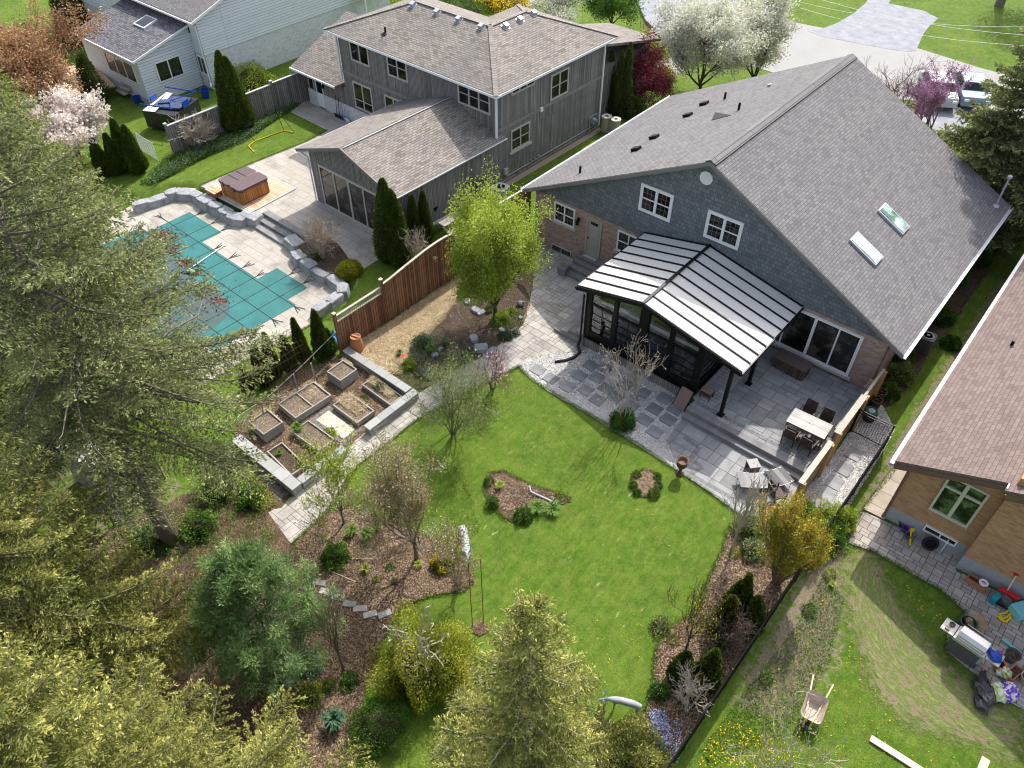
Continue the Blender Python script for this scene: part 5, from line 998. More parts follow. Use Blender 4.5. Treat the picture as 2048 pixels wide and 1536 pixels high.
spruce('large blue green spruce at the street corner on the right', G(1958, 452), 13.5, 4.4, 21, 'n_grey', z0=.6, dens=1.2, wh=.32, lsz=1.5)
spruce('dark evergreen at the right edge beside the gutter of the grey roof', G(2010, 470), 7.0, 2.6, 22, 'n_dark', z0=.5, dens=.5, wh=.5, lsz=1.6)
spruce('yellow green evergreen behind the flowering magnolia', G(75, 350), 7.0, 2.6, 23, 'n_gold', z0=.4, dens=.5, wh=.5, lsz=1.6)
spruce('dark evergreen between the magnolia and the row of four cedars', G(120, 430), 6.0, 2.4, 24, 'n_dark', z0=.4, dens=.5, wh=.5, lsz=1.6)
spruce('olive evergreen left of the row of four cedars by the pool lawn', G(165, 400), 3.4, 1.6, 25, 'n_gold', z0=.3, dens=.5, wh=.4, lsz=1.5)
def pine(label, P, H, R_, seed):
    g = np.random.default_rng(seed); t = thing('pine_tree', label, 'tree', P); tr = MB(); tr.tube([(0, 0, -.1), (.05, .02, H * .5), (0, 0, H * .95)], [.14, .09, .03], 8); K = []
    for z in np.arange(.7, H, .42):
        u = z / H; Rz = R_ * (math.sin(min(1, u * 1.9 + .25) * 1.57)) * (1 - max(0, u - .45) / .62) ** .8 + .1; nb = 13
        for k in range(nb):
            a = g.uniform(0, 6.28); l = Rz * g.uniform(.75, 1.08); tr.tube([(0, 0, z - .2), (math.cos(a) * l * .9, math.sin(a) * l * .9, z + .15)], [.03, .012], 4, cap=False)
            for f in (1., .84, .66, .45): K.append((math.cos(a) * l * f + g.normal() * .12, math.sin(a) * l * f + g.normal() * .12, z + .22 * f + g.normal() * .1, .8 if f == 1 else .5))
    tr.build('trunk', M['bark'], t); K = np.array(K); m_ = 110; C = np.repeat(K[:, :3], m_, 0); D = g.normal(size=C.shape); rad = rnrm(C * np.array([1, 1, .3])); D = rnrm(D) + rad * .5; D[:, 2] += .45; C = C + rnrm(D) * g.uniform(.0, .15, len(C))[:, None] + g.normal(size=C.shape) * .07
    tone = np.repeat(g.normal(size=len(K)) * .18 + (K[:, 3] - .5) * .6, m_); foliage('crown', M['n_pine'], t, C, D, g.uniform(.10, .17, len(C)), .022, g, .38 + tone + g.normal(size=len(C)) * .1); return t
pine('soft blue green white pine beside the square paved landing', G(560, 1325), 5.6, 1.95, 31)
# ---------------------------------------------------------------- cedars
CG = 'row of clipped cedars on the pool lawn behind the vegetable boxes'
for k, (x, y, t_, r) in enumerate(((497, 778, 738, .32), (530, 772, 692, .36), (553, 757, 668, .34), (583, 742, 674, .36), (607, 728, 640, .42), (643, 712, 622, .55), (662, 706, 660, .3))):
    P = G(x, y); cedar(['shortest cedar of the row, half hidden by the spruce', 'narrow cedar second in the row by the spruce', 'narrow cedar behind the wire arch', 'cedar seen through the wire arch', 'cedar between the wire arch and the widest cedar', 'widest cedar of the row, two from the brown fence', 'small cedar nearest to the blue bag and fence post'][k], P, max(.8, hgt(P, t_) - P.z), r, 40 + k, group=CG, tips=2 if k in (5, 4) else 1)
P = G(790, 522); cedar('tallest twin tipped cedar at the front corner of the garden room', P, hgt(P, 360) - P.z, .95, 50, tips=3, round_=.5)
P = G(832, 492); cedar('slim cedar against the grey side wall, nearer the tall cedars', P, hgt(P, 385), .42, 51, group='slim cedars by the grey side wall'); P = G(853, 484); cedar('slim cedar against the grey side wall, nearer the picnic bench', P, hgt(P, 377), .42, 52, group='slim cedars by the grey side wall')
P = G(481, 262); cedar('large twin tipped cedar in front of the grey board fence', P, hgt(P, 102) - P.z, 1.05, 53, tips=2)
for k, (x, y, t_, r) in enumerate(((212, 352, 278, .5), (240, 347, 268, .5), (262, 342, 240, .55), (280, 345, 252, .6))):
    P = G(x, y); cedar(['first cedar from the left in the row of four beyond the pool', 'second cedar from the left in the row of four beyond the pool', 'tallest cedar in the row of four beyond the pool', 'rightmost cedar in the row of four beyond the pool'][k], P, max(1., hgt(P, t_) - P.z), r, 60 + k, group='row of four cedars beyond the pool')
for k, (x, y, t_, r, m_) in enumerate(((1462, 1232, 1150, .48, 'n_ced'), (1438, 1272, 1196, .5, 'n_cedo'), (1492, 1258, 1197, .48, 'n_ced'), (1358, 1358, 1308, .42, 'n_ced'), (1408, 1366, 1303, .45, 'n_ced'), (1386, 1392, 1354, .34, 'n_cedo'))):
    P = G(x, y); cedar(['rearmost dark cedar of the trio in the bark bed by the black fence', 'bronze tinged cedar of the trio, nearest the lawn', 'dark cedar of the trio, nearest the black fence', 'left cedar of the lower pair in the bark bed', 'right cedar of the lower pair in the bark bed', 'small yellowish cedar below the lower pair'][k], P, hgt(P, t_), r, 70 + k, m_, group='dwarf cedars in the fence side bed', tips=2 if k == 0 else 1, round_=.6)
for k, (x, y, t_) in enumerate(((1213, 228, 95), (1246, 228, 86), (1232, 230, 100))):
    P = G(x, y); cedar(['columnar cedar against the far corner of the grey house', 'outermost columnar cedar in front of the red maple', 'columnar cedar between its two neighbours by the red maple'][k], P, hgt(P, t_), .5, 80 + k, group='columnar cedars at the grey house corner', n=4500)
P = G(1262, 232); mound('low dark yew at the foot of the columnar cedars', P, 1.3, .8, 84, 'n_ced', 3000, .1)
P = G(196, 205); cedar('dark cedar beside the wooden steps of the white house', P, 3.2, 1.0, 85, n=5000); P = G(175, 62); cedar('bright green tall cedar behind the white house corner', P, 4.2, 1.1, 86, 'l_green', n=5000); P = G(150, 90); cedar('dark pointed cedar left of the white house', P, 4.6, 1.1, 87, n=5000)
# ---------------------------------------------------------------- broadleaved trees and shrubs
def T(label, b, top, R_, seed, **k):
    P = G(*b); H = k.pop('H', None) or (hgt(P, top) - P.z); return tree(label, P, H, R_, seed, **k)
T('round crowned tree in fresh lime green leaf beside the brown fence', (990, 636), 392, 2.35, 101, leaf='l_lime', n=80000, size=.09, clump=.2, r0=.09, bark='barkd', z0=.16, k=(5, 5, 4), n_main=6, lv=3, spread=.75)
T('slender many stemmed tree with sparse pale leaves above the paved path', (905, 868), 705, 1.9, 102, leaf='l_pale', n=10000, size=.055, bark='bark', r0=.028, multi=7, k=(4, 4, 3), spread=.7, minr=.007)
T('bronze leaved tree with white buds in the bark bed', (833, 1118), 862, 2.5, 103, leaf='l_bronze', n=26000, size=.06, bark='bark', r0=.07, k=(5, 4, 4), multi=1, z0=.3, spread=.85, minr=.007)
T('young apple tree with sparse lime leaves beside the paved landing', (688, 1048), 870, 1.55, 104, leaf='l_lime', n=5500, size=.075, bark='bark', r0=.045, k=(4, 4, 3), z0=.3, spread=.9, minr=.007)
T('small pink flowering magnolia beside the paved path', (985, 780), 685, 1.25, 105, leaf='f_pink', n=330, size=.085, leafw=.8, bark='twigr', r0=.035, multi=4, k=(4, 4, 3), extra=('buds', 't_seed', 300, .05), name='magnolia_tree')
T('bare vase shaped shrub with dry seed heads in front of the sunroom', (1248, 848), 662, 1.3, 106, leaf='t_seed', n=420, size=.05, leafw=.9, bark='twig', r0=.022, multi=6, k=(3, 3, 3), lvl_leaf=3, clump=.02, spread=.8, minr=.005, name='bare_shrub', cat='shrub', part='seed_heads')
T('bare brown stemmed shrub beside the sunroom base wall', (1275, 800), 700, .85, 107, leaf='t_seed', n=120, size=.04, bark='twig', r0=.025, multi=6, k=(3, 3, 3), lvl_leaf=3, clump=.02, spread=.5, name='bare_shrub', cat='shrub', part='seed_heads')
T('bare young tree at the lawn edge of the lower patio', (1462, 1100), 962, .85, 108, leaf='l_pale', n=350, size=.035, bark='twig', r0=.05, k=(5, 4, 3), z0=.5, spread=.45, minr=.006)
T('upright amber and yellow tree in the bed beside the black fence', (1552, 1165), 1003, 1.15, 109, leaf='l_amber', n=26000, size=.06, clump=.07, bark='twigr', r0=.06, multi=8, k=(5, 5, 3), spread=.35, up=.9)
T('small sparse yellow green tree beside the lawn and cedars', (1368, 1308), 1165, .95, 110, leaf='l_gold', n=1100, size=.05, bark='barkd', r0=.035, k=(4, 4, 3), z0=.5, spread=.8, minr=.006)
T('fine brown twiggy shrub in front of the cedar trio', (1448, 1300), 1232, .75, 111, n=500, leaf='t_seed', size=.03, bark='twigr', r0=.02, multi=12, k=(4, 4, 3), spread=.7, name='bare_shrub', cat='shrub', part='buds')
T('pale bare shrub in front of the lower cedar pair', (1372, 1422), 1355, .75, 112, n=0, bark='twig', r0=.025, multi=8, k=(4, 4, 3), spread=.8, name='bare_shrub', cat='shrub')
T('sprawling pale bare shrub at the bottom right of the black fence', (1500, 1575), 1400, 1.8, 113, leaf='l_gold', n=1500, size=.05, bark='twig', r0=.022, multi=7, k=(3, 3, 3), spread=.9, name='bare_shrub', cat='shrub', minr=.006, part='buds')
T('thin bare sapling in the bark bed right of the white pine', (688, 1342), 1190, .7, 114, n=0, bark='twigr', r0=.035, k=(3, 3, 2), z0=.5, spread=.5)
T('golden weeping shrub with pale bare branches on its crown', (848, 1360), 1240, .95, 115, n=0, bark='twig', r0=.06, k=(3, 3, 2), z0=.6, spread=1.1, name='bare_shrub', cat='shrub', minr=.012)
P = G(848, 1350); mound('dense golden green weeping shrub in front of the lawn', P, 2.3, 1.3, 116, 'l_weep', 26000, .07, amp=.38, leafw=.4, up=-.5)
mound('lower lobe of golden green foliage beside the weeping shrub', G(905, 1345), 1.5, .9, 1161, 'l_weep', 11000, .07, amp=.38, leafw=.4, up=-.4)
P = G(760, 1460); mound('low green shrub in the shade of the golden weeping shrub', P, .9, .9, 117, 'l_green', 6000, .05)
P = G(1258, 1535); mound('olive green juniper at the bottom beside the lying deer', P, 1.3, 1.15, 118, 'n_gold', 16000, .07, amp=.2)
T('bare twiggy sapling beside the lying deer', (1185, 1500), 1410, .55, 119, n=200, leaf='l_gold', size=.035, bark='twigr', r0=.03, k=(4, 3, 3), z0=.4, spread=.7)
T('large white blossoming pear tree beyond the grey roof, left one', (1398, 185), 5, 3.5, 120, leaf='f_white', n=52000, size=.15, clump=.26, r0=.12, bark='barkd', k=(5, 5, 4), up=.8, spread=.65, z0=.14, name='pear_tree', group='white blossoming pear trees')
T('white blossoming pear tree nearer the street, right one', (1505, 170), 5, 3.2, 121, leaf='f_white', n=42000, size=.15, clump=.26, r0=.12, bark='barkd', k=(5, 5, 4), up=.8, spread=.65, z0=.14, name='pear_tree', group='white blossoming pear trees', H=6.2)
T('wine red maple between the grey house and the front lawn', (1268, 205), 55, 2.5, 122, leaf='l_red', n=16000, size=.11, clump=.16, r0=.08, bark='barkd', z0=.2, spread=1., k=(5, 5, 4), name='maple_tree')
T('dense green tree beyond the roof of the grey house', (1222, 62), -40, 2.4, 123, leaf='l_green', n=15000, size=.14, clump=.22, r0=.1, bark='barkd', name='tree', k=(5, 5, 3))
T('white flowering tree just beyond the ridge of the grey house', (1120, 70), -40, 2.8, 124, leaf='f_white', n=9000, size=.13, clump=.22, r0=.1, bark='barkd', name='tree')
T('purple redbud in blossom in front of the street', (1840, 285), 118, 3.0, 125, leaf='f_purple', n=12000, size=.09, clump=.07, bark='twigr', r0=.07, multi=5, k=(4, 5, 4), spread=.7, name='redbud_tree', H=4.6)
T('bare pinkish twigged tree beside the purple redbud', (1775, 262), 110, 2.9, 126, leaf='f_purple', n=900, size=.06, clump=.05, bark='twigr', r0=.07, multi=6, k=(4, 5, 4), spread=.7, name='redbud_tree', H=4.6)
T('rust coloured tree in young leaf at the top left corner', (110, 235), -20, 5.0, 127, leaf='l_rust', n=34000, size=.15, clump=.22, r0=.14, bark='barkd', k=(6, 5, 4), spread=.9, z0=.2, name='tree', H=6.6)
T('cream flowered magnolia in front of the wooden deck', (165, 320), 175, 3.4, 128, leaf='f_cream', n=19000, size=.17, leafw=.8, clump=.16, r0=.08, bark='bark', multi=4, k=(5, 5, 3), name='magnolia_tree', H=3.6)
P = G(648, 520); T('twiggy pinkish brown shrub above the pool boulders', (646, 518), 422, 1.15, 129, leaf='l_rust', n=3800, size=.035, bark='twig', r0=.02, multi=16, k=(4, 4, 3), spread=.75, name='bare_shrub', cat='shrub', part='young_leaves', H=2.5); 
mound('round clipped yellow green boxwood beside the boulders', G(700, 545), .62, .68, 130, 'l_gold', 7000, .05, amp=.03, leafw=.6, group=None)
mound('small dark green shrub at the foot of the pinkish shrub', G(640, 530), .6, .6, 131, 'n_ced', 3000, .06)
T('fine twiggy bare shrub against the grey board fence', (396, 298), 232, 1.4, 132, leaf='t_seed', n=1500, size=.05, bark='twig', r0=.02, multi=18, k=(4, 4, 3), spread=.6, name='bare_shrub', cat='shrub', part='buds', H=2.2, minr=.011)
T('bare twiggy vine tangle over the brown fence top', (835, 540), 480, .8, 133, n=0, bark='twig', r0=.02, multi=8, k=(4, 4, 3), spread=1., name='bare_shrub', cat='shrub', H=2.6)
mound('light green shrub behind the board fence by the white house', G(505, 170), 1.5, 1.5, 134, 'l_lime', 3500, .1); mound('yellow green bush near the front drive', G(1300, 118), 1.2, 1.5, 135, 'l_gold', 4000, .1); mound('lower yellow bush beside the red maple', G(1315, 160), .9, 1.3, 136, 'l_gold', 3500, .1)
mound('yellow forsythia mound at the top beyond the grey house', G(1010, 12), 1.2, 2.4, 137, 'f_yellow', 3500, .12); mound('green perennial bed at the top beyond the grey roof', G(930, 15), .7, 2.6, 138, 'l_green', 5000, .12); mound('green flowering bank at the top left of the grey roof', G(745, -5), .8, 2.6, 139, 'l_lime', 5000, .12)
T('pale bare shrub between the white and the grey house', (735, 22), -20, 2.4, 140, n=300, leaf='t_seed', size=.08, bark='twig', r0=.03, multi=9, k=(4, 4, 3), name='bare_shrub', cat='shrub', part='buds', H=2.6, minr=.015)
# shrubs between brick house and brown house
for k, (x, y, h, r, m_, lb) in enumerate(((1800, 715, .55, .5, 'l_green', 'dark leafy perennial below the roof corner'), (1800, 757, .7, .55, 'l_pale', 'pale edged shrub beside the brick wall corner'), (1775, 790, .5, .45, 'l_green', 'low green plant beside the brick pillar'), (1855, 600, .8, .6, 'l_lime', 'light green shrub beside the grey roof gutter'), (1880, 640, .6, .6, 'l_green', 'broad leafed shrub behind the air conditioner'), (1905, 560, .8, .6, 'l_green', 'dark bush beside the brick side wall'), (1950, 520, .9, .8, 'l_green', 'green bush far along the side yard'), (1900, 690, .4, .4, 'l_green', 'small leafy plant beside the side lawn'))):
    mound(lb, G(x, y), h, r, 150 + k, m_, 1800, .09)
for k, (x, y, r) in enumerate(((1600, 1040, .55), (1625, 1070, .6), (1650, 1085, .6), (1650, 1050, .5), (1612, 1115, .5), (1680, 1050, .45))):
    mound(['leafy green bush by the end post of the wooden screen', 'bright green bush behind the amber tree', 'spreading green bush at the fence by the old pavers', 'light green bush between the fence and the stepping stones', 'low green bush at the foot of the amber tree', 'small green bush at the corner of the old pavers'][k], G(x, y), .9, r, 170 + k, 'l_lime' if k % 2 else 'l_green', 3000, .07, amp=.3)
# the redbud side shrubs
for k, (x, y) in enumerate(((1870, 320), (1905, 370), (1840, 300))): mound(['green shrub under the redbud', 'dark shrub behind the ridge corner of the grey roof', 'low lime shrub beside the front drive'][k], G(x, y), 1.2, 1.6, 180 + k, ('l_lime', 'l_green', 'l_lime')[k], 4000, .12)
for k, (x, y, h, r, m_, lb) in enumerate(((440, 985, .9, .8, 'l_pale', 'grey green bush between the big spruce trunk and the brick path'), (505, 1000, .6, .5, 'l_green', 'leafy bush at the end of the sunken brick path'), (400, 1060, .7, .6, 'l_green', 'green bush just right of the bare spruce trunk'), (300, 1090, .7, .7, 'l_green', 'fern like bush left of the bare spruce trunk'), (455, 930, .8, .6, 'l_sedum2', 'grey twiggy bush below the lowest stone wall'))):
    mound(lb, G(x, y), h, r, 190 + k, m_, 3200, .07, amp=.35)
# ================================================================ objects
def atX(px, py, X): v = MW @ np.array([(px - 1024) / FPX, (py - 768) / FPX, 1]); t = X / v[0]; return Vector((X, v[1] * t, CAM_H + v[2] * t))
def rect(P4, z, lv=None):
    A = [at(a, b, z) for a, b in P4]; c = sum(A, Vector()) / 4; u = (A[1] - A[0] + A[2] - A[3]); ang = math.atan2(u.y, u.x)
    return Vector((c.x, c.y, z if lv is None else lv)), ((A[1] - A[0]).length + (A[2] - A[3]).length) / 2, ((A[3] - A[0]).length + (A[2] - A[1]).length) / 2, ang
def one(name, mb, mat, label, cat, group=None, **k): return tag(mb.build(name, M[mat], **k), label, cat, group)
# ---- brown fence
FX = -22.2; t = thing('brown_fence', 'tall brown board fence with lattice topped end between the pool yard and the garden', 'fence', (FX, 20, 0)); o = (FX, 20, 0)
top = [atX(*q, FX) for q in ((771, 563), (811, 530), (854, 496), (885, 475), (912, 463))] + [Vector((FX, 24.0, 2.62)), Vector((FX, 27.9, 2.5))]
def ftop(y):
    for a, b in zip(top, top[1:]):
        if a.y <= y <= b.y: return a.z + (b.z - a.z) * (y - a.y) / (b.y - a.y)
    return top[0].z if y < top[0].y else top[-1].z
mb = MB(o); 
mb.box((FX - .02, 14.72, -.6), (FX + .02, 17.36, 1.72)); ys = np.linspace(17.46, 27.9, 24)
for a, b in zip(ys, ys[1:]): mb.vf([(x, y, z) for x in (FX - .02, FX + .02) for y, z in ((a, -.6), (b, -.6), (b, ftop(b) - .06), (a, ftop(a) - .06))], [(0, 3, 2, 1), (4, 5, 6, 7), (0, 1, 5, 4), (2, 3, 7, 6)])
mb.build('boards', M['fence_brown'], t)
for y, h in ((14.7, 2.22), (17.42, 2.46)): q = MB(o); q.box((FX - .06, y - .06, -.6), (FX + .06, y + .06, h)); q.build('post', M['fence_brown'], t); q = MB(o); q.box((FX - .08, y - .08, h), (FX + .08, y + .08, h + .05)); q.build('post_cap', M['wood_cap'], t)
q = MB(o)
for a, b in zip(ys, ys[1:]): q.bar((FX, a, ftop(a) - .03), (FX, b, ftop(b) - .03), .11, .045)
q.box((FX - .055, 14.78, 2.06), (FX + .055, 17.36, 2.1)); q.box((FX - .03, 14.78, 1.72), (FX + .03, 17.36, 1.76)); q.build('cap_rail', M['wood_cap'], t)
q = MB(o)
for i in range(22): y = 14.84 + i * .116; q.bar((FX, y, 1.77), (FX, y + .11, 2.05), .02, .012); q.bar((FX + .014, y + .11, 1.77), (FX + .014, y, 2.05), .02, .012)
q.build('lattice', M['wood_grey'], t)
t = thing('birdhouse', 'small wooden birdhouse mounted on the brown fence', 'birdhouse', (FX + .1, 20.7, 1.7)); q = MB(); q.box((-.07, -.07, 0), (.07, .07, .2)); q.build('box', M['post_wood'], t); q = MB(); q.slab([(-.1, -.1, .2), (.12, -.1, .2), (.12, 0, .28), (-.1, 0, .28)], .015); q.slab([(-.1, 0, .28), (.12, 0, .28), (.12, .1, .2), (-.1, .1, .2)], .015); q.build('roof', M['wood_cap'], t); q = MB(); q.lathe((.072, 0, .12), [(.025, 0), (.025, .004)], 8, axis=(1, 0, 0)); q.build('hole', M['black'], t)
# ---- grey board fence
A, B = wg(at(325, 318, -.2)), wg(at(621, 187, -.2)); FG = (-44.05, 25, -.2); t = thing('grey_fence', 'weathered grey board fence with pale cap rail behind the pool lawn', 'fence', gw(*FG[:2], FG[2]), GTH)
yy = [19.4, 23.1, 27.0, 30.6, 34.2]; 
for i in range(4):
    h = 1.66 + .06 * i; q = MB(FG); q.box((-44.07, yy[i] + .06, -.35), (-44.03, yy[i + 1] - .06, h)); q.build('boards', M['fence_grey'], t); q = MB(FG); q.box((-44.13, yy[i] + .06, h), (-43.97, yy[i + 1] - .06, h + .05)); q.build('cap_rail', M['acgrey'], t)
for i, y in enumerate(yy): q = MB(FG); q.box((-44.12, y - .06, -.4), (-43.98, y + .06, 1.82 + .05 * i)); q.build('post', M['fence_grey'], t); q = MB(FG); q.box((-44.15, y - .09, 1.82 + .05 * i), (-43.95, y + .09, 1.88 + .05 * i)); q.build('post_cap', M['acgrey'], t)
# ---- privacy screen, brick wall and pillar at the right of the patio
t = thing('wooden_screen', 'tall wooden privacy screen with pale caps along the right of the patio', 'fence', (-3.15, 22, 0)); o = (-3.15, 22, 0)
for y0, y1, w_, zt in ((22.42, 24.9, .24, 1.9), (19.42, 21.88, .20, 1.86), (24.98, 26.9, .10, 1.88)):
    q = MB(o); q.box((-3.19, y0, .06), (-3.14, y1, zt - .04)); q.build('panel', M['post_boards'], t); q = MB(o); q.box((-3.16 - w_ / 2, y0 - .04, zt - .04), (-3.16 + w_ / 2, y1 + .04, zt)); q.build('cap_rail', M['wood_cap'], t, bevel=.008)
    for y in (y0 + .07, y1 - .07): q = MB(o); q.box((-3.14, y - .07, 0), (-3.0, y + .07, zt - .045)); q.build('post', M['post_wood'], t)
t = thing('brick_wall', 'low brick wall with grey coping between patio and side yard', 'wall', (-3.3, 25.4, 0)); o = (-3.3, 25.4, 0)
MB(o).box((-3.45, 23.6, 0), (-3.22, 26.95, .86)).build('bricks', M['brick_pink'], t); MB(o).box((-3.48, 23.6, .862), (-3.2, 26.3, .93)).build('coping', M['concl'], t, bevel=.01); MB(o).box((-3.5, 26.3, .862), (-3.2, 26.95, 1.12)).build('pillar_top', M['brick_pink'], t)
# ---- chain link fence and gate
def net(mb, P, u, L, h, st=.07, r=.004):
    n = int(L / st); m_ = int(h / st); u = Vector(u); P = Vector(P)
    for i in range(-m_, n, 2):
        for s_ in (1, -1):
            a, b = (i, 0), (i + m_, m_)
            if a[0] < 0: a = (0, -a[0])
            if b[0] > n: b = (n, b[1] - (b[0] - n))
            f = (lambda c: P + u * ((c[0] if s_ > 0 else n - c[0]) * st) + Vector((0, 0, c[1] * st))); p, q = f(a), f(b)
            if (p - q).length > .05: mb.bar(p, q, r * 2)
def chainfence(name, label, P, u, L, h, mat, ps=2.4, st=.09, r=.004, cat='fence'):
    t = thing(name, label, cat, P); u = Vector(u).normalized(); q = MB(); net(q, (0, 0, .03), u, L, h, st, r); q.build('mesh', M[mat], t)
    q = MB(); q.tube([(0, 0, h), u * L + Vector((0, 0, h))], .022, 6); q.build('top_rail', M[mat], t)
    for k in range(int(L / ps) + 1): c = u * min(L, k * ps); MB().tube([c, c + Vector((0, 0, h + .06))], .03, 6).build('post', M[mat], t)
    return t
chainfence('chain_link_fence', 'black chain link fence running along the bark bed to the lower right', (-1.72, 7.4, 0), (0, 1, 0), 17.2, 1.18, 'black', st=.06, r=.007)
t = thing('metal_gate', 'black metal gate closing the pebble strip behind the wooden screen', 'gate', (-2.4, 24.75, 0)); q = MB(); 
for z in (.1, 1.15, 1.28): q.box((-.66, -.015, z), (.66, .015, z + .03))
for i in range(15): q.box((-.65 + i * .093 - .007, -.008, .1), (-.65 + i * .093 + .007, .008, 1.28))
q.build('bars', M['black'], t)
for x in (-.68, .68): MB().box((x - .03, -.03, 0), (x + .03, .03, 1.36)).build('post', M['black'], t)
chainfence('chain_link_fence', 'galvanised mesh fence beside the row of four cedars', G(281, 300), at(322, 325) - at(281, 300), 2.1, 1.15, 'galv', st=.09, r=.008)
# ---- stone garden walls
def swall(label, a, b, h, wd=.36, z0=0.):
    x0, y0 = a; x1, y1 = b; c = ((x0 + x1) / 2, (y0 + y1) / 2, z0); t = thing('stone_wall', label, 'wall', c, group='stone walls round the vegetable plot'); hx, hy = abs(x1 - x0) / 2, abs(y1 - y0) / 2; hx, hy = max(hx, wd / 2), max(hy, wd / 2)
    MB().box((-hx + .03, -hy + .03, -.1), (hx - .03, hy - .03, h - .07)).build('blocks', M['stone_block'], t)
    q = MB(); L = max(hx, hy) * 2; n = max(1, int(L / .6))
    for i in range(n): f0, f1 = -L / 2 + L * i / n + .004, -L / 2 + L * (i + 1) / n - .004; q.box((f0, -hy, h - .07), (f1, hy, h)) if hx > hy else q.box((-hx, f0, h - .07), (hx, f1, h))
    q.build('coping', M['concl'], t, bevel=.008)
swall('stone wall with smooth coping from the terracotta barrel to the paved path', (-21.9, 14.72), (-17.95, 14.72), .42)
swall('stone wall along the paved path, upper stretch beyond the opening', (-17.7, 12.15), (-17.7, 14.9), .42); swall('stone wall along the paved path, lower stretch below the opening', (-17.62, 8.75), (-17.62, 10.9), .42)
swall('lowest stone wall above the sunken brick path', (-21.2, 8.5), (-17.44, 8.5), .46, .44)
# ---- raised vegetable boxes
def bedbox(label, P4, h, soil='soilbed', div=0, drop=.07):
    c, lx, ly, a = rect(P4, h, 0.); t = thing('raised_bed', label, 'raised bed', c, a, 'wooden raised vegetable boxes'); w_ = .045
    q = MB()
    for i, (x0, y0, x1, y1) in enumerate(((-lx / 2, -ly / 2, lx / 2, -ly / 2 + w_), (-lx / 2, ly / 2 - w_, lx / 2, ly / 2), (-lx / 2, -ly / 2 + w_, -lx / 2 + w_, ly / 2 - w_), (lx / 2 - w_, -ly / 2 + w_, lx / 2, ly / 2 - w_))):
        n = max(1, round(h / .2))
        for k in range(n): q.box((x0, y0, h * k / n + .003), (x1, y1, h * (k + 1) / n - .003))
    if div: q.box((-.02, -ly / 2 + w_, h - .15), (.02, ly / 2 - w_, h - .01)) if lx > ly else q.box((-lx / 2 + w_, -.02, h - .15), (lx / 2 - w_, .02, h - .01))
    q.build('boards', M['wood_grey'], t); MB().box((-lx / 2 + w_, -ly / 2 + w_, .02), (lx / 2 - w_, ly / 2 - w_, h - drop)).build('soil', M[soil], t); return t, lx, ly
bedbox('tall square raised bed below the brown fence', [(653, 742), (681, 762), (714, 737), (686, 720)], .55); bedbox('low raised bed against the upper stone wall', [(725, 770), (782, 811), (803, 791), (747, 751)], .24)
bedbox('low square raised bed beside the cream landing slab', [(665, 809), (715, 847), (748, 820), (700, 786)], .28); bedbox('double raised bed with a middle board below the wire trellis', [(557, 807), (592, 838), (661, 788), (626, 762)], .36, div=1)
bedbox('tall raised bed nearest the big spruce', [(497, 843), (528, 870), (565, 843), (536, 818)], .5); bedbox('low raised bed with a leek clump beside the lower stone wall', [(582, 861), (637, 903), (670, 877), (618, 842)], .26); bedbox('low dark soiled bed in the corner of the two lower walls', [(531, 898), (583, 951), (612, 930), (567, 888)], .2, soil='soil')
c, lx, ly, a = rect([(632, 839), (686, 879), (712, 859), (657, 823)], .03); t = thing('landing_slab', 'cream stone landing with grey paver border inside the vegetable plot', 'slab', c, a); MB().box((-lx / 2 - .22, -ly / 2 - .22, -.03), (lx / 2 + .22, ly / 2 + .22, .01)).build('border', M['pav_dark'], t); q = MB(); 
for i in range(3): q.box((-lx / 2 + lx * i / 3 + .004, -ly / 2, .0), (-lx / 2 + lx * (i + 1) / 3 - .004, ly / 2, .025))
q.build('slabs', M['creamst'], t, bevel=.004)
M_ = None
# wire trellis and arch
P = [at(565, 812), at(598, 790), at(632, 768)]; t = thing('wire_trellis', 'wire trellis on three wooden stakes behind the double raised bed', 'trellis', P[0]); hh = [hgt(p, y) for p, y in zip(P, (773, 748, 726))]
for p, h in zip(P, hh): MB(P[0]).tube([p, p + Vector((0, 0, h))], .035, 6).build('stake', M['wood_grey'], t)
q = MB(P[0]); 
for k in range(9): z = .35 + k * .13; q.tube([P[0] + Vector((0, 0, z)), P[1] + Vector((0, 0, z)), P[2] + Vector((0, 0, z))], .007, 3)
q.build('wires', M['rust'], t)
a0, a1 = at(538, 790), at(622, 738); u = (a1 - a0); Lh = u.length; u.normalize(); s_ = Vector((-u.y, u.x, 0)); 
if s_.y < 0: s_ = -s_
t = thing('wire_arch', 'rusty wire mesh arch tunnel over the row of cedars side of the plot', 'trellis', a0); q = MB(a0)
arc = lambda f: s_ * (.75 - .75 * math.cos(math.pi * f)) + Vector((0, 0, 1.35 * math.sin(math.pi * f) ** .75 + .4 * min(1, 8 * min(f, 1 - f))))
for k in range(13): q.tube([a0 + u * Lh * k / 12 + arc(f) for f in np.linspace(0, 1, 13)], .009, 3)
for f in np.linspace(0, 1, 15): q.tube([a0 + arc(f), a1 + arc(f)], .008, 3)
q.build('mesh', M['rust'], t)
q = MB(G(716, 704)); q.lathe(G(716, 704), [(.20, 0), (.24, .1), (.29, .35), (.28, .6), (.22, .82), (.235, .86), (.235, .92), (.2, .93), (.19, .9), (0, .9)], 20); t = thing('rain_barrel', 'terracotta coloured urn shaped barrel at the end of the brown fence', 'barrel', G(716, 704)); q.build('body', M['terracotta'], t, smooth=True); q = MB(G(716, 704)); q.bar(G(716, 704) + Vector((-.2, -.05, .94)), G(716, 704) + Vector((.2, .05, .94)), .08, .03); q.build('lid_bar', M['terracotta'], t)
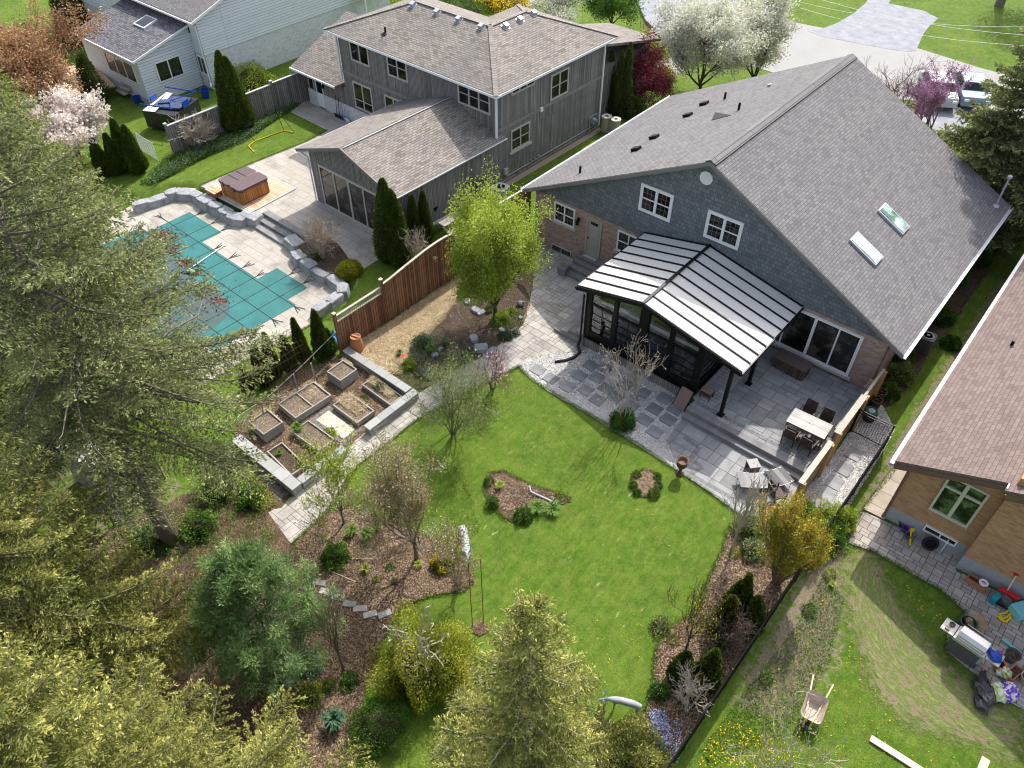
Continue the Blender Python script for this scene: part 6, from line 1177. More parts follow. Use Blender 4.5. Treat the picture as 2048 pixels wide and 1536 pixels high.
q = MB(); P = G(672, 690); q.blob(P + Vector((0, 0, .3)), .3, .28, .42, 5, 12, 8, .3); one('plastic_bag', q, 'bluelt', 'crumpled light blue bag beside the end post of the brown fence', 'bag')
# cable across the plot
q = MB(); q.tube([Vector((FX, 14.7, 1.3)), at(600, 735, 1.2), at(540, 790, 1.0), at(480, 830, 1.6), at(430, 880, 2.2)], .007, 4); one('cable', q, 'galv', 'thin grey cable strung from the brown fence past the wire arch', 'cable')
# ---- stones
def rockm(c, sx, sy, sz, a, seed, label, group=None, mat='boulder', cat='boulder', name='boulder'):
    g = random.Random(seed); mb = MB(c); P = []
    for z in (0, 1):
        for x, y in ((-1, -1), (0, -1.15), (1, -1), (1.1, 0), (1, 1), (0, 1.1), (-1, 1), (-1.12, 0)):
            k = 1 - .16 * z; X, Y = x * sx / 2 * k * g.uniform(.85, 1.08), y * sy / 2 * k * g.uniform(.85, 1.08); P.append((X * math.cos(a) - Y * math.sin(a) + c[0], X * math.sin(a) + Y * math.cos(a) + c[1], c[2] + (z * sz * g.uniform(.86, 1.06) if z else -.15)))
    mb.vf(P, [tuple(range(7, -1, -1)), tuple(range(8, 16))] + [(i, (i + 1) % 8, 8 + (i + 1) % 8, 8 + i) for i in range(8)]); o = mb.build(name, M[mat], bevel=.045 if sz > .2 else .02); o.location = c; return tag(o, label, cat, group)
BL = [(281, 404, 1.05, .55), (313, 393, 1.15, .6), (341, 383, .8, .6), (369, 380, 1.3, .8), (391, 386, .8, .6), (410, 397, 1.2, .8), (431, 409, .95, .65), (450, 418, 1.0, .7), (473, 430, 1.25, .75), (502, 428, 1.5, .85), (588, 480, 1.35, .8), (597, 506, 1.05, .7), (616, 524, 1.2, .65), (641, 541, 1.15, .65), (671, 557, 1.1, .65), (685, 575, .9, .6), (667, 593, 1.05, .6), (642, 609, 1.05, .6)]
WH_ = ['leftmost', 'second', 'third', 'big rounded', 'small', 'broad flat', 'seventh', 'eighth', 'ninth', 'large tan topped', 'large', 'upright', 'long', 'middle', 'pale', 'corner', 'flat', 'last']
BG = 'limestone boulders edging the pool deck'
for i, (x, y, l, w_) in enumerate(BL):
    c = at(x, y, -.15); p, n_ = BL[max(0, i - 1)], BL[min(len(BL) - 1, i + 1)]; A, B = at(p[0], p[1], -.15), at(n_[0], n_[1], -.15); ang = math.atan2(B.y - A.y, B.x - A.x); c.z = LV_POOL
    lb = f'{WH_[i]} grey boulder from the lawn end of the row edging the pool deck' if i < 9 else ['large tan topped boulder at the left end of the pool steps', 'large boulder at the right end of the pool steps', 'tall boulder just below the right end of the pool steps', 'long boulder below the pinkish twiggy shrub', 'boulder between the pinkish shrub and the boxwood ball', 'pale boulder beside the round boxwood ball', 'corner boulder nearest the brown fence', 'flat boulder on the lawn below the corner boulder', 'last flat boulder at the lawn end near the brown fence'][i - 9]
    rockm(c, l * 1.0, w_ * 1.05, .5 * random.Random(i).uniform(.9, 1.15), ang, 200 + i, lb, BG)
for i, (x, y, s) in enumerate(((952, 623, .5), (962, 628, .45), (948, 680, .55), (962, 700, .7), (985, 705, .5), (1005, 662, .35), (880, 700, .3), (1041, 636, .28), (870, 712, .35), (935, 606, .4))):
    rockm(G(x, y), s, s * .7, s * .35, i * 1.3, 230 + i, ['flat grey rock left of the lime tree trunk', 'tilted pale rock touching the lime tree bed', 'rock in the dark soil below the lime tree', 'wide flat rock beside the pink magnolia', 'grey rock next to the paved path', 'small slab beside the white flowers', 'narrow upright rock by the perennials', 'small stone in the rust coloured corner', 'rock beside the green perennials', 'rock behind the lime tree foliage'][i], 'rocks in the planting bed', cat='rock', name='rock')
# stepping stones
sg = 'square slate stepping stones in the pebble bed'
SSL = ['at the lawn tip, farthest left in the pebbles', 'second from the lawn tip, below the drain pipe end', 'on the lawn side, third from the lawn tip', 'left of the stone under the drain pipe bend', 'nearest the drain pipe bend and the sunroom corner', 'on the lawn edge, left of the bare shrub', 'in the middle of the left group of stones', 'at the sunroom wall, next to the drain pipe bend', 'at the left foot of the bare vase shaped shrub', 'nearest the lawn, just left of the bare shrub', 'behind the leafy foot of the bare shrub', 'under the bare branches at the sunroom wall', 'half hidden right of the leafy foot of the shrub', 'on the lawn side, second from the lower patio corner', 'in the middle of the right group of stones', 'close to the folded recliner, left one', 'touching the left corner of the lower patio', 'between the folded recliner and the patio corner', 'right beside the folded recliner', 'at the sunroom wall between shrub and recliner']
for i, (x, y) in enumerate(((1076, 740), (1102, 757), (1134, 773), (1159, 751), (1181, 731), (1171, 780), (1194, 755), (1211, 737), (1212, 777), (1195, 800), (1231, 795), (1250, 770), (1262, 812), (1290, 840), (1309, 818), (1329, 797), (1310, 864), (1336, 839), (1350, 818), (1285, 785))):
    c = at(x, y, .03); MBq = MB(); MBq.box((-.29, -.27, -.05), (.29, .27, .03)); o = MBq.build('stepping_stone', M['slate'], bevel=.008); o.location = (c.x, c.y, .03); o.rotation_euler.z = random.Random(i).uniform(-.03, .03); tag(o, 'slate stone ' + SSL[i], 'stepping stone', sg)
for i, (x, y) in enumerate(((1708, 908), (1688, 938), (1669, 965), (1654, 988), (1642, 1012))):
    c = at(x, y, .03); q = MB(); q.box((-.27, -.33, -.05), (.27, .33, .03)); o = q.build('stepping_stone', M['pav_grey'], bevel=.008); o.location = (c.x, c.y, .03); tag(o, ['grey slab nearest the black gate', 'second grey slab behind the wooden screen', 'third grey slab behind the wooden screen', 'fourth grey slab behind the wooden screen', 'last grey slab, by the green bushes'][i], 'stepping stone', 'grey slabs in the pebble strip')
for i, (x, y) in enumerate(((225, 478), (265, 530), (332, 562), (400, 600), (460, 627), (517, 660), (600, 658), (110, 905), (185, 915))):
    c = G(560 + x / 2.866, 1000 + y / 2.866, .02); q = MB(); q.box((-.11, -.22, -.04), (.11, .22, .055)); o = q.build('stepping_stone', M['pav_stone'], bevel=.008); o.location = c; o.rotation_euler.z = (-.45, -.55, -.5, -.4, -.25, -.05, .1, .9, .3)[i] - .55; tag(o, ['first stone of the curved line in the bark, by the pine', 'second stone of the curved line in the bark', 'third stone of the curved line in the bark', 'half buried stone in the middle of the curved line', 'fifth stone of the curved line in the bark', 'palest stone of the curved line in the bark', 'last stone of the line, by the golden shrub', 'left edging stone by the blue flowers', 'right edging stone by the blue flowers'][i], 'stepping stone', 'line of stones across the bark bed')
# ---- patio furniture
c, lx, ly, a = rect([(1572, 842), (1648, 878), (1667, 851), (1591, 815)], 1.14, .41); t = thing('dining_table', 'pale slatted dining table with dark legs on the upper patio', 'table', c, a)
q = MB(); n = 9
for i in range(n): q.box((-lx / 2, -ly / 2 + ly * i / n + .004, .70), (lx / 2, -ly / 2 + ly * (i + 1) / n - .004, .73))
q.build('tabletop', M['tabletopw'], t); MB().box((-lx / 2 + .03, -ly / 2 + .03, .64), (lx / 2 - .03, ly / 2 - .03, .698)).build('frame', M['graphite'], t); q = MB(); q.lathe((0, 0, .7), [(.03, 0), (.03, .034)], 10); q.build('parasol_hole', M['black'], t)
for sx in (-1, 1):
    for sy in (-1, 1): MB().box((sx * (lx / 2 - .06) - .03, sy * (ly / 2 - .06) - .03, 0), (sx * (lx / 2 - .06) + .03, sy * (ly / 2 - .06) + .03, .66)).build('leg', M['graphite'], t)
def wchair(label, P, a, group='wicker chairs round the dining table'):
    t = thing('wicker_chair', label, 'chair', P, a, group); MB().box((-.25, -.25, .36), (.25, .25, .43)).build('seat', M['wicker'], t, bevel=.02)
    q = MB(); V = [(-.25, .22, .4), (.25, .22, .4), (.22, .34, .95), (-.22, .34, .95)]; q.slab(V, .05); q.build('backrest', M['wicker'], t, bevel=.015)
    for s in (-1, 1):
        q = MB(); q.bar((s * .27, .24, .62), (s * .27, -.2, .62), .05, .03); q.bar((s * .27, -.2, .64), (s * .27, -.2, .4), .04, .04); q.build('armrest', M['wicker'], t)
        for y in (-.22, .22): MB().box((s * .23 - .02, y - .02, 0), (s * .23 + .02, y + .02, .37)).build('leg', M['wicker'], t)
    return t
for (x, y, a, lb) in ((-.36, .66, 0, 'wicker chair behind the dining table on the house side, left one'), (.36, .64, .05, 'wicker chair behind the dining table, nearer the screen'), (-.35, -.68, math.pi + .05, 'wicker chair in front of the dining table, left one'), (.36, -.66, math.pi - .08, 'wicker chair in front of the dining table, nearer the screen')): wchair(lb, c + Vector((x * math.cos(0), y, 0)), a)
c, lx, ly, a = rect([(1549, 712), (1607, 744), (1631, 728), (1563, 696)], .98, .41); t = thing('storage_box', 'long brown wicker storage box below the patio window', 'storage box', c, a); MB().box((-lx / 2 + .03, -ly / 2 + .03, 0), (lx / 2 - .03, ly / 2 - .03, .5)).build('body', M['wickerbig'], t); MB().box((-lx / 2, -ly / 2, .505), (lx / 2, ly / 2, .57)).build('lid', M['wickerlid'], t, bevel=.015)
c, lx, ly, a = rect([(1400, 779), (1419, 790), (1434, 778), (1412, 767)], .98, .545); t = thing('footstool', 'small square wicker stool with a beige top on the landing', 'stool', c, a); MB().box((-.24, -.2, .38), (.24, .2, .42)).build('top', M['wickerlt'], t, bevel=.012); MB().box((-.23, -.19, .2), (.23, .19, .375)).build('apron', M['wicker'], t)
for sx in (-1, 1):
    for sy in (-1, 1): MB().box((sx * .2 - .02, sy * .16 - .02, 0), (sx * .2 + .02, sy * .16 + .02, .2)).build('leg', M['wicker'], t)
P = at(1366, 806); t = thing('folded_recliner', 'folded brown recliner leaning on the sunroom base wall', 'recliner', (-9.0, 21.72, 0), -.1); q = MB(); q.slab([(-.28, -.3, .05), (.28, -.3, .05), (.28, .16, .8), (-.28, .16, .8)], .06); q.build('cushion', M['wickerlt'], t, bevel=.02); q = MB(); q.tube([(-.3, -.34, 0), (-.3, .18, .86), (.3, .18, .86), (.3, -.34, 0)], .018, 6); q.tube([(-.3, -.1, .3), (-.3, .22, 0)], .016, 6); q.tube([(.3, -.1, .3), (.3, .22, 0)], .016, 6); q.build('frame', M['black'], t)
def lounger(label, P4, z, mat, seed):
    c, lx, ly, a = rect(P4, z, .035); t = thing('sun_lounger', label, 'lounger', c, a, 'grey sling loungers on the lower patio'); q = MB(); pr = [(-.5, .42), (-.3, .36), (0, .30), (.25, .30), (.5, .34)]
    for (f0, z0), (f1, z1) in zip(pr, pr[1:]): q.slab([(f0 * lx, -ly / 2, z0), (f1 * lx, -ly / 2, z1), (f1 * lx, ly / 2, z1), (f0 * lx, ly / 2, z0)], .015)
    q.build('sling', M[mat], t); q = MB()
    for s in (-1, 1): q.tube([(f * lx, s * (ly / 2 + .01), z_ - .01) for f, z_ in pr], .016, 6)
    q.build('frame', M['galv'], t)
    for x in (-.38, .38):
        for s in (-1, 1): MB().tube([(x * lx, s * (ly / 2 - .02), .33), (x * lx * 1.05, s * (ly / 2 - .02), 0)], .014, 6).build('leg', M['galv'], t)
lounger('grey lounger coloured pale for sky glare lying lengthways on the lower patio', [(1480, 974), (1543, 974), (1535, 944), (1473, 946)], .38, 'sling', 1); lounger('dark grey lounger tilted behind the pale one', [(1546, 972), (1586, 962), (1567, 928), (1535, 944)], .42, 'slingd', 2)  # sky glare on the first sling is put into its paler colour
c, lx, ly, a = rect([(1501, 937), (1523, 933), (1515, 916), (1492, 918)], .5, .035); t = thing('side_table', 'small square grey table with a dark centre hole beside the loungers', 'table', c, a); MB().box((-.22, -.22, .42), (.22, .22, .45)).build('top', M['sling'], t, bevel=.006); MB().lathe((0, 0, .45), [(.03, 0), (.03, .004)], 8).build('parasol_hole', M['black'], t); q = MB(); q.box((-.2, -.2, 0), (.2, -.18, .42)); q.box((-.2, .18, 0), (.2, .2, .42)); q.build('side_panels', M['sling'], t)
wchair('wicker armchair with a beige seat beside the dark lounger', at(1549, 1000, .03), 2.6, None); P = at(1549, 1000, .03)
def urn(label, P, h, r, mat, plant=None):
    t = thing('garden_urn', label, 'urn', P); q = MB(); q.lathe((0, 0, 0), [(r * .7, 0), (r * .7, .06 * h), (r * .35, .14 * h), (r * .25, .35 * h), (r * .5, .48 * h), (r * .95, .68 * h), (r * .9, .88 * h), (r * 1.08, .96 * h), (r * 1.08, h), (r * .9, h), (r * .82, .86 * h), (0, .84 * h)], 20); q.build('body', M[mat], t, smooth=True); MB().lathe((0, 0, .84 * h), [(r * .84, 0), (r * .84, .01)], 16).build('soil', M['soilbed'], t)
urn('rust coloured footed urn at the lawn corner of the lower patio', at(1359, 948), .8, .21, 'rust'); urn('terracotta pot behind the amber tree', at(1540, 1040), .5, .25, 'terracotta')
for x, y, lb in ((1755, 800, 'brown wheel topped bin nearest the brick wall'), (1746, 816, 'brown wheel topped bin in the middle of the three')):
    P = at(x, y); t = thing('round_bin', lb, 'bin', P, 0, 'wheel topped bins by the brick wall'); MB().lathe((0, 0, 0), [(.19, 0), (.22, .5)], 16).build('body', M['wicker'], t, smooth=True); q = MB(); q.lathe((0, 0, .5), [(.2, 0), (.24, 0), (.24, .03), (.2, .03), (.2, 0)], 18)
    for k in range(3): b = k * math.pi / 3; q.bar((-.21 * math.cos(b), -.21 * math.sin(b), .515), (.21 * math.cos(b), .21 * math.sin(b), .515), .02)
    q.build('wheel_rim', M['rust'], t)
P = at(1736, 838); t = thing('hose_pot', 'dark pot wound with green garden hose beside the gate', 'hose pot', P); MB().lathe((0, 0, 0), [(.24, 0), (.27, .45), (.2, .45), (0, .44)], 16).build('pot', M['wicker'], t); q = MB(); q.tube([(.22 * math.cos(k * .5), .22 * math.sin(k * .5), .44 + k * .0016) for k in range(52)], .016, 5, cap=False); q.build('hose', M['green_hose'], t); MB().lathe((0, 0, .455), [(.15, 0), (.14, .05), (0, .07)], 14).build('lid', M['acgrey'], t)
def acunit(label, P, w_, h, cm='acgrey'):
    t = thing('air_conditioner', label, 'air conditioner', P, .05); q = MB(); q.prism([(w_ / 2 * math.copysign(abs(math.cos(a)) ** .4, math.cos(a)), w_ / 2 * math.copysign(abs(math.sin(a)) ** .4, math.sin(a))) for a in np.linspace(0, 6.28, 24, endpoint=False)], .03, h); q.build('casing', M[cm], t)
    q = MB()
    for k in range(int(h / .06) - 1):
        z = .08 + k * .06; V = [(w_ / 2 * 1.012 * math.copysign(abs(math.cos(a)) ** .4, math.cos(a)), w_ / 2 * 1.012 * math.copysign(abs(math.sin(a)) ** .4, math.sin(a))) for a in np.linspace(0, 6.28, 24, endpoint=False)]; q.prism(V, z, z + .012)
    q.build('louvres', M['graphite'], t); MB().lathe((0, 0, h), [(w_ * .36, 0), (w_ * .36, .006), (0, .006)], 20).build('fan_opening', M['black'], t); q = MB()
    for r in (.12, .2, .28, .36): q.lathe((0, 0, h + .015), [(w_ * r - .006, 0), (w_ * r + .006, 0), (w_ * r + .006, .008), (w_ * r - .006, .008)], 20)
    for k in range(4): b = k * math.pi / 4; q.bar((-.36 * w_ * math.cos(b), -.36 * w_ * math.sin(b), h + .015), (.36 * w_ * math.cos(b), .36 * w_ * math.sin(b), h + .015), .012)
    q.lathe((0, 0, h + .01), [(w_ * .09, 0), (w_ * .09, .03)], 12); q.build('fan_guard', M['acgrey'], t)
acunit('grey air conditioner against the wall of the grey house', at(1002, 398), .82, .78); acunit('dark sided air conditioner beside the right wall of the brick house', at(1842, 700), .68, .85, 'graphite')
for k, (x, y) in enumerate(((1211, 262), (1229, 268))):
    t = thing('rain_barrel', ['beige rain barrel nearer the grey wall', 'beige rain barrel farther from the grey wall'][k], 'barrel', at(x, y), 0, 'beige rain barrels'); q = MB(); q.lathe((0, 0, 0), [(.27, 0), (.3, .25), (.29, .6), (.3, .9), (.33, .92), (.33, 1.0), (.12, 1.0), (.12, .97), (0, .97)], 20); q.build('body', M['barrel'], t, smooth=False); MB().lathe((0, 0, .972), [(.12, 0), (0, .002)], 12).build('opening', M['black'], t)
P, lx, ly, a = rect([(878, 441), (893, 449), (925, 434), (907, 424)], .72, 0.); t = thing('picnic_bench', 'weathered grey picnic table against the grey side wall', 'picnic table', P, a + math.pi / 2)
for i in range(4): MB().box((-.75, -.34 + i * .17, .7), (.75, -.34 + i * .17 + .16, .74)).build('tabletop_board', M['wood_grey'], t)
for s in (-1, 1): MB().box((-.75, s * .6 - .12, .42), (.75, s * .6 + .12, .45)).build('bench_board', M['wood_grey'], t); q = MB(); q.bar((s * .55, -.6, 0), (s * .55, .2, .7), .08, .05); q.bar((s * .55, .6, 0), (s * .55, -.2, .7), .05, .08); q.bar((s * .55, -.6, .4), (s * .55, .6, .4), .05, .08); q.build('leg_frame', M['wood_grey'], t)
P = at(905, 462); t = thing('metal_rack', 'black metal frame standing by the grey wall and air conditioner', 'rack', at(940, 415)); q = MB(); 
for x, y in ((0, 0), (0, .55)): q.tube([(x, y, 0), (x, y, 1.5)], .035, 6)
q.tube([(0, 0, 1.4), (0, .55, 1.4)], .025, 6); q.tube([(0, .55, 1.3), (.1, 1.6, 1.15), (.2, 1.8, .6)], .025, 6); q.tube([(0, 0, .7), (0, .55, .7)], .02, 6); q.build('frame', M['black'], t)
A_, B_ = at(867, 412, 1.0), at(905, 384, 1.3); t = thing('pool_net', 'black leaf net on a blue pole hung on the grey side wall', 'pool net', A_); q = MB(A_); q.tube([A_, B_], .02, 6); q.build('pole', M['bluelt'], t); q = MB(A_); q.lathe(A_ + Vector((0, 0, -.45)), [(.02, 0), (.16, .2), (.24, .45)], 12); q.build('net', M['black'], t)
for k, (x, y, z) in enumerate(((811, 438, 1.0), (829, 420, 1.2))): P = at(x, y, z); MBx = MB(); MBx.box((-.1, -.12, -.15), (.1, .12, .15)); MBx.tube([(0, 0, -.15), (0, .0, -z + .1)], .02, 6); o = MBx.build('electric_box', M['acgrey'], None, bevel=.01); o.location = P; tag(o, ['grey electric box low on the garden room wall corner', 'pale electric box behind the slim cedars'][k], 'electric box')
# ---------------------------------------------------------------- pool cover, hot tub and things of the pool yard
def poolmat():
    t = NT('teal_pool_cover'); P = t.coord('Object'); f = t.noise(.9, 4, .6); c = t.ramp(f, [(.3, (.014, .12, .12)), (.7, (.026, .165, .162))])
    f2 = t.noise(60, 2, .6); c = t.mix(1., c, t.ramp(f2, [(.3, .88), (.7, 1.1)]), 'MULTIPLY'); t.col(c); t.b.inputs['Roughness'].default_value = .55; t.bump(f2, .1, .005); return t.m
M['cover'] = poolmat(); M['puddle'] = plain('murky_rain_water', (.035, .10, .095), .12, .35, 1.2, bump=.02, spec=.6, c2=(.07, .085, .075)); M['deadleaf'] = stonemat('dead_leaves', [(.12, .045, .02), (.24, .09, .045), (.34, .15, .08)])
PO = (-33, 14, LV_POOL); t = thing('pool_cover', 'teal safety cover strapped over the stepped swimming pool', 'pool cover', gw(-33, 14, LV_POOL), GTH)
CV = [(-38.54, 16.75), (-35.48, 16.75), (-35.48, 15.55), (-30.54, 15.55), (-30.54, 16.75), (-28.05, 16.75), (-28.05, 15.52), (-27.4, 15.52), (-27.5, 10.95), (-39.2, 10.95), (-39.2, 14.0), (-38.54, 14.0)]
MB(PO).prism(CV, LV_POOL + .012, LV_POOL + .03).build('cover_sheet', M['cover'], t)
q = MB(PO); z = LV_POOL + .034
def strap(a, b, e=.55):
    a, b = Vector((*a, z)), Vector((*b, z)); d = (b - a).normalized(); q.bar(a - d * e, b + d * e, .035, .006)
    for p, s in ((a, -1), (b, 1)):
        for r_ in (-.35, .35): q.bar(p + d * s * .1, p + d * s * (e + .1) + Vector((-d.y, d.x, 0)) * r_ * .6, .03, .006)
for x in (-38.0, -36.6, -35.6): strap((x, 10.95), (x, 16.75))
for x in (-34.4, -33.1, -31.9, -30.75): strap((x, 10.95), (x, 15.55))
for x in (-29.6, -28.5): strap((x, 10.95), (x, 16.75))
for y in (15.4, 14.1, 12.9, 11.8): strap((-39.1, y), (-27.45, y))
q.build('strap', M['blackrub'], t)
pud = [at(x, y, LV_POOL) for x, y in ((305, 470), (335, 462), (350, 480), (330, 500), (350, 520), (385, 555), (430, 585), (455, 600), (462, 620), (445, 645), (415, 665), (370, 690), (320, 690), (250, 640), (210, 560), (230, 500))]
pw = [wg(p) for p in pud]; q = MB(PO); q.prism(smoothpoly([(p.x, p.y) for p in pw]), LV_POOL + .031, LV_POOL + .0325); q.build('rain_puddle', M['puddle'], t)
g = np.random.default_rng(3); pts = []
for (x, y, s, n) in ((325, 470, 22, 520), (345, 500, 12, 200), (370, 525, 12, 260), (395, 545, 8, 120), (320, 480, 30, 160), (410, 590, 14, 160), (440, 600, 12, 150), (430, 575, 14, 90), (405, 620, 22, 90), (300, 540, 40, 120), (440, 570, 40, 25)):
    for _ in range(n): p = at(x + g.normal() * s * .8, y + g.normal() * s * .42, LV_POOL + .04); w_ = wg(p); pts.append(p) if inpoly(w_.x, w_.y, CV) else None
C = np.array([tuple(p) for p in pts]); D = g.normal(size=C.shape) * np.array([1, 1, .25]); V, F = leafquads(C, D, g.uniform(.07, .14, len(C)), .06, g, .0); o = npmesh('dead_leaves', V, F, M['deadleaf'], None, rnd=g.uniform(0, 1, len(C))); tag(o, kind='stuff')
a, b = at(448, 491, LV_POOL + .05), at(371, 543, LV_POOL + .1); t = thing('pool_brush', 'white telescopic pole with a blue brush lying across the pool cover', 'pool brush', a); MB(a).tube([a, b], .028, 8).build('pole', M['pole'], t); MB(a).bar(b + Vector((-.3, -.1, 0)), b + Vector((.3, .1, 0)), .1, .06).build('brush_head', M['blue'], t)
q = MB(); q.lathe((0, 0, 0), [(0, -.13), (.09, -.09), (.13, 0), (.09, .09), (0, .13)], 12); o = q.build('ball', M['f_paleball'], None, smooth=True); o.location = at(385, 543, LV_POOL + .16); tag(o, 'pale yellow ball beside the brush head on the pool cover', 'ball')
q = MB(); q.lathe((0, 0, 0), [(0, -.06), (.05, 0), (0, .06)], 10); o = q.build('ball', M['green_pl'], None, smooth=True); o.location = at(433, 620, LV_POOL + .09); tag(o, 'small dark green ball at the edge of the puddle on the cover', 'ball')
# hot tub on its cedar deck
c, lx, ly, a = rect([(412, 377), (489, 419), (598, 385), (512, 345)], LV_GREY, LV_GREY + .012); t = thing('wooden_deck', 'square cedar deck under the hot tub', 'deck', c, a); MB().box((-lx / 2, -ly / 2, 0), (lx / 2, ly / 2, .05)).build('boards', M['wood_deck'], t); q = MB(); e = .12
for s in (-1, 1): q.box((-lx / 2 - e, s * (ly / 2 + e / 2) - e / 2, 0), (lx / 2 + e, s * (ly / 2 + e / 2) + e / 2, .052)); q.box((s * (lx / 2 + e / 2) - e / 2, -ly / 2, 0), (s * (lx / 2 + e / 2) + e / 2, ly / 2, .052))
q.build('border', M['acgrey'], t)
c, lx, ly, a = rect([(429, 362), (476, 386), (544, 361), (497, 335)], .68, LV_GREY + .07); t = thing('hot_tub', 'square cedar hot tub with a plum folding cover on the pool terrace', 'hot tub', c, a); lx -= .1; ly -= .1
MB().box((-lx / 2 + .06, -ly / 2 + .06, 0), (lx / 2 - .06, ly / 2 - .06, .8)).build('cabinet', M['wood_orange2'], t, bevel=.08)
def rrect(x0, y0, x1, y1, r, n=5): return [(cx + r * math.cos(b), cy + r * math.sin(b)) for cx, cy, b0 in ((x1 - r, y1 - r, 0), (x0 + r, y1 - r, 90), (x0 + r, y0 + r, 180), (x1 - r, y0 + r, 270)) for b in [R(b0 + 90 * k / n) for k in range(n + 1)]]
for x0, x1, z1 in ((-lx / 2, -.01, .93), (.01, lx / 2, .95)): MB().prism(rrect(x0, -ly / 2, x1, ly / 2, .18 if 1 else .1), .80, z1).build('cover_half', M['tubcover'], t, bevel=.03)
q = MB(); 
for x in (-lx * .25, lx * .25): q.box((x - .02, -ly / 2 - .01, .7), (x + .02, -ly / 2 + .06, .95))
q.box((-lx / 2, ly * .12, .945), (-.02, ly * .12 + .02, .955)); q.box((-lx / 2, -ly * .14, .945), (-.02, -ly * .14 + .02, .955)); q.build('cover_strap', M['blackrub'], t)
c2, l2, w2, a2 = rect([(408, 378), (432, 390), (446, 384), (424, 371)], .1, LV_GREY + .065); t = thing('tub_step', 'small cedar step beside the hot tub', 'step', c2, a2)
for i in range(3): MB().box((-.45, -.28 + i * .19, .24), (.45, -.28 + i * .19 + .17, .28)).build('tread_board', M['wood_deck'], t)
MB().box((-.42, -.26, 0), (.42, .26, .238)).build('frame', M['wood_orange2'], t)
c, lx, ly, a = rect([(548, 312), (577, 326), (614, 308), (585, 296)], LV_GREY, LV_GREY + .02); one('turf_mat', MB(c).obox(c + Vector((0, 0, .02)), lx, ly, .03, a), 'turfmat', 'rectangular green turf mat beside the garden room', 'mat')
# yellow framed rebound net on the lawn
P = [G(508, 305), G(588, 266), G(560, 208), G(488, 270)]; t = thing('rebound_net', 'yellow and black framed football rebound net on the pool lawn', 'sports net', P[0]); q = MB(P[0]); up = Vector((0, 0, .04)); q.tube([P[0] + up, G(497, 293) + up, G(510, 283) + up, G(568, 262) + up, P[1] + up], .028, 6); q.build('base_frame', M['yellow'], t); q = MB(P[0])
tl, tr_ = G(497, 293) + Vector((0, 0, 1.15)), G(568, 262) + Vector((-.5, 0, 1.5)); q.tube([G(510, 283) + up, tl, tr_, G(568, 262) + up], .018, 6); q.tube([tr_, P[1] + up], .018, 6); q.build('upright_frame', M['black'], t)
q = MB(); q.blob(G(524, 222) + Vector((0, 0, .35)), .14, .14, .14, 3, 10, 6, .02); one('ball', q, 'orange', 'orange ball hanging by the fence bed below the swim goggles', 'ball')
for k, (x, y, m_, lb) in enumerate(((523, 186, 'blue', 'blue swim bag hung on the grey fence'), (537, 184, 'bluelt', 'small striped bag hung on the grey fence'))): q = MB(); P_ = at(x, y, 1.0); q.blob(P_ + Vector((.15, 0, 0)), .12, .2, .25, k, 10, 6, .2); one('hanging_bag', q, m_, lb, 'bag')
q = MB(); q.lathe(at(255 - 0 + 0, 0, 0), [(0, 0)], 3) if 0 else None
# covered trailer like box with blue frame beyond the fence
c, lx, ly, a = rect([(302, 222), (366, 236), (380, 196), (318, 190)], 1.0, 0.); t = thing('equipment_frame', 'black sided blue framed play tent beyond the grey fence', 'play tent', c, a); MB().box((-lx / 2, -ly / 2, 0), (lx / 2, ly / 2, 1.0)).build('side_cloth', M['tarp'], t); MB().box((-lx / 2 - .02, -ly / 2 - .02, 1.0), (lx / 2 + .02, ly / 2 + .02, 1.05)).build('rim', M['tarp'], t); q = MB()
for s in (-1, 1): q.tube([(-lx / 2, s * ly / 2, 1.05), (lx / 2, -s * ly / 2, 1.5)], .03, 6); q.tube([(-lx / 2, s * ly / 2, 1.5), (lx / 2, s * ly / 2, 1.5)], .04, 6); q.box((s * lx / 2 - .04, -.3, 1.05), (s * lx / 2 + .04, .3, 1.5))
q.build('frame_poles', M['blue'], t); q = MB(); q.obox((.1, .1, 1.15), lx * .8, ly * .6, .12, .1); q.obox((-.3, -.1, 1.25), .7, .5, .1, .5); q.build('folded_canopy', M['navy'], t)
q = MB(); q.slab([(-lx / 2, -ly / 2, 1.07), (-lx * .1, -ly / 2, 1.12), (-lx * .2, ly * .4, 1.3), (-lx / 2, ly / 2, 1.15)], .02); q.build('white_sheet', M['white'], t)
for k, (x, y, s, m_, lb) in enumerate(((275, 205, .8, 'blue', 'blue bin at the foot of the white sunroom wall'), (413, 195, 1.1, 'blue', 'large blue container beside the white house corner'), (296, 208, .7, 'barrel', 'pale round bucket next to the blue bin'))): P_ = G(x, y); t = thing('storage_bin', lb, 'bin', P_, .2); MB().lathe((0, 0, 0), [(.26 * s, 0), (.34 * s, .5 * s), (.36 * s, .52 * s), (.3 * s, .52 * s), (.26 * s, .2 * s), (0, .2 * s)], 4 if k == 1 else 14).build('tub', M[m_], t)
t = thing('wooden_steps', 'weathered wooden steps up to the white sunroom', 'steps', at(240, 190), 0); c = at(240, 190)
for k in range(5): MB(c).box((c.x - .6, c.y + .28 * k, .18 * (k + 1) - .05), (c.x + .6, c.y + .28 * k + .32, .18 * (k + 1))).build('tread', M['wood_grey'], t)
c = at(150, 165, .5); t = thing('raised_deck', 'low wooden deck with grey railing behind the magnolia', 'deck', (c.x, c.y, 0), -.2); MB().box((-3, -2, .4), (2.2, 2, .5)).build('floor', M['wood_deck'], t)
q = MB(); q.box((-3, -2.03, 1.3), (2.2, -1.97, 1.36)); q.box((-3, -2.03, .6), (2.2, -1.97, .64))
for i in range(34): q.box((-3 + i * .157, -2.02, .6), (-2.96 + i * .157, -1.98, 1.3))
